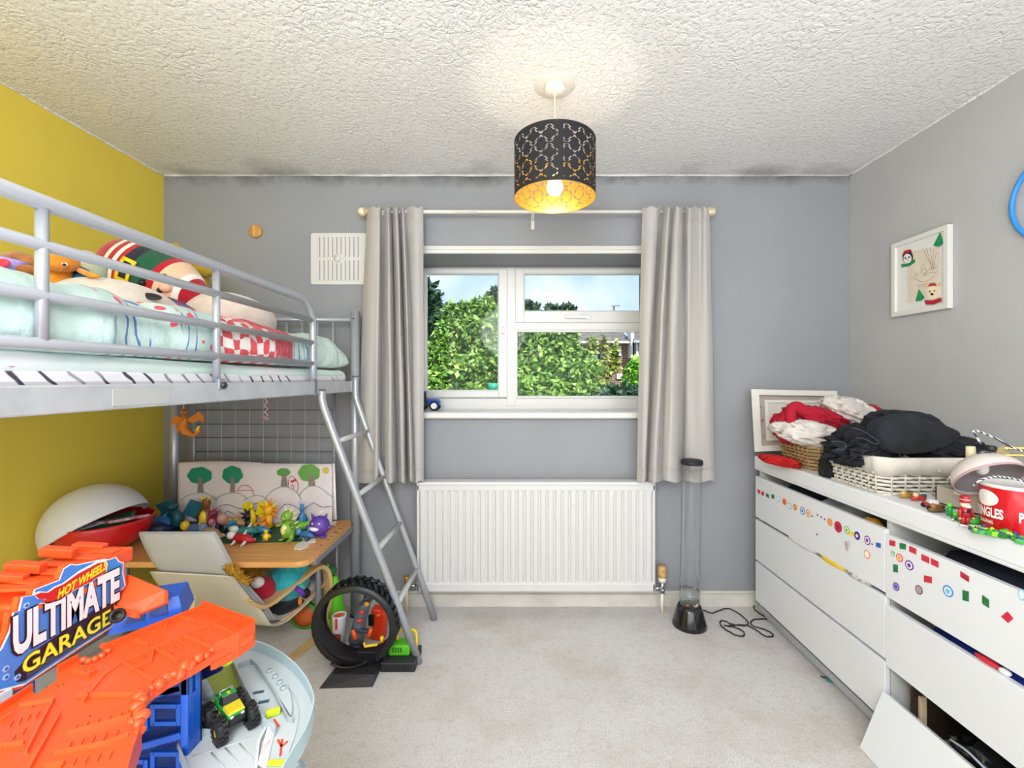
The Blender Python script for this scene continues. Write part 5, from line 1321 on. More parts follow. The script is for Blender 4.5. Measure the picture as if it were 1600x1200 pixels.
# stickers
def zs(x, y): return (1120 + x / 3.3333, 580 + y / 3.3333)
def zs7(x, y): return (1160 + x / 3.334, 840 + y / 3.334)
def sticker(pts, col, par, z=.0012, c2=None, name='sticker'):
    mb = MB(); P = [PX(a, b_, XF) for a, b_ in pts]
    mb.prism([(p.y, p.z) for p in P], lambda a, b_, h: Vector((XF - .0004 - h, a, b_)), z, M(col, .4, col2=c2, vscale=160) if c2 else M(col, .4)); return mb.build(name, par)
def quad_st(cx, cy, w, h, sk, col, c2=None, skv=0.0):
    cx, cy = zs(cx, cy); w /= 3.333; h /= 3.333; sk /= 3.333
    par = d11 if PX(cx, cy, XF).y > y_mid else d12
    return sticker([(cx - w / 2, cy - h / 2 - sk), (cx + w / 2, cy - h / 2 + sk), (cx + w / 2 + skv / 3.3, cy + h / 2 + sk), (cx - w / 2 + skv / 3.3, cy + h / 2 - sk)], col, par, c2=c2)
red_, grn = '#c8223c', '#1f8a44'
for q in ((220, 627, 12, 20, 2, red_), (240, 637, 13, 20, 2, red_), (265, 648, 15, 18, 5, grn, '#0e4a26'), (293, 653, 14, 20, 2, '#1a6a34'), (843, 906, 24, 24, 3, '#1e56c0'),
          (916, 896, 30, 28, 3, red_), (970, 912, 32, 30, 3, grn, '#0c5a2c'), (1022, 932, 36, 30, 8, red_), (1088, 977, 40, 32, 9, '#cc2040'), (1137, 999, 38, 32, 9, '#cc2040'),
          (932, 1027, 24, 40, 2, grn, '#0c5a2c'), (917, 950, 18, 26, 4, '#2a9a5a', '#e0e8e0'), (1101, 1084, 40, 34, 4, red_), (1293, 1070, 44, 30, 14, red_, '#8a1428'), (1298, 1170, 32, 52, 4, grn, '#0c4a26'), (1402, 1200, 34, 44, 12, grn, '#0c4a26'),
          (703, 845, 26, 20, 5, '#e8d824')):
    quad_st(*q)
def circ_st(cx, cy, rx, ry, ring, mid, core=None):
    X_, Y_ = zs(cx, cy); rx /= 3.333; ry /= 3.333
    par = d11 if PX(X_, Y_, XF).y > y_mid else d12
    def ring_(f_, col, z):
        return sticker([(X_ + rx * f_ * cos(a), Y_ + ry * f_ * sin(a) + .42 * rx * f_ * cos(a)) for a in np.linspace(0, 2 * pi, 22, endpoint=False)], col, par, z)
    ring_(1, ring, .0008); ring_(.74, mid, .0012)
    if core: ring_(.42, core, .0016)
for q in ((320, 665, 8, 15, '#8fc6e6', '#eef2f4'), (353, 680, 10, 17, '#e6752a', '#d9621e'), (380, 702, 10, 16, '#86b4dc', '#dfe8f0'), (408, 708, 10, 17, '#e0983a', '#c98a2c', '#e8b860'), (447, 727, 12, 20, '#3a7cc0', '#e6eef4', '#3a7cc0'), (477, 741, 12, 20, '#e09038', '#f0dcc8', '#c98a7a'),
          (590, 786, 14, 20, '#ea8a2c', '#f0a850', '#d98c8a'), (633, 811, 20, 29, '#c01c4c', '#c01c4c', '#8a1436'), (678, 827, 14, 20, '#69b84a', '#e8f0e4', '#69b84a'), (732, 857, 15, 22, '#6a2a9a', '#3a1a5c', '#e8e0f0'), (785, 881, 16, 24, '#7a2aa0', '#f0e8f4', '#6a2a9a'), (783, 954, 16, 23, '#ee8a3a', '#f4ece6', '#f6f2ee'),
          (953, 972, 18, 21, '#e23c6c', '#f0d8a0', '#e8a050'), (1004, 1011, 22, 25, '#6a2a9a', '#f0e8f4', '#6a2a9a'), (935, 1122, 17, 22, '#7a3aa8', '#8c94d0', '#5a4aa0'), (1054, 1139, 19, 24, '#5a3a9a', '#e0a040', '#58a8c0'), (1206, 1146, 27, 30, '#3a8cd0', '#dceaf4', '#7ab4e0'), (1590, 1165, 20, 30, '#8cc4e8', '#dceaf4')):
    circ_st(*q)
for q in ((498, 755), (525, 749), (544, 760), (562, 771), (523, 850), (810, 901)): circ_st(*q, 3.4, 5, '#3a3f6a', '#4a4a7a')
# last red and pale stickers near the frame edge
cx, cy = zs7(1380, 415); sticker([(cx - 9, cy - 1), (cx + 1, cy - 9), (cx + 10, cy + 2), (cx + 2, cy + 9)], '#cc2040', d12)
mb = MB(); p0, p1, p2, p3 = [PX(*zs(*q), XF) for q in ((672, 885), (697, 890), (688, 938), (678, 930))]
mb.prism([(p.y, p.z) for p in (p0, p1, p2, p3)], lambda a, b_, h: Vector((XF - .0004 - h, a, b_)), .004, M('#9a8c8c', .4, col2='#cfc6c4', vscale=60)); mb.build('sticker', d11)

# ================================================================ ON THE CHEST
# leaning frame
t = thing('picture_frame', 'empty wide white picture frame leaning in the corner on the chest', 'picture frame', (W(1240, 0, 2.33).x, 2.33, DT))
def lean(px, py, off=0.0):
    k = (706 - py) / 98.0; return W(px, py, 2.285 + .075 * k - off)
tl_, tr_, br_, bl2 = (1173.5, 608), (1308, 611), (1308, 700), (1179, 706)
def quadpt(u, v, off=0.0):
    x = (tl_[0] * (1 - u) + tr_[0] * u) * (1 - v) + (bl2[0] * (1 - u) + br_[0] * u) * v; y = (tl_[1] * (1 - u) + tr_[1] * u) * (1 - v) + (bl2[1] * (1 - u) + br_[1] * u) * v
    return lean(x, y, off)
def qbar(mb, u0, u1, v0, v1, o0, o1, mt):
    vs = [quadpt(u, v, o) for o in (o0, o1) for u, v in ((u0, v0), (u1, v0), (u1, v1), (u0, v1))]
    mb.add(vs, [(0, 1, 2, 3), (7, 6, 5, 4), (0, 4, 5, 1), (1, 5, 6, 2), (2, 6, 7, 3), (3, 7, 4, 0)], False, mt)
fm = M('#dddad4', .4)
mb = MB()
for q in ((0, .09, 0, 1), (.91, 1, 0, 1), (.09, .91, 0, .09), (.09, .91, .91, 1)): qbar(mb, *q, 0, .03, fm)
mb.build('frame', t)
mb = MB(); qbar(mb, .05, .95, .05, .95, 0, .006, M('#b0a69e', .7, var=.1, vscale=6)); mb.build('backing', t)
mb = MB()
for q in ((.15, .19, .17, .83), (.80, .84, .17, .83), (.19, .80, .17, .21), (.19, .80, .79, .83)): qbar(mb, *q, .006, .014, fm)
mb.build('inner_frame', t)
mb = MB(); qbar(mb, .19, .80, .21, .79, .006, .0075, M('#cfc9c2', .7)); mb.build('mount', t)
mb = MB(); mb.tube([quadpt(u, v, .009) for u, v in ((.255, .62), (.255, .46), (.27, .40), (.295, .40), (.30, .47), (.30, .55))], .0055, 6, M('#3a8a4a', .6)); mb.build('printed_letter', t)
mb = MB(); mb.ell(quadpt(.34, .42, .009), (.008, .003, .008), None, 10, 6, M('#c8423c', .6)); mb.ell(quadpt(.115, .5, .009), (.006, .003, .006), None, 8, 6); mb.ell(quadpt(.105, .28, .009), (.007, .003, .007), None, 8, 6, M('#b99a8c', .7)); mb.ell(quadpt(.115, .75, .009), (.007, .003, .007), None, 8, 6); mb.build('printed_bird', t)
# baskets
def basket(lab, x0, x1, y0, y1, z0, z1, fl, mt, liner, nst=9, rows=9, grp=None, liner_drop=.42):
    t = thing('laundry_basket', lab, 'basket', ((x0 + x1) / 2, (y0 + y1) / 2, z0), grp)
    def corner(k):   # outline growing with height
        f_ = fl * k; return x0 - f_, x1 + f_, y0 - f_, y1 + f_
    per = []
    def outline(k, n=26):
        a, b_, c, d = corner(k); r = .03; P = []
        pts = [(a + r, c), (b_ - r, c), (b_, c + r), (b_, d - r), (b_ - r, d), (a + r, d), (a, d - r), (a, c + r)]
        out = []
        for i in range(8):
            p, q = Vector(pts[i]), Vector(pts[(i + 1) % 8]); m_ = n if i % 2 == 0 else 4
            for j in range(m_): out.append(p.lerp(q, j / m_))
        return out
    n0 = len(outline(0))
    mb = MB()
    for r in range(rows):
        k = (r + .5) / rows; z = z0 + (z1 - z0) * k; O = outline(k); G = []
        ctr_ = Vector(((x0 + x1) / 2, (y0 + y1) / 2))
        P = []
        for i, p in enumerate(O):
            q = O[(i + 1) % n0] - O[i - 1]; nn = Vector((q.y, -q.x)).normalized()
            s_ = sin(i * pi / 2.0 + (r % 2) * pi) * .0045
            P.append(Vector((p.x + nn.x * s_, p.y + nn.y * s_, z)))
        h_ = (z1 - z0) / rows * .40
        mb.tube(P, h_, 6, mt, closed=True, flat=(.42, 1.0))
    w = mb.build('weave', t); w['kind'] = 'stuff'
    mb = MB(); A, B = outline(0), outline(1)
    for i in range(0, n0, 4): mb.cyl((A[i].x, A[i].y, z0), (B[i].x, B[i].y, z1), .0032, n=6, mat=mt)
    o = mb.build('stakes', t); o['kind'] = 'stuff'
    mb = MB(); mb.tube([(p.x, p.y, z1 + .003) for p in outline(1.02)], .008, 8, mt, closed=True); mb.build('rim', t)
    mb = MB(); mb.ab(x0, x1, y0, y1, z0, z0 + .006, mat=mt); mb.build('base', t)
    if liner:
        O1 = outline(1.0); G = []
        for k, off in ((1 - liner_drop, .007), (.95, .0085), (1.03, .006), (1.05, -.001), (1.0, -.006), (.3, -.014)):
            Ok = outline(k); row = []
            for i, p in enumerate(Ok):
                q = Ok[(i + 1) % n0] - Ok[i - 1]; nn = Vector((q.y, -q.x)).normalized(); wv = .0012 * sin(i * 1.3) + .0035 * sin(i * .37) * (k < .7) + .002 * sin(i * .61 + k * 5)
                row.append((p.x + nn.x * (off + wv), p.y + nn.y * (off + wv), z0 + (z1 - z0) * k + (.006 * sin(i * .31) if k < .9 else 0)))
            G.append(row)
        mb = MB(); mb.sheet(G, liner, closed_u=True); mb.build('liner', t, solid=.0015)
    return t
wick = M('#b8976a', .7, col2='#8f7248', vscale=40, bump=.4, bscale=90); wickw = M('#d9d3ca', .6, var=.12, vscale=40)
basket('natural wicker basket of red and white clothes beside the leaning frame', 1.265, 1.55, 1.915, 2.15, DT, .975, .025, wick, M('#c9b79a', .8, bump=.4, bscale=30), liner_drop=.10)
basket('white wicker basket with cloth liner, under the heap of black clothes', 1.24, 1.60, 1.515, 1.775, DT, .955, .012, wickw, M('#cfcac2', .85, bump=.35, bscale=26), rows=9)
def garment(lab, c, r, mt, R=None, sd=0.0, amp=.22, fr=2.4, ridge=.10, name='garment', cat='clothes', group=None, nu=64, nv=36, smin=None):
    def fn(d):
        v = d * fr + Vector((sd, sd * .7, 0))
        k = 1 + amp * noise.noise(v * .8) + ridge * (1 - 9 * noise.noise(Vector((v.x * 1.5 + v.z, v.y * 1.5, v.z * 1.9)) + Vector((7, 0, 0))) ** 2)
        k += .03 * (1 - 12 * noise.noise(v * 2.2 + Vector((0, 3, 0))) ** 2)
        return max(.5, k)
    mb = MB(); mb.ell(c, r, R, nu, nv, mt, fn)
    if smin is not None:
        for v in mb.bm.verts: v.co.z = max(v.co.z, smin)
    return tag(mb.build(name), lab, cat, group)
redc = M('#a80f2c', .95, bump=.12, bscale=160); whc = M('#dcd6d2', .9, bump=.12, bscale=30, col2='#c6bfbc', vscale=14); blc = M('#121418', .95, bump=.5, bscale=70, col2='#1c212b', vscale=14)
def P_(px, py, Y): return W(px, py, Y)
gr_ = 'clothes heaped in the natural basket'
garment('white shirt drooping over the front rim of the natural basket', P_(1262, 677, 1.96), (.135, .08, .052), whc, rot(8, 10, -8), 2.0, .2, 2.6, .13, group=gr_)
garment('crimson school jumper lying across the white shirts', P_(1278, 655, 2.02), (.135, .09, .05), redc, rot(0, 14, -6), 5.0, .2, 2.2, .12, group=gr_)
garment('crumpled crimson sleeve bunched at the left of the basket', P_(1228, 668, 2.02), (.050, .06, .065), redc, rot(0, -25, 0), 8.0, .2, 3.2, .2, group=gr_)
mb = MB()
mb.tube(catmull([P_(1236, 662, 1.97), P_(1236, 643, 1.98), P_(1245, 636, 1.98), P_(1262, 645, 1.97), P_(1290, 652, 1.96)], 6), [.022] * 8 + [.026] * 17, 12, redc); tag(mb.build('jumper_sleeve'), 'raised crimson sleeve loop on top of the basket heap', 'clothes', gr_)
garment('white printed top at the peak of the basket heap', P_(1325, 645, 2.05), (.115, .09, .065), whc, rot(0, 22, -10), 11.0, .18, 2.4, .12, group=gr_)
garment('rounded crimson cap end behind the white top', P_(1366, 648, 2.13), (.06, .05, .04), redc, rot(0, 35, 0), 3.0, .06, 1.6, .02, group=gr_)
garment('flat red cloth lying on the chest beside the frame', W(1218, 720, 2.03) , (.075, .09, .022), M('#c41c1c', .9, bump=.4, bscale=50), rot(0, 10, 10), 4.0, .2, 2.4, .12, smin=DT)
gb = 'black clothes heaped on the white basket'
garment('black knitted jumper spread as the peak of the dark heap', P_(1422, 678, 1.62), (.155, .10, .075), blc, rot(0, 16, 10), 1.0, .14, 1.8, .08, group=gb)
garment('black trousers crumpled at the left of the dark heap', P_(1355, 695, 1.66), (.125, .11, .065), blc, rot(0, -14, 0), 6.0, .22, 2.8, .2, group=gb)
garment('black leggings trailing along the right rim of the white basket', P_(1470, 700, 1.60), (.13, .08, .048), blc, rot(0, 6, -6), 9.0, .18, 2.4, .13, group=gb)
garment('black trouser leg hanging down between the two baskets', P_(1303, 727, 1.80), (.045, .05, .07), blc, rot(0, 14, 0), 12.0, .12, 2.2, .1, group=gb, smin=DT)
# folded pointed flap of the top jumper
mb = MB(); A_ = [(1375, 662), (1412, 646), (1440, 652), (1498, 674), (1490, 690), (1450, 706), (1400, 708), (1378, 690)]
vs = [W(a, b_, 1.50 + .0 * i) for i, (a, b_) in enumerate(A_)]
cen = W(1430, 680, 1.47)
rings = []
for k in (1.0, .92, .6, .25):
    rings.append([cen.lerp(v, k) + Vector((0, -.02 * (1 - k) + .006 * noise.noise(v * 9 + Vector((k * 3, 0, 0))), .0)) for v in catmull(vs, 5, closed=True)])
back = [v + Vector((.02, .08, -.01)) for v in catmull(vs, 5, closed=True)]
mb.sheet([back] + rings, blc, closed_u=True); mb.add(rings[-1], [tuple(range(len(rings[-1])))], True); tag(mb.build('garment'), 'folded black jumper front with a pointed corner on the dark heap', 'clothes', gb)
# seams
mb = MB()
for q in ([(1330, 668), (1345, 672), (1362, 682), (1372, 690), (1368, 694), (1352, 686), (1338, 684)], [(1300, 690), (1315, 690), (1322, 696), (1318, 702), (1306, 702)], [(1378, 700), (1395, 702), (1404, 708), (1408, 716)]):
    mb.tube(catmull([W(a, b_, 1.515) for a, b_ in q], 6), .0022, 6, M('#2c3644', .9))
mb.free = None
tag(mb.build('hem_band', bpy.data.objects['garment.007'] if 'garment.007' in bpy.data.objects else None), None, None)

# desk lamp
t = thing('desk_lamp', 'pale grey dome reading lamp with brass arm beside the red tin', 'lamp', (1.66, 1.22, DT))
lg = M('#cfc6c4', .35, name='lamp_enamel'); brass = M('#d9b45c', .3, .7)
hc_ = W(1546, 748, 1.24); kk = 1.24 / F; RL_ = 45 * kk
hd = rot(-44, 8, 0); prof = [(.013, RL_ * .86), (.02, RL_ * .84)] + [(RL_ * sin(a), RL_ * .80 * cos(a)) for a in np.linspace(.32, 1.50, 14)] + [(RL_, -.004)]
mb = MB(); mb.lathe(prof, hc_, hd, 44, lg); mb.build('shade', t, solid=.002)
mb = MB(); mb.lathe([(.02, RL_ * .82)] + [(RL_ * .985 * sin(a), RL_ * .785 * cos(a)) for a in np.linspace(.32, 1.50, 14)], hc_, hd, 44, M('#8f8a8c', .5)); mb.build('shade_lining', t)
mb = MB(); mb.lathe([(RL_ + .001, -.006), (RL_ + .002, -.002), (RL_ + .001, .001)], hc_, hd, 44, M('#b58e96', .4)); mb.build('shade_rim', t)
np_ = hc_ + hd @ Vector((0, 0, RL_ * .84 + .016)); mb = MB(); mb.cyl(np_ + Vector((0.0, 0, -.018)), np_ + Vector((-.002, 0, .022)), .0125, .0105, 20, M('#d6cfa8', .4)); mb.build('neck', t)
mb = MB(); mb.ell(hc_ + hd @ Vector((.0, 0, .035)), (.016, .016, .02), None, 14, 10, M('#e9e6e0', .3)); mb.build('lamp_bulb', t)
j0 = W(1562, 705, 1.24)
for dz in (.009, -.011):
    mb = MB(); mb.tube([j0 + Vector((.01, 0, dz)), Vector((1.64, 1.22, j0.z + dz))], .0045, 8, brass); mb.build('arm', t)
mb = MB(); mb.prism([(-.02, .004), (.0, .014), (.022, .012), (.024, -.006), (.006, -.020), (-.008, -.012)], lambda a, b_, h: j0 + Vector((a, -.004 + h, b_)), .004, M('#b9ab72', .3, .6)); mb.cyl(j0 + Vector((-.026, -.01, .008)), j0 + Vector((-.026, .008, .008)), .009, mat=M('#1d1e22', .5)); mb.cyl(j0 + Vector((.014, -.008, .006)), j0 + Vector((.014, -.004, .006)), .003, mat=chrome); mb.cyl(j0 + Vector((.004, -.008, -.012)), j0 + Vector((.004, -.004, -.012)), .003)
mb.build('joint_plate', t)
mb = MB(); mb.cyl(np_ + Vector((.012, 0, .0)), j0 + Vector((-.02, 0, .002)), .004, mat=chrome); mb.build('thumb_screw', t)
mb = MB(); mb.cyl((1.64, 1.22, DT + .02), (1.64, 1.22, j0.z + .02), .008, mat=brass); mb.build('post', t)
mb = MB(); mb.cyl((1.66, 1.22, DT), (1.66, 1.22, DT + .022), .075, n=32, mat=lg); mb.build('base', t)
mb = MB(); m_rope = bpy.data.materials.new('twist_flex'); m_rope.use_nodes = True; n = m_rope.node_tree; g = N(n, 'TexCoord'); wv = N(n, 'TexWave', Scale=55.0); wv.bands_direction = 'DIAGONAL'; n.links.new(g.outputs['Object'], wv.inputs['Vector']); n.links.new(ramp_(n, wv.outputs['Fac'], [(.45, lin('#3a3a44')), (.55, lin('#e6e4e2'))]), n.nodes['Principled BSDF'].inputs['Base Color'])
mb.tube(catmull([W(1532, 694, 1.24), W(1526, 682, 1.24), W(1521, 673, 1.24), W(1530, 674, 1.24), W(1556, 685, 1.24), W(1580, 698, 1.23), W(1620, 712, 1.23)], 6), .0026, 8, m_rope); mb.build('flex', t)
mb = MB(); mb.tube(catmull([W(1519, 760, 1.20), W(1530, 751, 1.17), W(1552, 745, 1.16), W(1575, 746, 1.16), W(1600, 752, 1.16)], 6), .0026, 8, m_rope); mb.build('flex', t)

# red snack tin
TX, TY, TR = 1.300, 1.165, .0655; TZ0, TZ1 = DT, .958
t = thing('snack_tin', 'short wide red tin with white lettering at the near end of the chest', 'tin', (TX, TY, TZ0))
tr_m = M('#c00d1c', .25, coat=.3)
mb = MB(); mb.lathe([(0, TZ0), (TR - .002, TZ0), (TR, TZ0 + .003), (TR, TZ1 - .008)], (TX, TY, 0), n=56, mat=tr_m); tb_ = mb.build('body', t)
mb = MB(); mb.lathe([(TR, TZ1 - .009), (TR + .0018, TZ1 - .007), (TR + .0018, TZ1), (TR - .003, TZ1), (TR - .004, TZ1 - .006), (0, TZ1 - .007)], (TX, TY, 0), n=56, mat=M('#d9d6d4', .3)); mb.build('lid', t)
def cylmap(a0):
    return lambda x, y, h: Vector((TX + (TR + h) * cos(a0 + x / TR), TY + (TR + h) * sin(a0 + x / TR), y))
def tin_panel(ac):
    f = cylmap(ac); mb = MB()
    def poly(pts, col, h):
        c0 = (sum(p[0] for p in pts) / len(pts), sum(p[1] for p in pts) / len(pts)); rings = [[f(c0[0] + (p[0] - c0[0]) * k, c0[1] + (p[1] - c0[1]) * k, h) for p in pts] for k in (.02, .35, .7, 1)]
        mb.sheet(rings, M(col, .3), closed_u=True)
    poly([(.030 * cos(a) * (1.0), TZ0 + .085 + .021 * sin(a)) for a in np.linspace(0, 2 * pi, 40, endpoint=False)], '#eeeae6', .0006)
    mb.build('oval_emblem', tb_)
    mb = MB(); text_into(mb, 'PRINGLES', lambda x, y, h: f(x, TZ0 + .036 + y, h), .026, .078, M('#f2efec', .3), bold=.035, align='C', depth=.0008); text_into(mb, 'ORIGINAL', lambda x, y, h: f(x, TZ0 + .020 + y, h), .0085, .040, M('#f2efec', .3), bold=.02, align='C', depth=.0008)
    mb.build('lettering', tb_)
tin_panel(radians(171)); tin_panel(radians(171 + 92))

# box, books
cbm = M('#b9b0a6', .7)
t = thing('open_box', 'low grey card box behind the toy soldiers', 'box', (1.46, 1.31, DT))
mb = MB(); x0, x1, y0, y1, z1 = 1.34, 1.62, 1.28, 1.43, DT + .055
mb.ab(x0, x1, y0, y0 + .004, DT, z1, mat=cbm); mb.ab(x0, x1, y1 - .004, y1, DT, z1); mb.ab(x0, x0 + .004, y0, y1, DT, z1); mb.ab(x1 - .004, x1, y0, y1, DT, z1); mb.ab(x0, x1, y0, y1, DT, DT + .004); mb.build('walls', t)
for i, (x, y, z, rx_, ry_, rz_, col, lab) in enumerate(((1.42, 1.35, DT + .062, 14, -18, 25, '#cdbd9c', 'cream covered book slanting in the box'), (1.50, 1.34, DT + .058, 10, -14, 20, '#2f4a30', 'dark green book under the cream one'), (1.47, 1.40, DT + .075, 18, -6, 10, '#d09a2c', 'thin book with an orange edge at the back'))):
    t = thing('book', lab, 'book', (x, y, z), 'books in the card box'); R_ = rot(rx_, ry_, rz_)
    mb = MB(); mb.box((x, y, z), (.15, .10, .010), R_, mat=M(col, .6)); mb.build('cover', t); mb = MB(); mb.box(Vector((x, y, z)) + R_ @ Vector((-.002, -.002, 0)), (.152, .099, .0075), R_, mat=M('#e9e4da', .7)); mb.build('pages', t)
# nutcracker
q = PZ(1510, 800, DT) ; q.y = 1.20; q.x = (1508 - CX) * 1.20 / F; k = 1.20 / F
t = thing('nutcracker', 'small red nutcracker soldier figure standing by the tin', 'figurine', (q.x, q.y, DT)); rs = M('#a81828', .4); dk = M('#1c1a2a', .4); gd = M('#d9b04a', .3, .5); fc = M('#e8cbb4', .5)
zb = DT; H = .083
def cz(f_): return zb + H * f_
for sgn in (-1, 1):
    mb = MB(); mb.cyl((q.x + sgn * .006, q.y, zb + .002), (q.x + sgn * .006, q.y, cz(.36)), .005, .0055, 10, rs); mb.box((q.x + sgn * .006, q.y - .002, zb + .003), (.009, .014, .006), bev=.002, mat=gd); mb.build('leg', t)
    mb = MB(); mb.tube([(q.x + sgn * .012, q.y, cz(.60)), (q.x + sgn * .0165, q.y - .002, cz(.48)), (q.x + sgn * .0175, q.y - .004, cz(.30))], [.0042, .004, .0034], 8, rs); mb.ell((q.x + sgn * .0178, q.y - .004, cz(.27)), .0036, None, 8, 6, gd); mb.build('arm', t)
mb = MB(); mb.lathe([(0, cz(.34)), (.012, cz(.34)), (.0105, cz(.45)), (.012, cz(.60)), (.006, cz(.64)), (0, cz(.64))], (q.x, q.y, 0), n=16, mat=rs); mb.lathe([(.0118, cz(.46)), (.0122, cz(.485))], (q.x, q.y, 0), n=16, mat=dk); mb.box((q.x, q.y - .011, cz(.53)), (.010, .003, .010), mat=dk); mb.build('body', t)
mb = MB(); mb.lathe([(0, cz(.62)), (.0095, cz(.63)), (.0100, cz(.78)), (0, cz(.79))], (q.x, q.y, 0), n=16, mat=fc); mb.box((q.x, q.y - .0098, cz(.665)), (.010, .002, .006), mat=M('#f1efee', .6)); mb.ell((q.x - .003, q.y - .0095, cz(.725)), .0012, None, 6, 4, dk); mb.ell((q.x + .003, q.y - .0095, cz(.725)), .0012, None, 6, 4, dk); mb.build('head', t)
mb = MB(); mb.lathe([(.0105, cz(.77)), (.0112, cz(.79)), (.0112, cz(.97)), (.0095, cz(1.0)), (0, cz(1.0))], (q.x, q.y, 0), n=16, mat=rs); mb.lathe([(.0115, cz(.87)), (.0115, cz(.89))], (q.x, q.y, 0), n=16, mat=M('#e5dcd6', .5)); mb.build('hat', t)
# toy soldiers / vehicles along the edge
def smalltoy(lab, px, py, cols_, kind, Yo=None, grp=None, s_=1.0):
    p = PZ(px, py, DT)
    if Yo: p = Vector(((px - CX) * Yo / F, Yo, DT))
    t = thing('toy_figure', lab, 'toy', p, grp); ms = [M(c, .4) for c in cols_]
    if kind == 'man':
        mb = MB(); mb.lathe([(0, 0), (.009 * s_, 0), (.007 * s_, .016 * s_), (.009 * s_, .026 * s_), (.004 * s_, .031 * s_), (0, .031 * s_)], p, n=12, mat=ms[0]); mb.build('body', t)
        mb = MB(); mb.ell(p + Vector((0, 0, .037 * s_)), .0075 * s_, None, 12, 8, ms[1]); mb.build('head', t)
        mb = MB(); mb.tube([p + Vector((-.008, 0, .024)) * s_, p + Vector((-.016, -.004, .016)) * s_], .0028 * s_, 6, ms[0]); mb.tube([p + Vector((.008, 0, .024)) * s_, p + Vector((.017, -.004, .026)) * s_], .0028 * s_, 6); mb.build('arms', t)
    elif kind == 'car':
        mb = MB(); mb.box(p + Vector((0, 0, .010 * s_)), (.026 * s_, .046 * s_, .011 * s_), rot(0, 0, -20), .003, ms[0]); mb.build('body', t)
        mb = MB(); mb.box(p + Vector((0, 0, .019 * s_)), (.022 * s_, .024 * s_, .010 * s_), rot(0, 0, -20), .003, ms[1], (.8, .7)); mb.build('cabin', t)
        for a in (-1, 1):
            for c in (-1, 1): mb = MB(); o_ = rot(0, 0, -20) @ Vector((a * .013 * s_, c * .014 * s_, .0055 * s_)); mb.cyl(p + o_ - Vector((.003, 0, 0)), p + o_ + Vector((.003, 0, 0)), .0055 * s_, n=12, mat=M('#15151a', .6)); mb.build('wheel', t)
    else:
        mb = MB(); mb.tube([p + Vector((-.022, .0, .006)) * s_, p + Vector((-.006, 0, .011)) * s_, p + Vector((.012, 0, .010)) * s_, p + Vector((.024, 0, .005)) * s_], [.004 * s_, .009 * s_, .008 * s_, .003 * s_], 8, ms[0]); mb.build('body', t)
        mb = MB(); mb.ell(p + Vector((-.012, -.002, .019)) * s_, (.007 * s_,) * 3, None, 10, 8, ms[1]); mb.ell(p + Vector((.010, -.003, .017)) * s_, (.010 * s_, .006 * s_, .005 * s_), None, 10, 8, ms[2]); mb.build('saddle', t)
smalltoy('gold animal toy nearest the white basket on the chest edge', 1416, 779, ('#a8842c', '#d6b45c', '#8a6a20'), 'beast', s_=1.0)
smalltoy('red and teal rider toy lying beside the gold animal', 1436, 783, ('#c0302c', '#e6c49a', '#1f4a5a'), 'beast', s_=1.1)
smalltoy('red toy car with white roof among the toys on the chest', 1457, 795, ('#c0222c', '#d9dde0'), 'car', s_=1.2)
smalltoy('brown tracked toy behind the red toy car', 1464, 801, ('#6a4a24', '#8a6a34', '#4a3418'), 'beast', s_=1.1)
smalltoy('tiny bright green toy man standing near the nutcracker', 1484, 806, ('#1fa04a', '#6adc4a'), 'man', s_=.85)
smalltoy('green toy frog beside the coiled cord', 1498, 812, ('#2f8a2c', '#7ac83a', '#2f8a2c'), 'beast', s_=.9)
rr = random.Random(12); cols_ = ['#2f9a3a', '#7ac820', '#a8dc30', '#1f7a30', '#6a3fae', '#2f4a8a']
for i in range(18):
    px = 1520 + i * 4.6 + rr.uniform(-3, 3); py = 829 + (px - 1520) * .26 + rr.uniform(-7, 3)
    p = PZ(px, py, DT); c = cols_[rr.randrange(6)]
    mb = MB(); r = rr.uniform(.007, .011)
    if i % 3 == 0: mb.lathe([(0, 0), (r, 0), (r * 1.15, r * .5), (r * .8, r * 1.0), (0, r * 1.05)], p, n=12, mat=M(c, .35)); mb.ell(p + Vector((0, 0, r * 1.2)), r * .5, None, 8, 6, M(cols_[(i + 2) % 6], .35))
    else: mb.box(p + Vector((0, 0, r * .55)), (r * 2, r * 1.6, r * 1.1), rot(0, 0, rr.uniform(0, 180)), .0025, M(c, .35)); mb.ell(p + Vector((0, 0, r * 1.15)), (r * .6, r * .6, r * .4), None, 8, 6, M(cols_[(i + 1) % 6], .35))
    tag(mb.build('toy_block'), dict(zip(cols_, ('small mid green', 'small lime green', 'small yellow green', 'small dark green', 'small purple', 'small blue')))[c] + (' domed toy piece' if i % 3 == 0 else ' toy brick') + ' in the pile beside the red tin', 'toy', 'small toy pieces piled beside the red tin')
p = PZ(1545, 817, DT); p.x += .0; mb = MB(); mb.lathe([(0, 0), (.020, 0), (.026, .012), (.020, .02), (.012, .021), (0, .019)], (1.238, 1.222, DT), n=24, mat=M('#2f9a3a', .35)); mb.lathe([(.012, .0215), (.006, .025), (0, .025)], (1.238, 1.222, DT), n=16, mat=M('#b8dc40', .4)); tag(mb.build('toy_turtle'), 'round green toy shell with lime top in front of the red tin', 'toy')
mb = MB(); mb.tube(catmull([PZ(1488, 812, DT + .004), PZ(1500, 806, DT + .004), PZ(1515, 804, DT + .005), PZ(1535, 812, DT + .004), PZ(1545, 820, DT + .004), PZ(1520, 822, DT + .004), PZ(1500, 820, DT + .004)], 6), .003, 8, m_rope); tag(mb.build('coiled_cord'), 'coil of twisted grey and white cord on the chest', 'cord')
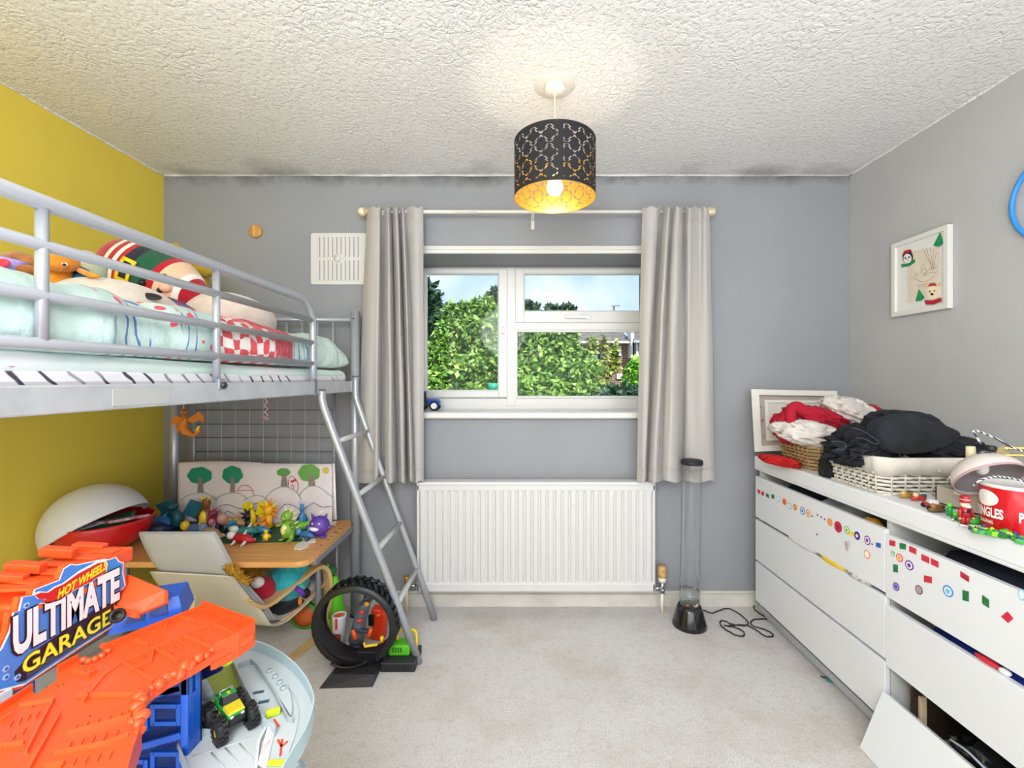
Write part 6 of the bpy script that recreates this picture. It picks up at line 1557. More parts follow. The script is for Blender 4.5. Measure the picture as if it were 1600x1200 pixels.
# little green thing and toys on the floor by the chest
q = PZ(1298, 1066, 0.0); mb = MB(); mb.ell(q + Vector((0, 0, .008)), (.012, .02, .007), rot(0, 0, 30), 12, 8, M('#1f8a7a', .5), fn=lambda d: 1 + .3 * noise.noise(d * 4)); mb.tube([q + Vector((-.005, .015, .006)), q + Vector((-.02, .03, .004))], .003, 6, M('#3a2a20', .6)); tag(mb.build('toy_leaf'), 'tiny green plastic scrap on the carpet by the chest', 'toy')
# ================================================================ TOY GARAGE (foreground)
org = M('#e4501f', .36, coat=.12, name='orange_plastic'); org_lit = M('#ea5a28', .30, coat=.2); blu = M('#1450b4', .3, coat=.15, name='blue_plastic'); bld = M('#0e2f78', .35)  # ribs and cliff plates use a lighter orange, highlights painted into the colour
gry = M('#b9c2c4', .38, name='grey_plastic'); gry2 = M('#a3afb3', .4)
gar = thing('toy_garage', 'large orange and blue toy car garage with a curved grey ramp, in the foreground', 'toy garage', (-.62, .72, 0))
ZD = .785
def deck(px, py, h=0.0):
    p = PZ(px, py, ZD); return Vector((p.x, p.y, ZD + h))
dk_poly = [(316, 954), (398, 985), (396, 990), (372, 1003), (335, 1023), (300, 1044), (262, 1064), (240, 1079), (222, 1097), (219, 1115), (222, 1138), (205, 1180), (196, 1215), (185, 1300), (-260, 1300), (-90, 1165), (0, 1112), (50, 1079), (56, 1086), (90, 1062), (90, 1050), (122, 1032), (128, 1040), (162, 1022), (160, 1018), (290, 962)]
mb = MB(); D = [deck(*q) for q in dk_poly]
mb.prism([(p.x, p.y) for p in D], lambda a, b_, h: Vector((a, b_, ZD - h)), .012, org); dko = mb.build('deck', gar)
def wallpath(name, pts, h0, h1, th, mt, par=gar):
    P = [deck(*q) for q in pts] if not isinstance(pts[0], Vector) else pts
    mb = MB(); n_ = len(P); G = []
    for i, p in enumerate(P):
        d = (P[min(i + 1, n_ - 1)] - P[max(i - 1, 0)]); nn = Vector((-d.y, d.x, 0)).normalized() * th / 2
        G.append([Vector((p.x + nn.x, p.y + nn.y, p.z + h0)), Vector((p.x + nn.x, p.y + nn.y, p.z + h1)), Vector((p.x - nn.x, p.y - nn.y, p.z + h1)), Vector((p.x - nn.x, p.y - nn.y, p.z + h0))])
    mb.sheet(G, mt, smooth=False, closed_u=True); mb.add(G[0], [(0, 1, 2, 3)], False); mb.add(G[-1], [(0, 1, 2, 3)], False)
    return mb.build(name, par)
wallpath('side_wall', [(335, 1021), (372, 1003), (398, 985)], -.026, .017, .0022, org)
wallpath('side_wall', [(398, 985), (316, 954)], -.012, .020, .0022, org)
wallpath('side_wall', [(160, 1018), (200, 1001), (240, 984), (290, 964), (316, 954)], -.012, .011, .002, org)
wallpath('side_wall', [(220, 1136), (205, 1180), (196, 1215), (185, 1290)], -.03, .006, .002, org)
wallpath('side_wall', [(-90, 1165), (0, 1112), (50, 1079)], -.012, .010, .003, org)
wallpath('side_wall', [(90, 1050), (122, 1032)], -.012, .010, .003, org)
wallpath('underside_fin', [(330, 1026), (352, 1014), (362, 1009)], -.022, -.012, .004, org)
def rib(pts, w=.0022, h=.0022, nm='raised_rib', mt=None):
    P = [deck(*q) for q in pts]; mb = MB(); G = []
    for i, p in enumerate(P):
        d = (P[min(i + 1, len(P) - 1)] - P[max(i - 1, 0)]); nn = Vector((-d.y, d.x, 0)).normalized() * w / 2
        G.append([p + Vector((nn.x, nn.y, -.001)), p + Vector((nn.x * .7, nn.y * .7, h)), p + Vector((-nn.x * .7, -nn.y * .7, h)), p + Vector((-nn.x, -nn.y, -.001))])
    mb.sheet(G, mt or org_lit, smooth=False, closed_u=True); mb.add(G[0], [(0, 1, 2, 3)], False); mb.add(G[-1], [(0, 1, 2, 3)], False)
    return mb.build(nm, dko)
for q in ([(197, 1036), (282, 998), (367, 960)], [(332, 977), (372, 997)], [(285, 995), (330, 1014)], [(242, 1017), (280, 1036)], [(210, 1003), (232, 1010)], [(258, 980), (276, 966), (296, 968), (303, 975)],
          [(54, 1188), (93, 1119)], [(20, 1250), (54, 1188)], [(105, 1149), (180, 1128), (205, 1120)], [(85, 1180), (165, 1164), (200, 1150)], [(0, 1168), (38, 1163)], [(120, 1089), (192, 1088), (219, 1086)], [(30, 1105), (84, 1095)],
          [(84, 1095), (60, 1140), (40, 1180)], [(129, 1100), (162, 1060), (192, 1038)], [(192, 1038), (240, 1068)], [(112, 1050), (140, 1058), (150, 1050)], [(0, 1130), (20, 1118)], [(70, 1200), (100, 1196)], [(200, 1055), (236, 1036), (240, 1018)]): rib(q, .0034, .0052)
rr = random.Random(2)
def dash(u, v, uu, vv): rib([(u, v), (u + uu, v + vv)], .0018, .0030, 'raised_dash')
for (u0, v0, u1, v1, n_, du, dv) in ((205, 1030, 230, 1018, 3, 8, 6), (250, 1022, 275, 1010, 3, 9, 7), (262, 1008, 322, 980, 5, 9, 6), (300, 1000, 322, 990, 3, 9, 6), (345, 984, 362, 976, 2, 9, 5), (215, 1024, 300, 982, 5, 6, 3),
                                     (120, 1135, 190, 1115, 5, -6, 12), (112, 1160, 185, 1142, 5, -6, 12), (100, 1190, 175, 1176, 5, -6, 12), (20, 1128, 75, 1108, 5, -6, 10), (8, 1160, 40, 1140, 3, -6, 10), (135, 1082, 205, 1078, 5, -5, 7), (140, 1040, 160, 1032, 2, 6, 4)):
    for i in range(n_):
        t = i / max(1, n_ - 1); dash(u0 + (u1 - u0) * t, v0 + (v1 - v0) * t, du, dv)
mb = MB(); mb.prism([(p.x, p.y) for p in [deck(*q) for q in ((120, 1089), (162, 1059), (192, 1038), (240, 1068), (219, 1084))]], lambda a, b_, h: Vector((a, b_, ZD + .0025 - h)), .003, org); mb.build('raised_plate', dko)
for i in range(9):
    u, v = rr.choice(((230, 1030), (290, 1005), (345, 968), (180, 1050), (60, 1110), (150, 1120), (86, 1075)))
    mb = MB(); p = deck(u + rr.uniform(-14, 14), v + rr.uniform(-6, 6)); mb.cyl(p + Vector((0, 0, -.0005)), p + Vector((0, 0, .0004)), .0012, n=8, mat=M('#6a1c0c', .8)); mb.build('peg_hole', dko)
P = catmull([deck(*q) for q in ((333, 1019), (300, 1042), (262, 1062), (238, 1079), (221, 1097), (218, 1116), (221, 1140))], 4)
for i, p in enumerate(P):
    mb = MB(); s_ = rr.uniform(.006, .0115); mb.ell(p + Vector((rr.uniform(-.006, .003), rr.uniform(-.004, .004), rr.uniform(-.002, .006))), (s_, s_ * .8, s_ * .75), rot(rr.uniform(0, 60), 0, rr.uniform(0, 180)), 10, 7, org, fn=lambda d: 1 + .25 * noise.noise(d * 2 + Vector((i, 0, 0)))); mb.build('rock', dko)
for q in ((162, 1012), (168, 1020), (158, 1028), (148, 1033), (138, 1036), (130, 1034), (175, 1010)):
    mb = MB(); mb.ell(deck(*q) + Vector((0, 0, .003)), (.006, .005, .005), None, 10, 7, org); mb.build('rock', dko)
# rear orange cliff
mb = MB(); 
for (x0, x1, y0, y1, z0, z1, b_) in ((-.93, -.757, .60, .80, ZD - .01, .885, .006), (-.90, -.765, .66, .855, ZD - .01, .895, .006), (-.86, -.757, .70, .862, .88, .908, .004)):
    mb = MB(); mb.ab(x0, x1, y0, y1, z0, z1, b_, org); mb.build('cliff_block', gar)
for (px, py, s_) in ((40, 886, .010), (92, 862, .010), (140, 856, .011), (12, 902, .008), (118, 868, .007)):
    mb = MB(); p = PX(px, py, -.82); mb.box(p, (.05, s_ * 1.8, s_ * 1.5), rot(0, 8, 12), .002, org); mb.build('cliff_crag', gar)
for i in range(6):
    mb = MB(); p = Vector((-.80 - .012 * (i % 2), .68 + i * .031, .910)); mb.box(p, (.10, .020, .004), rot(rr.uniform(-8, 8), 0, rr.uniform(-14, 14)), .0015, org_lit); mb.build('cliff_plate', gar)
# sign board on plane x = -.74
SX = -.74
def sg(px, py): p = PX(px, py, SX); return (p.y, p.z)
def sgn(y, z, h): return Vector((SX + h, y, z))
def spoly(name, pts, col, h0, d, par, mt=None):
    mb = MB(); mb.prism(pts, lambda a, b_, h: sgn(a, b_, h0 + h), d, mt or M(col, .35)); return mb.build(name, par)
outl = [sg(*q) for q in ((-30, 1050), (0, 1015), (14, 985), (19, 957), (28, 955), (33, 933), (50, 930), (53, 921), (92, 906), (99, 888), (110, 881), (120, 882), (162, 873), (170, 874), (181, 870), (186, 877), (193, 879), (192, 895), (196, 915), (190, 922), (181, 928), (182, 936), (177, 946), (182, 958), (181, 970), (172, 981), (130, 1008), (36, 1071), (0, 1080), (-30, 1092))]
c_ = (sum(p[0] for p in outl) / len(outl), sum(p[1] for p in outl) / len(outl))
sc_ = lambda k: [(c_[0] + (p[0] - c_[0]) * k, c_[1] + (p[1] - c_[1]) * k) for p in outl]
board = spoly('sign_board', sc_(1.035), '#f0501c', -.008, .008, gar, org)
spoly('white_edge', sc_(1.0), '#f2ece8', .0, .0006, board); spoly('blue_field', sc_(.975), '#3f7fd0', .0006, .0004, board)
spoly('orange_edge', [sg(*q) for q in ((46, 953), (60, 944), (118, 930), (128, 922), (150, 908), (152, 914), (128, 930), (60, 952))], '#f0641e', .0011, .0003, board)
spoly('garage_plate', [sg(*q) for q in ((21, 1050), (34, 1036), (50, 1019), (150, 950), (176, 940), (181, 966), (172, 978), (128, 1003), (37, 1064), (24, 1066))], '#2a1c2e', .0011, .0005, board)
spoly('plate_lower', [sg(*q) for q in ((40, 1060), (130, 1003), (172, 976), (170, 968), (128, 994), (40, 1050))], '#4a4258', .0016, .0003, board)
def sign_text(body, y0, z0, h, w, col, shadow, name, bold=.03, off=.0022, so=.003, sh=0.0):
    mb = MB()
    if shadow: text_into(mb, body, lambda x, y, hh: sgn(y0 - so + x * 1.0, z0 - so * .9 + y, hh), h * 1.08, w * 1.03, M(shadow, .4), bold=bold + .035, depth=off - .0006, shear=sh)
    text_into(mb, body, lambda x, y, hh: sgn(y0 + x, z0 + y, hh), h, w, M(col, .35), bold=bold, depth=off, shear=sh)
    mb.build(name, board)
sign_text('ULTIMATE', .640, .829, .060, .170, '#e4e4ea', '#1c1220', 'lettering', bold=.045, off=.0030)
sign_text('GARAGE', .652, .7955, .0265, .140, '#f4e23a', '#5a4a1c', 'lettering', bold=.02, off=.0032, so=.0012)
# flame emblem
fl = [sg(*q) for q in ((51, 930), (60, 926), (72, 926), (84, 918), (96, 913), (120, 896), (150, 880), (160, 878), (164, 884), (162, 894), (140, 908), (112, 922), (92, 935), (74, 941), (60, 942), (70, 936), (58, 936))]
spoly('emblem_edge', [(a + (a - .72) * .04, b_ + (b_ - .893) * .22) for a, b_ in fl], '#f2ece8', .0026, .0004, board)
spoly('flame_emblem', fl, '#c01c1c', .003, .0005, board); 
spoly('flame_tongue', [sg(*q) for q in ((82, 934), (96, 920), (128, 900), (158, 882), (161, 890), (138, 905), (110, 920), (92, 932))], '#e03a1c', .0035, .0003, board)
mb = MB(); sl = .10
text_into(mb, 'HOT WHEELS', lambda x, y, h: sgn(.700 + x, .8835 + y + x * .16, h), .0150, .084, M('#f6dc2a', .35), bold=.04, depth=.0042, shear=.25); mb.build('lettering', board)
for q in ((40, 946), (8, 1045), (8, 1058), (26, 1058)):
    p = sg(*q); mb = MB(); mb.prism([(p[0] + .0045 * cos(a), p[1] + .0045 * sin(a)) for a in np.linspace(0, 2 * pi, 7)[:-1]], lambda a, b_, h: sgn(a, b_, .0011 + h), .0008, M('#8fb4e6', .4)); mb.prism([(p[0] + .002 * cos(a), p[1] + .002 * sin(a)) for a in np.linspace(0, 2 * pi, 7)[:-1]], lambda a, b_, h: sgn(a, b_, .0018 + h), .0006, M('#2a4a8a', .4)); mb.build('printed_bolt', board)
mb = MB(); mb.ab(SX - .02, SX - .004, .62, .80, ZD - .012, .80, .002, M('#5a5c50', .5)); mb.build('sign_bracket', gar)
mb = MB(); mb.ab(SX - .10, SX + .004, .50, .64, ZD - .02, .788, .002, M('#b9c0c8', .4)); mb.build('white_panel', gar)
# blue cabin and orange plates right of the sign
mb = MB(); Bq = [Vector((-.744, .792, ZD - .012)), Vector((-.650, .850, ZD - .012)), Vector((-.685, .925, ZD - .012)), Vector((-.765, .890, ZD - .012))]; cq = sum(Bq, Vector()) / 4
vs = Bq + [cq.lerp(p, .80) + Vector((0, 0, .042)) for p in Bq]
mb.add(vs, [(0, 1, 2, 3), (4, 5, 6, 7), (0, 1, 5, 4), (1, 2, 6, 5), (2, 3, 7, 6), (3, 0, 4, 7)], False, blu); cb = mb.build('blue_cabin', gar)
for u0, u1 in ((.22, .46), (.54, .80)):
    mb = MB(); F4 = [vs[0].lerp(vs[1], u0).lerp(vs[4].lerp(vs[5], u0), .3), vs[0].lerp(vs[1], u1).lerp(vs[4].lerp(vs[5], u1), .3), vs[0].lerp(vs[1], u1).lerp(vs[4].lerp(vs[5], u1), .8), vs[0].lerp(vs[1], u0).lerp(vs[4].lerp(vs[5], u0), .8)]; mb.add(F4 + [p + Vector((-.0008, -.0012, 0)) for p in F4], [(3, 2, 1, 0), (4, 5, 6, 7), (0, 1, 5, 4), (1, 2, 6, 5), (2, 3, 7, 6), (3, 0, 4, 7)], False, bld); mb.build('cabin_window', cb)
mb = MB(); Pp = [W(192, 905, .84), W(200, 898, .845), W(257, 922, .83), (W(257, 942, .82)), W(216, 960, .805), W(180, 955, .80)]
mb.add([tuple(p) for p in Pp] + [tuple(p + Vector((.002, .006, -.004))) for p in Pp], [(0, 1, 2, 3, 4, 5), (11, 10, 9, 8, 7, 6)] + [(i, (i + 1) % 6, (i + 1) % 6 + 6, i + 6) for i in range(6)], False, org); mb.build('orange_ramp_flap', gar)
mb = MB(); Pp = [W(178, 946, .80), W(214, 957, .80), W(212, 966, .79), W(178, 958, .79)]
mb.add([tuple(p) for p in Pp] + [tuple(p + Vector((.002, .005, -.003))) for p in Pp], [(0, 1, 2, 3), (7, 6, 5, 4)] + [(i, (i + 1) % 4, (i + 1) % 4 + 4, i + 4) for i in range(4)], False, org); mb.build('orange_ramp_flap', gar)
mb = MB(); mb.lathe([(0, 0), (.012, 0), (.012, .006), (.007, .007), (.007, .003), (0, .003)], W(182, 962, .775), align_z((.8, -.5, .3)), 18, M('#1a1410', .5)); mb.build('cog_wheel', gar)
# tower
tw_ = MB(); XA, XB_, YA, YB2 = -.655, -.522, .690, .722
posts = []
for x in (XA, XB_ - .012):
    for y in (YA, YB2 - .012):
        mb = MB(); mb.ab(x, x + .012, y, y + .012, .02, ZD - .012, .002, blu); mb.build('tower_post', gar)
zl = ZD - .016
mb = MB(); mb.ab(XA, XB_, YA, YA + .003, ZD - .045, ZD - .012, mat=bld); mb.ab(XA, XB_, YB2 - .004, YB2 - .001, .02, ZD - .012, mat=bld); mb.build('tower_panel', gar)
z = ZD - .05; k_ = 0
while z > .06:
    mb = MB(); R_ = rot(0, -16, 0)
    mb.box(((XA + XB_) / 2, YA + .003, z), (XB_ - XA - .02, .006, .010), R_, .001, blu); mb.build('tower_beam', gar)
    mb = MB(); mb.box(((XA + XB_) / 2, (YA + YB2) / 2, z - .012), (XB_ - XA - .02, YB2 - YA - .02, .003), R_, mat=bld); mb.build('tower_floor', gar)
    mb = MB(); mb.m(blu); frame_rect(mb, XA + .012, XA + .070, z - .052, z - .022, .007, YA, YA + .006, .001); mb.build('tower_window', gar)
    mb = MB(); mb.m(blu); frame_rect(mb, XA + .074, XB_ - .012, z - .044, z - .010, .007, YA, YA + .006, .001); mb.build('tower_window', gar)
    z -= .075
mb = MB(); mb.ab(XB_ - .004, XB_, YA + .01, YB2 - .01, .02, ZD - .05, .001, blu); mb.build('tower_panel', gar)
mb = MB(); mb.ab(-.95, -.30, .36, .98, 0, .02, .006, gry2); mb.build('floor_plate', gar)
mb = MB(); mb.ab(-.90, -.88, .55, .80, .02, ZD - .01, .002, blu); mb.build('rear_leg', gar); mb = MB(); mb.ab(-.74, -.72, .44, .50, .02, ZD - .012, .002, blu); mb.build('front_leg', gar)
# dark blue bracket below the tip
mb = MB(); Pp = [W(283, 1058, .765), W(300, 1064, .76), W(318, 1062, .76), W(345, 1049, .765), W(357, 1034, .78), W(330, 1028, .80), W(300, 1038, .80)]
mb.add([tuple(p) for p in Pp] + [tuple(p + Vector((-.004, .02, .018))) for p in Pp], [tuple(range(7)), tuple(range(13, 6, -1))] + [(i, (i + 1) % 7, (i + 1) % 7 + 7, i + 7) for i in range(7)], False, bld); mb.build('blue_bracket', gar)
mb = MB(); mb.ell(W(310, 1042, .752), (.010, .008, .006), None, 14, 8, M('#b8d42a', .4)); mb.ell(W(356, 1034, .765), (.012, .006, .006), rot(0, -35, 0), 14, 8); mb.build('lime_clip', gar)
# grey curved platform
ZG = .645
def pg(px, py, h=0.0): p = PZ(px, py, ZG); return Vector((p.x, p.y, ZG + h))
outer = catmull([pg(*q) for q in ((352, 1024), (375, 1016), (402, 1018), (430, 1030), (455, 1048), (474, 1070), (486, 1093), (490, 1113), (485, 1138), (474, 1165), (456, 1195), (440, 1225), (425, 1270))], 6)
flr = outer + [pg(*q) for q in ((330, 1290), (290, 1200), (276, 1168), (318, 1142), (300, 1100), (300, 1060), (320, 1036))]
mb = MB(); mb.prism([(p.x, p.y) for p in flr], lambda a, b_, h: Vector((a, b_, ZG - h)), .008, gry); pl = mb.build('ramp_platform', gar)
wallpath('outer_rim', outer, -.008, .022, .0025, M('#a9c0c6', .35)); 
wallpath('inner_lip', catmull([pg(*q) for q in ((372, 1046), (402, 1042), (430, 1054), (455, 1080), (466, 1110), (462, 1145), (450, 1180), (438, 1215))], 5), -.002, .0025, .0015, gry, pl)
wallpath('pocket_wall', [pg(*q) for q in ((360, 1040), (384, 1090), (412, 1140), (430, 1150))], -.004, .020, .002, gry2, pl)
wallpath('lane_wall', [pg(*q) for q in ((372, 1044), (392, 1036), (402, 1044), (428, 1085), (450, 1128), (458, 1130))], -.004, .009, .0025, gry2, pl)
wallpath('pocket_wall', [pg(*q) for q in ((278, 1172), (318, 1150), (340, 1152))], -.006, .012, .002, gry2, pl)
wallpath('pocket_wall', [pg(*q) for q in ((278, 1172), (292, 1210), (320, 1270))], -.006, .012, .002, gry2, pl)
wallpath('pocket_wall', [pg(*q) for q in ((415, 1143), (404, 1165), (400, 1205), (396, 1240))], -.006, .008, .004, M('#c9d0d2', .35), pl)
# half moon with studs
hm = catmull([pg(*q) for q in ((404, 1046), (425, 1050), (446, 1070), (456, 1100), (455, 1124))], 5)
mb = MB(); mb.prism([(p.x, p.y) for p in hm], lambda a, b_, h: Vector((a, b_, ZG + .006 - h)), .008, gry); mb.build('half_moon', pl)
for q in ((421, 1054), (430, 1063), (437, 1072), (443, 1081)):
    mb = MB(); p = pg(*q, .006); mb.cyl(p, p + Vector((0, 0, .004)), .0058, .005, 16, M('#9fb0b4', .35)); mb.build('stud', pl)
for q in ((404, 1082), (412, 1097)):
    mb = MB(); p = pg(*q); mb.box(p + Vector((0, 0, .0005)), (.018, .007, .001), rot(0, 0, 16), mat=M('#3a5a66', .5)); mb.build('floor_slot', pl)
for u in range(3):
    mb = MB(); a = pg(330 + 22 * u, 1176 - 7 * u); c = pg(350 + 22 * u, 1200 - 7 * u); mb.tube([a, c], .0012, 5, gry2); mb.build('panel_line', pl)
mb = MB(); mb.tube([pg(300, 1182), pg(365, 1162), pg(395, 1150)], .0010, 5, gry2); mb.build('panel_line', pl)
mb = MB(); p = pg(427, 1118, .006); mb.box(p, (.022, .010, .010), rot(0, 0, 28), .002, M('#c6dc1e', .4)); mb.build('lime_connector', gar)
mb = MB(); p = pg(432, 1196, .004); mb.box(p, (.026, .008, .006), rot(0, 0, 0), .002, M('#c6dc1e', .4)); mb.build('lime_connector', gar)
for a_, b_ in (((428, 1124), (436, 1136)), ((441, 1155), (438, 1182)), ((440, 1167), (434, 1156)), ((440, 1167), (450, 1158))):
    mb = MB(); A_, B_ = pg(*a_, .0006), pg(*b_, .0006); d = (B_ - A_).normalized(); n_ = Vector((-d.y, d.x, 0)) * .0017; mb.add([A_ + n_, B_ + n_, B_ - n_, A_ - n_], [(0, 1, 2, 3)], False, M('#d8432a', .5)); mb.build('red_marking', pl)
mb = MB(); mb.add([pg(420, 1140, .012), pg(428, 1150, .002), pg(416, 1205, .002), pg(402, 1205, .010)], [(0, 1, 2, 3)], False, M('#dfe3e4', .35)); sl_ = mb.build('side_slope', pl)
for i in range(6):
    mb = MB(); t0 = i / 6; A_ = pg(424 - 3 * i, 1162 + 6 * i, .0075); B_ = pg(410 - 2 * i, 1178 + 6 * i, .0105); n_ = Vector((.0, .0014, 0)); mb.add([A_ + n_, B_ + n_, B_ - n_, A_ - n_], [(0, 1, 2, 3)], False, M('#d8643a', .5)); mb.build('red_marking', pl)
# lime wall of the pocket and pale arch
mb = MB(); Pp = [W(306, 1056, .86), W(345, 1030, .90), W(362, 1036, .90), W(382, 1086, .83), W(372, 1102, .80), W(330, 1098, .80), W(322, 1075, .83)]
mb.add([tuple(p) for p in Pp], [(0, 1, 2), (0, 2, 6), (2, 3, 6), (3, 4, 5), (3, 5, 6)], False, M('#9fae4a', .35)); mb.build('lime_pocket', gar, solid=.002)
arc = [W(292, 1056, .83), W(308, 1058, .83), W(320, 1070, .82), W(327, 1086, .80), W(322, 1094, .80)]
mb = MB(); mb.tube(catmull(arc, 5), .0075, 8, M('#a9bcc4', .35), flat=(1, .35)); mb.build('pale_arch', gar)
mb = MB(); Pp = [pg(288, 1113), pg(300, 1118), pg(315, 1142), pg(292, 1152)]; mb.add([tuple(p + Vector((0, 0, .0))) for p in Pp] + [tuple(p - Vector((0, 0, .004))) for p in Pp], [(0, 1, 2, 3), (0, 4, 5, 1), (1, 5, 6, 2), (2, 6, 7, 3), (3, 7, 4, 0)], False, M('#b9b2c4', .2)); mb.build('sticker_panel', gar)
mb = MB(); mb.ab(-.50, -.42, .60, .70, .02, ZG - .008, .004, gry2); mb.build('platform_leg', gar)
mb = MB(); mb.tube(catmull([PZ(q[0], q[1], .56) for q in ((458, 1198), (468, 1192), (475, 1200), (478, 1230))], 4), .004, 8, M('#a9bcc4', .35)); mb.build('lower_rim', gar)

# monster truck
tc_ = Vector((-.495, .748, ZG)); f_ = Vector((.79, -.61, 0)).normalized(); s2 = Vector((.61, .79, 0)); up_ = Vector((0, 0, 1))
TM = Matrix(((f_.x, s2.x, 0, tc_.x), (f_.y, s2.y, 0, tc_.y), (0, 0, 1, tc_.z), (0, 0, 0, 1)))
t = thing('monster_truck', 'green and yellow toy monster truck with big black tyres on the grey ramp', 'toy truck', tc_)
rub = M('#131316', .6, name='tyre_rubber'); gt = M('#1f8a3a', .3, coat=.4, name='truck_green'); yt = M('#d8c428', .3, .2, coat=.3); dkm = M('#1a1a1e', .5)
for a in (-.026, .026):
    for c in (-.023, .023):
        R_ = .0185; w_ = .0075; sg_ = 1 if c > 0 else -1
        mb = MB(TM); mb.lathe([(.007, -w_), (R_ * .8, -w_), (R_, -w_ * .6), (R_, w_ * .6), (R_ * .8, w_), (.009, w_)], (a, c, R_), align_z((0, 1, 0)), 24, rub)
        for i in range(16):
            q = 2 * pi * i / 16
            for s3 in (-1, 1): mb.box((a + (R_ + .0006) * cos(q + s3 * .1), c + s3 * w_ * .45, R_ + (R_ + .0006) * sin(q + s3 * .1)), (.0035, .007, .0045), rot(0, -math.degrees(q), 0), mat=rub)
        tw = mb.build('tyre', t)
        mb = MB(TM); mb.lathe([(.0095, w_ * .7 * sg_), (.0085, w_ * .2 * sg_), (.004, w_ * .25 * sg_), (.003, w_ * .9 * sg_), (0, w_ * .9 * sg_)], (a, c, R_), align_z((0, 1, 0)), 20, M('#c9962c', .35, .6)); mb.build('wheel_rim', tw)
mb = MB(TM); mb.box((0, 0, .020), (.050, .012, .006), bev=.001, mat=dkm); mb.cyl((-.026, -.02, .0185), (-.026, .02, .0185), .003); mb.cyl((.026, -.02, .0185), (.026, .02, .0185), .003)
for a in (-.015, .015): mb.cyl((a, -.010, .018), (a * .6, -.010, .034), .002, mat=yt); mb.cyl((a, .010, .018), (a * .6, .010, .034), .002)
mb.build('chassis', t)
mb = MB(TM); 
def wedge(pts_b, pts_t, mt):
    mb.add(pts_b + pts_t, [(0, 1, 2, 3), (7, 6, 5, 4), (0, 4, 5, 1), (1, 5, 6, 2), (2, 6, 7, 3), (3, 7, 4, 0)], False, mt)
mb.box((.0, 0, .034), (.064, .026, .012), bev=.003, mat=gt); mb.box((.033, 0, .030), (.006, .024, .008), bev=.001, mat=dkm)
mb.build('body', t)
mb = MB(TM); wedge([(.008, -.013, .040), (.032, -.0125, .0395), (.032, .0125, .0395), (.008, .013, .040)], [(.010, -.012, .0455), (.031, -.011, .043), (.031, .011, .043), (.010, .012, .0455)], yt); mb.build('bonnet', t)
mb = MB(TM); wedge([(-.012, -.012, .040), (.010, -.012, .044), (.010, .012, .044), (-.012, .012, .040)], [(-.009, -.010, .0545), (.001, -.010, .0545), (.001, .010, .0545), (-.009, .010, .0545)], dkm)
mb.box((-.004, 0, .0555), (.012, .0215, .002), bev=.0008, mat=gt); mb.box((-.004, 0, .0568), (.008, .005, .001), mat=yt); mb.build('cab', t)
mb = MB(TM); mb.ab(-.032, -.012, -.013, -.011, .040, .046, mat=gt); mb.ab(-.032, -.012, .011, .013, .040, .046); mb.ab(-.033, -.031, -.013, .013, .040, .046)
for y in (-.009, .009): mb.tube([(-.014, y, .042), (-.014, y, .058), (-.028, y, .046)], .0009, 6, M('#c9ccd0', .3, .8))
mb.tube([(-.014, -.009, .058), (-.014, .009, .058)], .0009, 6); mb.build('truck_bed', t)
mb = MB(TM); mb.ell((.0345, -.008, .036), (.0015, .003, .002), None, 8, 6, M('#f2efe0', .2)); mb.ell((.0345, .008, .036), (.0015, .003, .002), None, 8, 6); mb.build('headlights', t)

# ================================================================ TRACK LOOP
LC = W(553, 979, 1.85)
loop = thing('track_loop', 'black plastic stunt track loop shaped like a tyre standing on the carpet by the ladder', 'toy track', (LC.x, 1.88, 0))
tb = M('#16181c', .42, name='black_track'); tb2 = M('#2a2b30', .5)
AY = align_z((0, 1, .06))
mb = MB(); mb.lathe([(.151, -.008), (.176, -.006), (.178, .0), (.176, .006), (.156, .008), (.151, -.008)], (LC.x, 1.848, LC.z), AY, 64, tb); mb.build('front_rim', loop)
mb = MB(); mb.lathe([(.151, -.008), (.176, -.006), (.178, .0), (.176, .006), (.156, .008), (.151, -.008)], (LC.x, 1.935, LC.z - .003), AY, 64, tb); mb.build('rear_rim', loop)
mb = MB(); mb.lathe([(.156, 0), (.156, .094), (.159, .094), (.159, 0), (.156, 0)], (LC.x, 1.845, LC.z), AY, 64, tb2); mb.build('track_band', loop)
src = None
for i in range(34):
    q = 2 * pi * i / 34
    for s3 in (-1, 1):
        mb = MB(); c = Vector((LC.x + .170 * cos(q + s3 * .035), 1.892 + s3 * .022, LC.z + .170 * sin(q + s3 * .035)))
        mb.box(c, (.018, .042, .014), rot(0, -math.degrees(q), 0) @ rot(s3 * 0, 0, 0) @ rot(s3 * -24, 0, 0), .002, tb); mb.build('tread_block', loop)
xb0, xb1 = -.795, -.60; zt2 = .030
mb = MB(); vs = [(xb0 - .012, 1.758, 0), (xb1 + .004, 1.768, 0), (xb1, 1.97, 0), (xb0, 1.97, 0), (xb0 + .022, 1.80, zt2), (xb1, 1.80, zt2), (xb1, 1.97, zt2), (xb0 + .02, 1.97, zt2)]
mb.add(vs, [(0, 1, 2, 3), (4, 5, 6, 7), (0, 1, 5, 4), (1, 2, 6, 5), (2, 3, 7, 6), (3, 0, 4, 7)], False, M('#26262a', .5)); bs = mb.build('base_block', loop)
for i in range(3): mb = MB(); mb.box((xb0 + .055 + .018 * i, 1.815, zt2 + .0006), (.011, .006, .0012), rot(0, 0, 25), mat=M('#08080a', .6)); mb.build('base_slot', bs)
mb = MB(); mb.tube([(LC.x - .09 + .0022 * i * 3, 1.83, .037 + .00006 * (i * 3 - 30) ** 2 * .3) for i in range(24)], .005, 8, tb); mb.build('track_strip', loop)
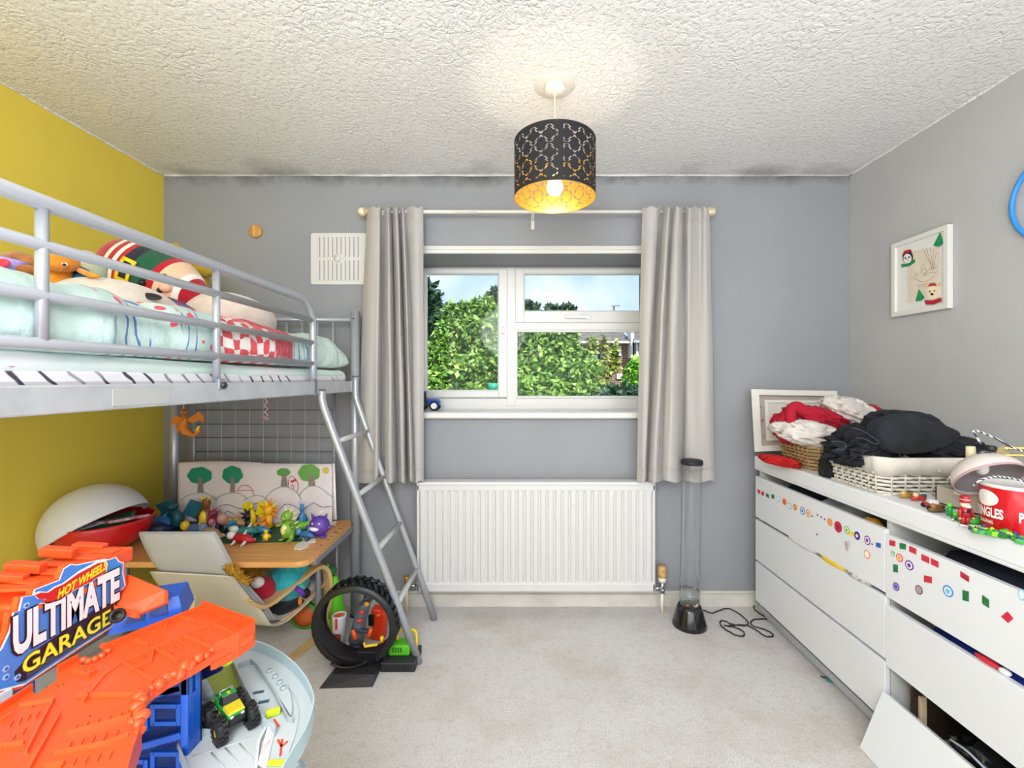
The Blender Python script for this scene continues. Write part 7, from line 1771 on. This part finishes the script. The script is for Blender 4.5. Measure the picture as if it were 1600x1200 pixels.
# launcher strip
la = thing('toy_launcher', 'black and green toy launcher with yellow handle behind the ladder foot', 'toy', (-.52, 1.92, 0))
mb = MB(); mb.ab(-.595, -.448, 1.855, 1.985, 0, .040, .005, tb2); bb_ = mb.build('base', la)
for i in range(9): mb = MB(); mb.ab(-.59 + .014 * i, -.583 + .014 * i, 1.852, 1.858, .010, .034, mat=tb); mb.build('grille_bar', bb_)
mb = MB(); mb.ab(-.575, -.482, 1.90, 1.96, .040, .088, .008, M('#54b81e', .35)); gb_ = mb.build('green_body', la)
for i in range(4): mb = MB(); mb.ab(-.555 + .011 * i, -.550 + .011 * i, 1.897, 1.901, .058, .078, mat=M('#2a5a14', .5)); mb.build('slot', gb_)
mb = MB(); mb.tube(catmull([(-.545, 1.94, .088), (-.545, 1.95, .12), (-.50, 1.95, .125), (-.468, 1.95, .118), (-.462, 1.94, .07), (-.462, 1.94, .04)], 5), .0065, 10, M('#e8c41e', .35)); mb.build('yellow_handle', la)
t = thing('toy_lever', 'yellow plastic lever lying inside the black loop', 'toy', (-.62, 1.87, .03))
zl_ = W(575, 1010, 1.87)
mb = MB(); mb.tube([W(569, 1004, 1.87), W(570, 1010, 1.87), W(590, 1007, 1.87)], .0055, 8, M('#e8c41e', .35)); mb.cyl(W(597, 1003, 1.88), W(597, 994, 1.88), .008); mb.build('lever', t)
mb = MB(); mb.ab(W(560, 0, 1.9).x, W(606, 0, 1.9).x, 1.875, 1.93, W(0, 1013, 1.9).z - .03, W(0, 1013, 1.9).z, .003, tb); mb.build('carriage', t)
# cup, robot, red box, dinosaur
c = Vector((W(530, 0, 2.03).x, 2.03, 0))
t = thing('toy_rocket_cup', 'white and orange toy canister standing behind the loop', 'toy', c)
mb = MB(); mb.lathe([(0, 0), (.028, 0), (.031, .14), (.034, .15), (.026, .152), (.024, .14), (0, .13)], c, n=28, mat=M('#d9dadf', .35)); mb.build('body', t)
mb = MB(); mb.lathe([(.025, .146), (.0, .142)], c, n=28, mat=M('#e85a1e', .4)); mb.box(c + Vector((0, -.032, .125)), (.010, .004, .05), mat=M('#d03a1c', .4)); mb.box(c + Vector((.002, -.031, .05)), (.034, .006, .055), bev=.002, mat=M('#7a1c18', .4)); mb.build('orange_trim', t)
c = Vector((W(560, 0, 2.0).x, 2.0, 0))
t = thing('toy_robot', 'grey and orange toy robot arm standing inside the loop view', 'toy', c); g1 = M('#5a6070', .4); g2 = M('#3a3e48', .4)
mb = MB(); mb.tube([W(556, 1000, 2.0), W(560, 985, 2.0), W(562, 970, 2.0), W(568, 950, 2.0), W(578, 930, 2.0)], [.035, .034, .03, .028, .014], 10, g1); mb.build('body', t)
mb = MB(); mb.box(W(562, 985, 1.975), (.075, .02, .018), rot(0, 8, 0), .004, g2); mb.build('armour', t); mb = MB(); mb.box(W(572, 940, 1.98), (.06, .02, .012), rot(0, -18, 0), .004, g2); mb.cyl(W(572, 937, 2.0), W(574, 925, 2.0), .012, mat=g2); mb.build('armour', t)
for q in ((573, 944), (565, 957), (562, 970)): mb = MB(); mb.ell(W(*q, 1.965), (.012, .006, .010), None, 12, 8, M('#e0a41e' if q[1] < 950 else '#d8401c', .4)); mb.build('round_light', t)
for q in (((576, 996), (580, 982)), ((556, 998), (551, 984))): mb = MB(); mb.tube([W(*q[0], 1.96), W(*q[1], 1.96)], [.012, .007], 8, M('#ee5a1a', .4)); mb.build('orange_claw', t)
mb = MB(); mb.tube([W(556, 1005, 2.0), W(556, 1012, 2.0)], [.03, .034], 12, g2); mb.build('foot', t)
c = W(594, 975, 2.1)
t = thing('toy_block_launcher', 'orange red plastic toy block with black opening behind the loop', 'toy', (c.x, 2.1, 0)); rd = M('#e03a18', .35)
mb = MB(); mb.box((c.x, 2.1, .07), (.062, .05, .14), rot(0, 6, -12), .010, rd); mb.box((c.x - .012, 2.1, .135), (.05, .05, .03), rot(0, 12, 0), .008); mb.build('body', t)
mb = MB(); mb.box((c.x - .034, 2.075, .10), (.026, .012, .05), rot(0, 0, -12), .002, M('#1a1a1e', .4)); mb.ell((c.x + .0, 2.07, .125), (.010, .006, .007), None, 10, 8, M('#f0781e', .4)); mb.build('dark_opening', t)
c = Vector((W(527, 0, 2.15).x, 2.15, 0))
t = thing('toy_dinosaur', 'bright green long necked toy dinosaur beside the desk leg', 'toy', c); gg = M('#5ec422', .35); gd2 = M('#2a6a3a', .5)
mb = MB(); mb.tube([c + Vector((0, 0, .0)), c + Vector((.004, 0, .10)), c + Vector((0, 0, .16)), W(528, 930, 2.15), W(522, 910, 2.15), W(522, 900, 2.15)], [.038, .036, .024, .022, .022, .014], 12, gg); mb.build('neck', t)
mb = MB(); mb.ell(W(516, 892, 2.15), (.030, .03, .028), None, 16, 10, gd2); mb.ell(W(512, 884, 2.12), (.008,) * 3, None, 8, 6, M('#7ac83a', .4)); mb.build('head', t)
mb = MB(); mb.lathe([(.031, -.002), (.035, 0), (.031, .002)], W(517, 894, 2.15), align_z((1, -.5, .3)), 20, M('#c9b87a', .5)); mb.build('collar', t)
for i in range(5): mb = MB(); p = c + Vector((-.028 + .014 * i, -.032, .085)); mb.tube([p, p + Vector((0, -.002, .03))], [.005, .001], 6, M('#3f9a14', .4)); mb.build('spike', t)
c = W(476, 950, 2.18); 
t = thing('toy_ring', 'round green and orange toy ring under the desk', 'toy', (c.x, 2.18, 0))
mb = MB(); mb.lathe([(.055, -.012), (.068, -.01), (.068, .01), (.055, .012)], (c.x, 2.18, .069), AY, 36, M('#4a9a2a', .4)); mb.build('rim', t); mb = MB(); mb.lathe([(.0, -.008), (.056, -.008), (.056, .008), (0, .008)], (c.x, 2.18, .069), AY, 36, M('#d86a2a', .45)); mb.build('disc', t)

# ================================================================ FIGURES ON THE DESK
mb = MB(); P = [PZ(px, py, DZ + .0015) for px, py in ((228, 852), (470, 846), (487, 822), (486, 808), (350, 806), (222, 808))]
mb.prism([(p.x, p.y) for p in P], lambda a, b_, h: Vector((a, b_, DZ + .0015 - h)), .0014, M('#0d5434', .5, var=.2, vscale=20)); tag(mb.build('play_mat'), 'dark green play mat under the toy creatures on the desk', 'mat')
def creature(lab, px, py, h, cols_, style='stand', w=1.0, Y=None, ang=0, name='toy_creature'):
    """toy animals; h in pixels of the photograph"""
    h0_ = h; p = PZ(px, py, DZ + .002); h += max(0, (826 - py)) if p.y > 2.12 else 0; p = Vector(((px - CX) * min(p.y, 2.12) / F, min(p.y, 2.12), p.z)); k = p.y / F; h = h + h0_ * (.40 if h0_ < 30 else .05); w = w * h0_ * (1.4 if h0_ < 30 else 1.08) / h; H = h * k; W_ = H * w
    t = thing(name, lab, 'toy', p); Rz = rot(0, 0, ang); ms = [M(c, .42) for c in cols_] + [M(cols_[0], .42)] * 4
    q = lambda x, y, z: p + Rz @ Vector((x * W_, y * W_, z * H))
    def part(nm, fn, mt):
        mb = MB(); mb.m(mt); fn(mb); mb.build(nm, t)
    e = lambda mb, c, r: mb.ell(q(*c), (r[0] * W_, r[1] * W_, r[2] * H), Rz, 14, 10)
    if style == 'sit':
        part('body', lambda m: (e(m, (0, 0, .34), (.30, .26, .34))), ms[0]); part('belly', lambda m: e(m, (0, -.12, .34), (.19, .18, .26)), ms[1]); part('head', lambda m: e(m, (0, 0, .78), (.17, .17, .17)), ms[0])
        part('crest', lambda m: [m.tube([q(a * .10, -.06, .88), q(a * .20, -.06, 1.05)], [.05 * W_, .01 * W_], 6) for a in (-1, 0, 1)], ms[1]); part('beak', lambda m: m.tube([q(0, -.12, .76), q(0, -.26, .72)], [.05 * W_, .01 * W_], 6), ms[2])
        for s_ in (-1, 1): part('wing', lambda m: m.tube([q(s_ * .20, .02, .56), q(s_ * .36, .04, .36), q(s_ * .34, .06, .12)], [.07 * W_, .09 * W_, .02 * W_], 8), ms[2]); part('foot', lambda m: e(m, (s_ * .14, -.16, .05), (.10, .14, .05)), ms[2])
    elif style == 'stand':
        part('body', lambda m: m.tube([q(0, 0, .12), q(0, 0, .35), q(0, .02, .58)], [.22 * W_, .26 * W_, .14 * W_], 12), ms[0]); part('belly', lambda m: e(m, (0, -.13, .34), (.15, .14, .18)), ms[1]); part('head', lambda m: (e(m, (0, -.04, .74), (.18, .20, .15)), e(m, (0, -.18, .70), (.11, .12, .08))), ms[0])
        for s_ in (-1, 1):
            part('arm', lambda m: m.tube([q(s_ * .18, -.04, .52), q(s_ * .34, -.12, .42), q(s_ * .36, -.20, .46)], [.06 * W_, .05 * W_, .03 * W_], 8), ms[0]); part('leg', lambda m: (m.tube([q(s_ * .14, 0, .22), q(s_ * .18, -.02, .03)], [.11 * W_, .09 * W_], 8), e(m, (s_ * .18, -.10, .03), (.08, .13, .03))), ms[0]); part('horn', lambda m: m.tube([q(s_ * .10, 0, .84), q(s_ * .20, .04, 1.0)], [.05 * W_, .008 * W_], 6), ms[1])
            part('eye', lambda m: m.ell(q(s_ * .08, -.20, .77), .025 * W_, None, 8, 6), M('#1a1418', .4))
        part('tail', lambda m: m.tube([q(0, .18, .2), q(.2, .35, .12), q(.42, .38, .2)], [.12 * W_, .08 * W_, .02 * W_], 8), ms[0])
        part('back_spike', lambda m: [m.tube([q(.04 * i, .16, .72 - .14 * i), q(.10 + .04 * i, .34, .80 - .14 * i)], [.05 * W_, .006 * W_], 6) for i in range(4)], ms[1])
    elif style == 'lie':
        part('body', lambda m: m.tube([q(-.45, 0, .25), q(-.15, 0, .38), q(.2, 0, .36), q(.5, .05, .2)], [.05 * W_, .17 * W_, .15 * W_, .03 * W_], 10), ms[0]); part('head', lambda m: e(m, (-.38, -.05, .55), (.15, .14, .28)), ms[1])
        for i, (a, b_) in enumerate(((-.2, -1), (.2, -1), (-.1, 1), (.25, 1))): part('leg', lambda m: m.tube([q(a, .06 * b_, .25), q(a + .06, .22 * b_, .16), q(a + .02, .30 * b_, .05)], [.07 * W_, .05 * W_, .03 * W_], 6), ms[2])
        part('fin', lambda m: m.tube([q(.05, 0, .5), q(.16, .04, .95)], [.07 * W_, .01 * W_], 6), ms[1])
    elif style == 'wing':
        part('body', lambda m: m.tube([q(-.05, 0, .1), q(0, 0, .4), q(-.05, -.05, .68)], [.12 * W_, .14 * W_, .07 * W_], 10), ms[0]); part('head', lambda m: (e(m, (-.06, -.08, .80), (.10, .13, .10))), ms[0])
        for s_ in (-1, 1): part('wing', lambda m: m.prism([(s_ * .05, .5), (s_ * .25, .98), (s_ * .60, .80), (s_ * .46, .55), (s_ * .52, .22), (s_ * .28, .38)], lambda a, b_, hh: q(a, .06 + hh, b_), .05), ms[1]); part('leg', lambda m: m.tube([q(s_ * .08, 0, .2), q(s_ * .12, -.02, .02)], [.06 * W_, .05 * W_], 6), ms[0])
        part('tail', lambda m: m.tube([q(.04, .1, .12), q(.3, .2, .1), q(.5, .15, .3)], [.08 * W_, .05 * W_, .02 * W_], 6), ms[2])
    elif style == 'flower':
        part('body', lambda m: m.tube([q(0, 0, .05), q(0, 0, .45)], [.14 * W_, .12 * W_], 8), ms[0]); part('head', lambda m: e(m, (0, -.05, .6), (.16, .14, .16)), ms[0])
        for i in range(9): a = 2 * pi * i / 9; part('spike', lambda m: m.tube([q(.12 * cos(a), .02, .6 + .12 * sin(a)), q(.40 * cos(a), .04, .6 + .38 * sin(a))], [.08 * W_, .015 * W_], 6), ms[1 + i % 2])
    elif style == 'round':
        part('body', lambda m: m.ell(q(0, 0, .46), (.42 * W_, .36 * W_, .44 * H), Rz, 22, 14), ms[0]); part('belly', lambda m: e(m, (-.06, -.22, .42), (.26, .17, .13)), ms[1])
        for s_ in (-1, 1): part('ear', lambda m: m.tube([q(s_ * .22, 0, .78), q(s_ * .34, 0, 1.0)], [.10 * W_, .02 * W_], 8), ms[0]); part('arm', lambda m: e(m, (s_ * .44, -.06, .42), (.12, .10, .09)), ms[0]); part('foot', lambda m: e(m, (s_ * .22, -.12, .05), (.15, .16, .07)), ms[0]); part('eye', lambda m: m.ell(q(s_ * .14, -.34, .66), (.04 * W_, .02 * W_, .035 * H), None, 8, 6), ms[2])
    return t
creature('brown and yellow toy bird with gold crest at the left of the backdrop', 322, 814, 38, ('#7a4a1e', '#e8cc3a', '#6a2a1c'), 'sit', .9)
creature('dark teal winged toy dragon beside the red bowl', 278, 822, 40, ('#1f5a66', '#256a78', '#174850'), 'wing', 1.5)
creature('bright blue toy lizard stretched out near the chair back', 248, 822, 16, ('#2a7ac8', '#3a9ae0', '#1c3a6a'), 'lie', 3.0)
creature('navy toy serpent lying behind the blue lizard', 238, 834, 14, ('#1c2a52', '#2a3f7a', '#3a8ac8'), 'lie', 3.0, ang=20)
creature('maroon and pink toy crab creature left of centre on the mat', 334, 822, 22, ('#8a2f4a', '#d9889a', '#5a3a2c'), 'stand', 1.1)
creature('blue and yellow toy turtle in front of the maroon creature', 308, 836, 20, ('#4a6a9a', '#e8b42a', '#2a7ab8'), 'lie', 1.6)
creature('tan and pale blue toy beast behind the chair corner', 330, 842, 20, ('#a88a62', '#6a8ab8', '#d9c8a8'), 'lie', 1.7, ang=-25)
creature('pink and tan toy hog lying near the backdrop fold', 366, 815, 14, ('#b98a6a', '#c89a8c', '#4a3a3c'), 'lie', 2.4)
creature('black spiky toy creature in the middle of the mat', 388, 822, 22, ('#1c1c20', '#3a3438', '#2a2a2e'), 'flower', 1.2)
creature('small black and blue toy animal left of the teal one', 364, 832, 16, ('#2a8ac0', '#e8c42a', '#14181e'), 'stand', 1.3)
creature('yellow winged toy creature before the backdrop', 396, 812, 30, ('#e2c018', '#d8c81e', '#b89a14'), 'wing', 1.0)
creature('orange and yellow flower shaped toy creature by the backdrop', 420, 812, 34, ('#f0b41a', '#ee8a1a', '#f4d61e'), 'flower', 1.1)
creature('teal and white toy lizard in the middle of the mat', 385, 838, 16, ('#2f7a7a', '#dfe6e2', '#1f5a66'), 'lie', 1.9, ang=15)
creature('red and white toy figure lying at the front edge of the mat', 378, 849, 16, ('#b81c2a', '#e6e2de', '#d9d4d0'), 'lie', 2.0, ang=-10)
creature('tiny yellow toy chick at the front of the mat', 416, 844, 12, ('#f0cc1a', '#f4dc4a', '#e89a1a'), 'sit', 1.0)
creature('small orange toy monkey lying beside a yellow one', 412, 829, 18, ('#e88a1e', '#f0c41e', '#c8641a'), 'stand', 1.0)
creature('lime green toy dinosaur with pale spikes near the front right', 450, 844, 50, ('#7aa83a', '#dfe08a', '#5a8a2a'), 'stand', .8, ang=-20)
creature('plump purple toy monster with two ears at the desk right end', 499, 838, 34, ('#5a3a9a', '#e9e2ee', '#e8e0e4'), 'round', 1.0)
creature('green and blue toy lizard lying beside the purple one', 472, 832, 20, ('#7ab82e', '#2a7ab0', '#3a6a9a'), 'lie', 1.5, ang=30)
creature('steel blue toy seal leaning by the purple monster', 478, 842, 14, ('#2f6a9a', '#4a8ab8', '#2a5a8a'), 'lie', 1.6, ang=-15)
creature('blue toy bird upright behind the lime dinosaur', 472, 818, 24, ('#3a80b0', '#4a9ac8', '#2a6090'), 'sit', .6)
creature('slim blue and white toy lizard pointing at the dinosaur', 405, 834, 12, ('#3a7ab0', '#6a9ac0', '#2a5a8a'), 'lie', 2.2)
# red jets
for (a, b_, lab, off) in (((398, 826), (425, 806), 'red toy dart lying at the centre of the mat', 0), ((428, 822), (506, 802), 'long red and white toy plane lying along the backdrop', 0)):
    p, q = PZ(*a, DZ + .012), PZ(*b_, DZ + .02); t = thing('toy_plane', lab, 'toy', p.lerp(q, .5) - Vector((0, 0, .012)))
    mb = MB(); mb.tube([p, p.lerp(q, .25), p.lerp(q, .7), q], [.003, .012, .012, .006], 10, M('#c8141e', .35)); mb.build('fuselage', t)
    d = (q - p).normalized(); sdw = Vector((-d.y, d.x, 0)); m_ = p.lerp(q, .45)
    mb = MB(); mb.prism([(-.02, -.045), (.015, -.01), (.015, .01), (-.02, .045), (-.03, .02), (-.03, -.02)], lambda x, y, h: m_ + d * x + sdw * y + Vector((0, 0, h)), .004, M('#e6e2e0', .4)); mb.build('wing', t)
    mb = MB(); e_ = p.lerp(q, .9); mb.prism([(-.01, 0), (.015, .0), (.018, .024)], lambda x, y, h: e_ + d * x + Vector((0, 0, y)) + sdw * h, .003, M('#c8141e', .35)); mb.build('tail_fin', t)
p = PZ(500, 812, DZ + .03); mb = MB(); mb.tube(catmull([p + Vector((-.012, 0, -.02)), p + Vector((-.004, 0, .0)), p + Vector((-.002, 0, .03)), p + Vector((.010, 0, .04)), p + Vector((.022, 0, .038))], 4), [.005] * 12 + [.004, .003, .002, .001, .001], 8, M('#ece6d8', .45)); tag(mb.build('toy_tusk'), 'curved white toy tusk behind the purple monster', 'toy')
t = thing('foam_glider', 'grey foam glider cross lying at the left end of the desk', 'toy', PZ(238, 818, DZ)); c = PZ(240, 816, DZ + .035)
mb = MB(); mb.box(c, (.11, .012, .004), rot(0, -18, 20), .001, M('#8f9494', .7)); mb.box(c + Vector((0, 0, .002)), (.10, .012, .004), rot(0, 22, -30), .001); mb.box(c + Vector((0, 0, -.018)), (.02, .01, .032), mat=M('#2a3a3c', .6)); mb.build('wings', t)
# pale flat pieces
def flat(lab, pts, z, th, col, name):
    P = [PZ(a, b_, DZ + z) for a, b_ in pts]; mb = MB(); mb.prism([(p.x, p.y) for p in P], lambda a, b_, h: Vector((a, b_, DZ + z - h)), th, M(col, .5)); return tag(mb.build(name), lab, 'toy')
flat('flat white foam whale shape lying at the front right of the desk', [(459, 857), (463, 850), (474, 845), (480, 847), (484, 844), (487, 840), (494, 842), (493, 846), (484, 848), (482, 853), (470, 858)], .004, .0035, '#dcd8d6', 'foam_shape')
p = PZ(518, 822, DZ)
t = thing('toy_propeller', 'small white four armed plastic piece at the right end of the desk', 'toy', p)
mb = MB(); 
for a in (20, 65, 110, 155): mb.box(p + Vector((0, 0, .012)), (.050, .008, .004), rot(18, -10, a), .001, M('#ded9cc', .5))
mb.cyl(p, p + Vector((0, 0, .014)), .006); mb.build('arms', t)
mb = MB(); mb.cyl(p + Vector((-.012, 0, .0)), p + Vector((-.013, 0, .055)), .0022, n=8, mat=M('#e0dacc', .5)); mb.build('peg', t)
flat('tiny white paper scrap beside the play mat', [(469, 841), (472, 838), (475, 842)], .003, .002, '#e6e2e0', 'paper_scrap')
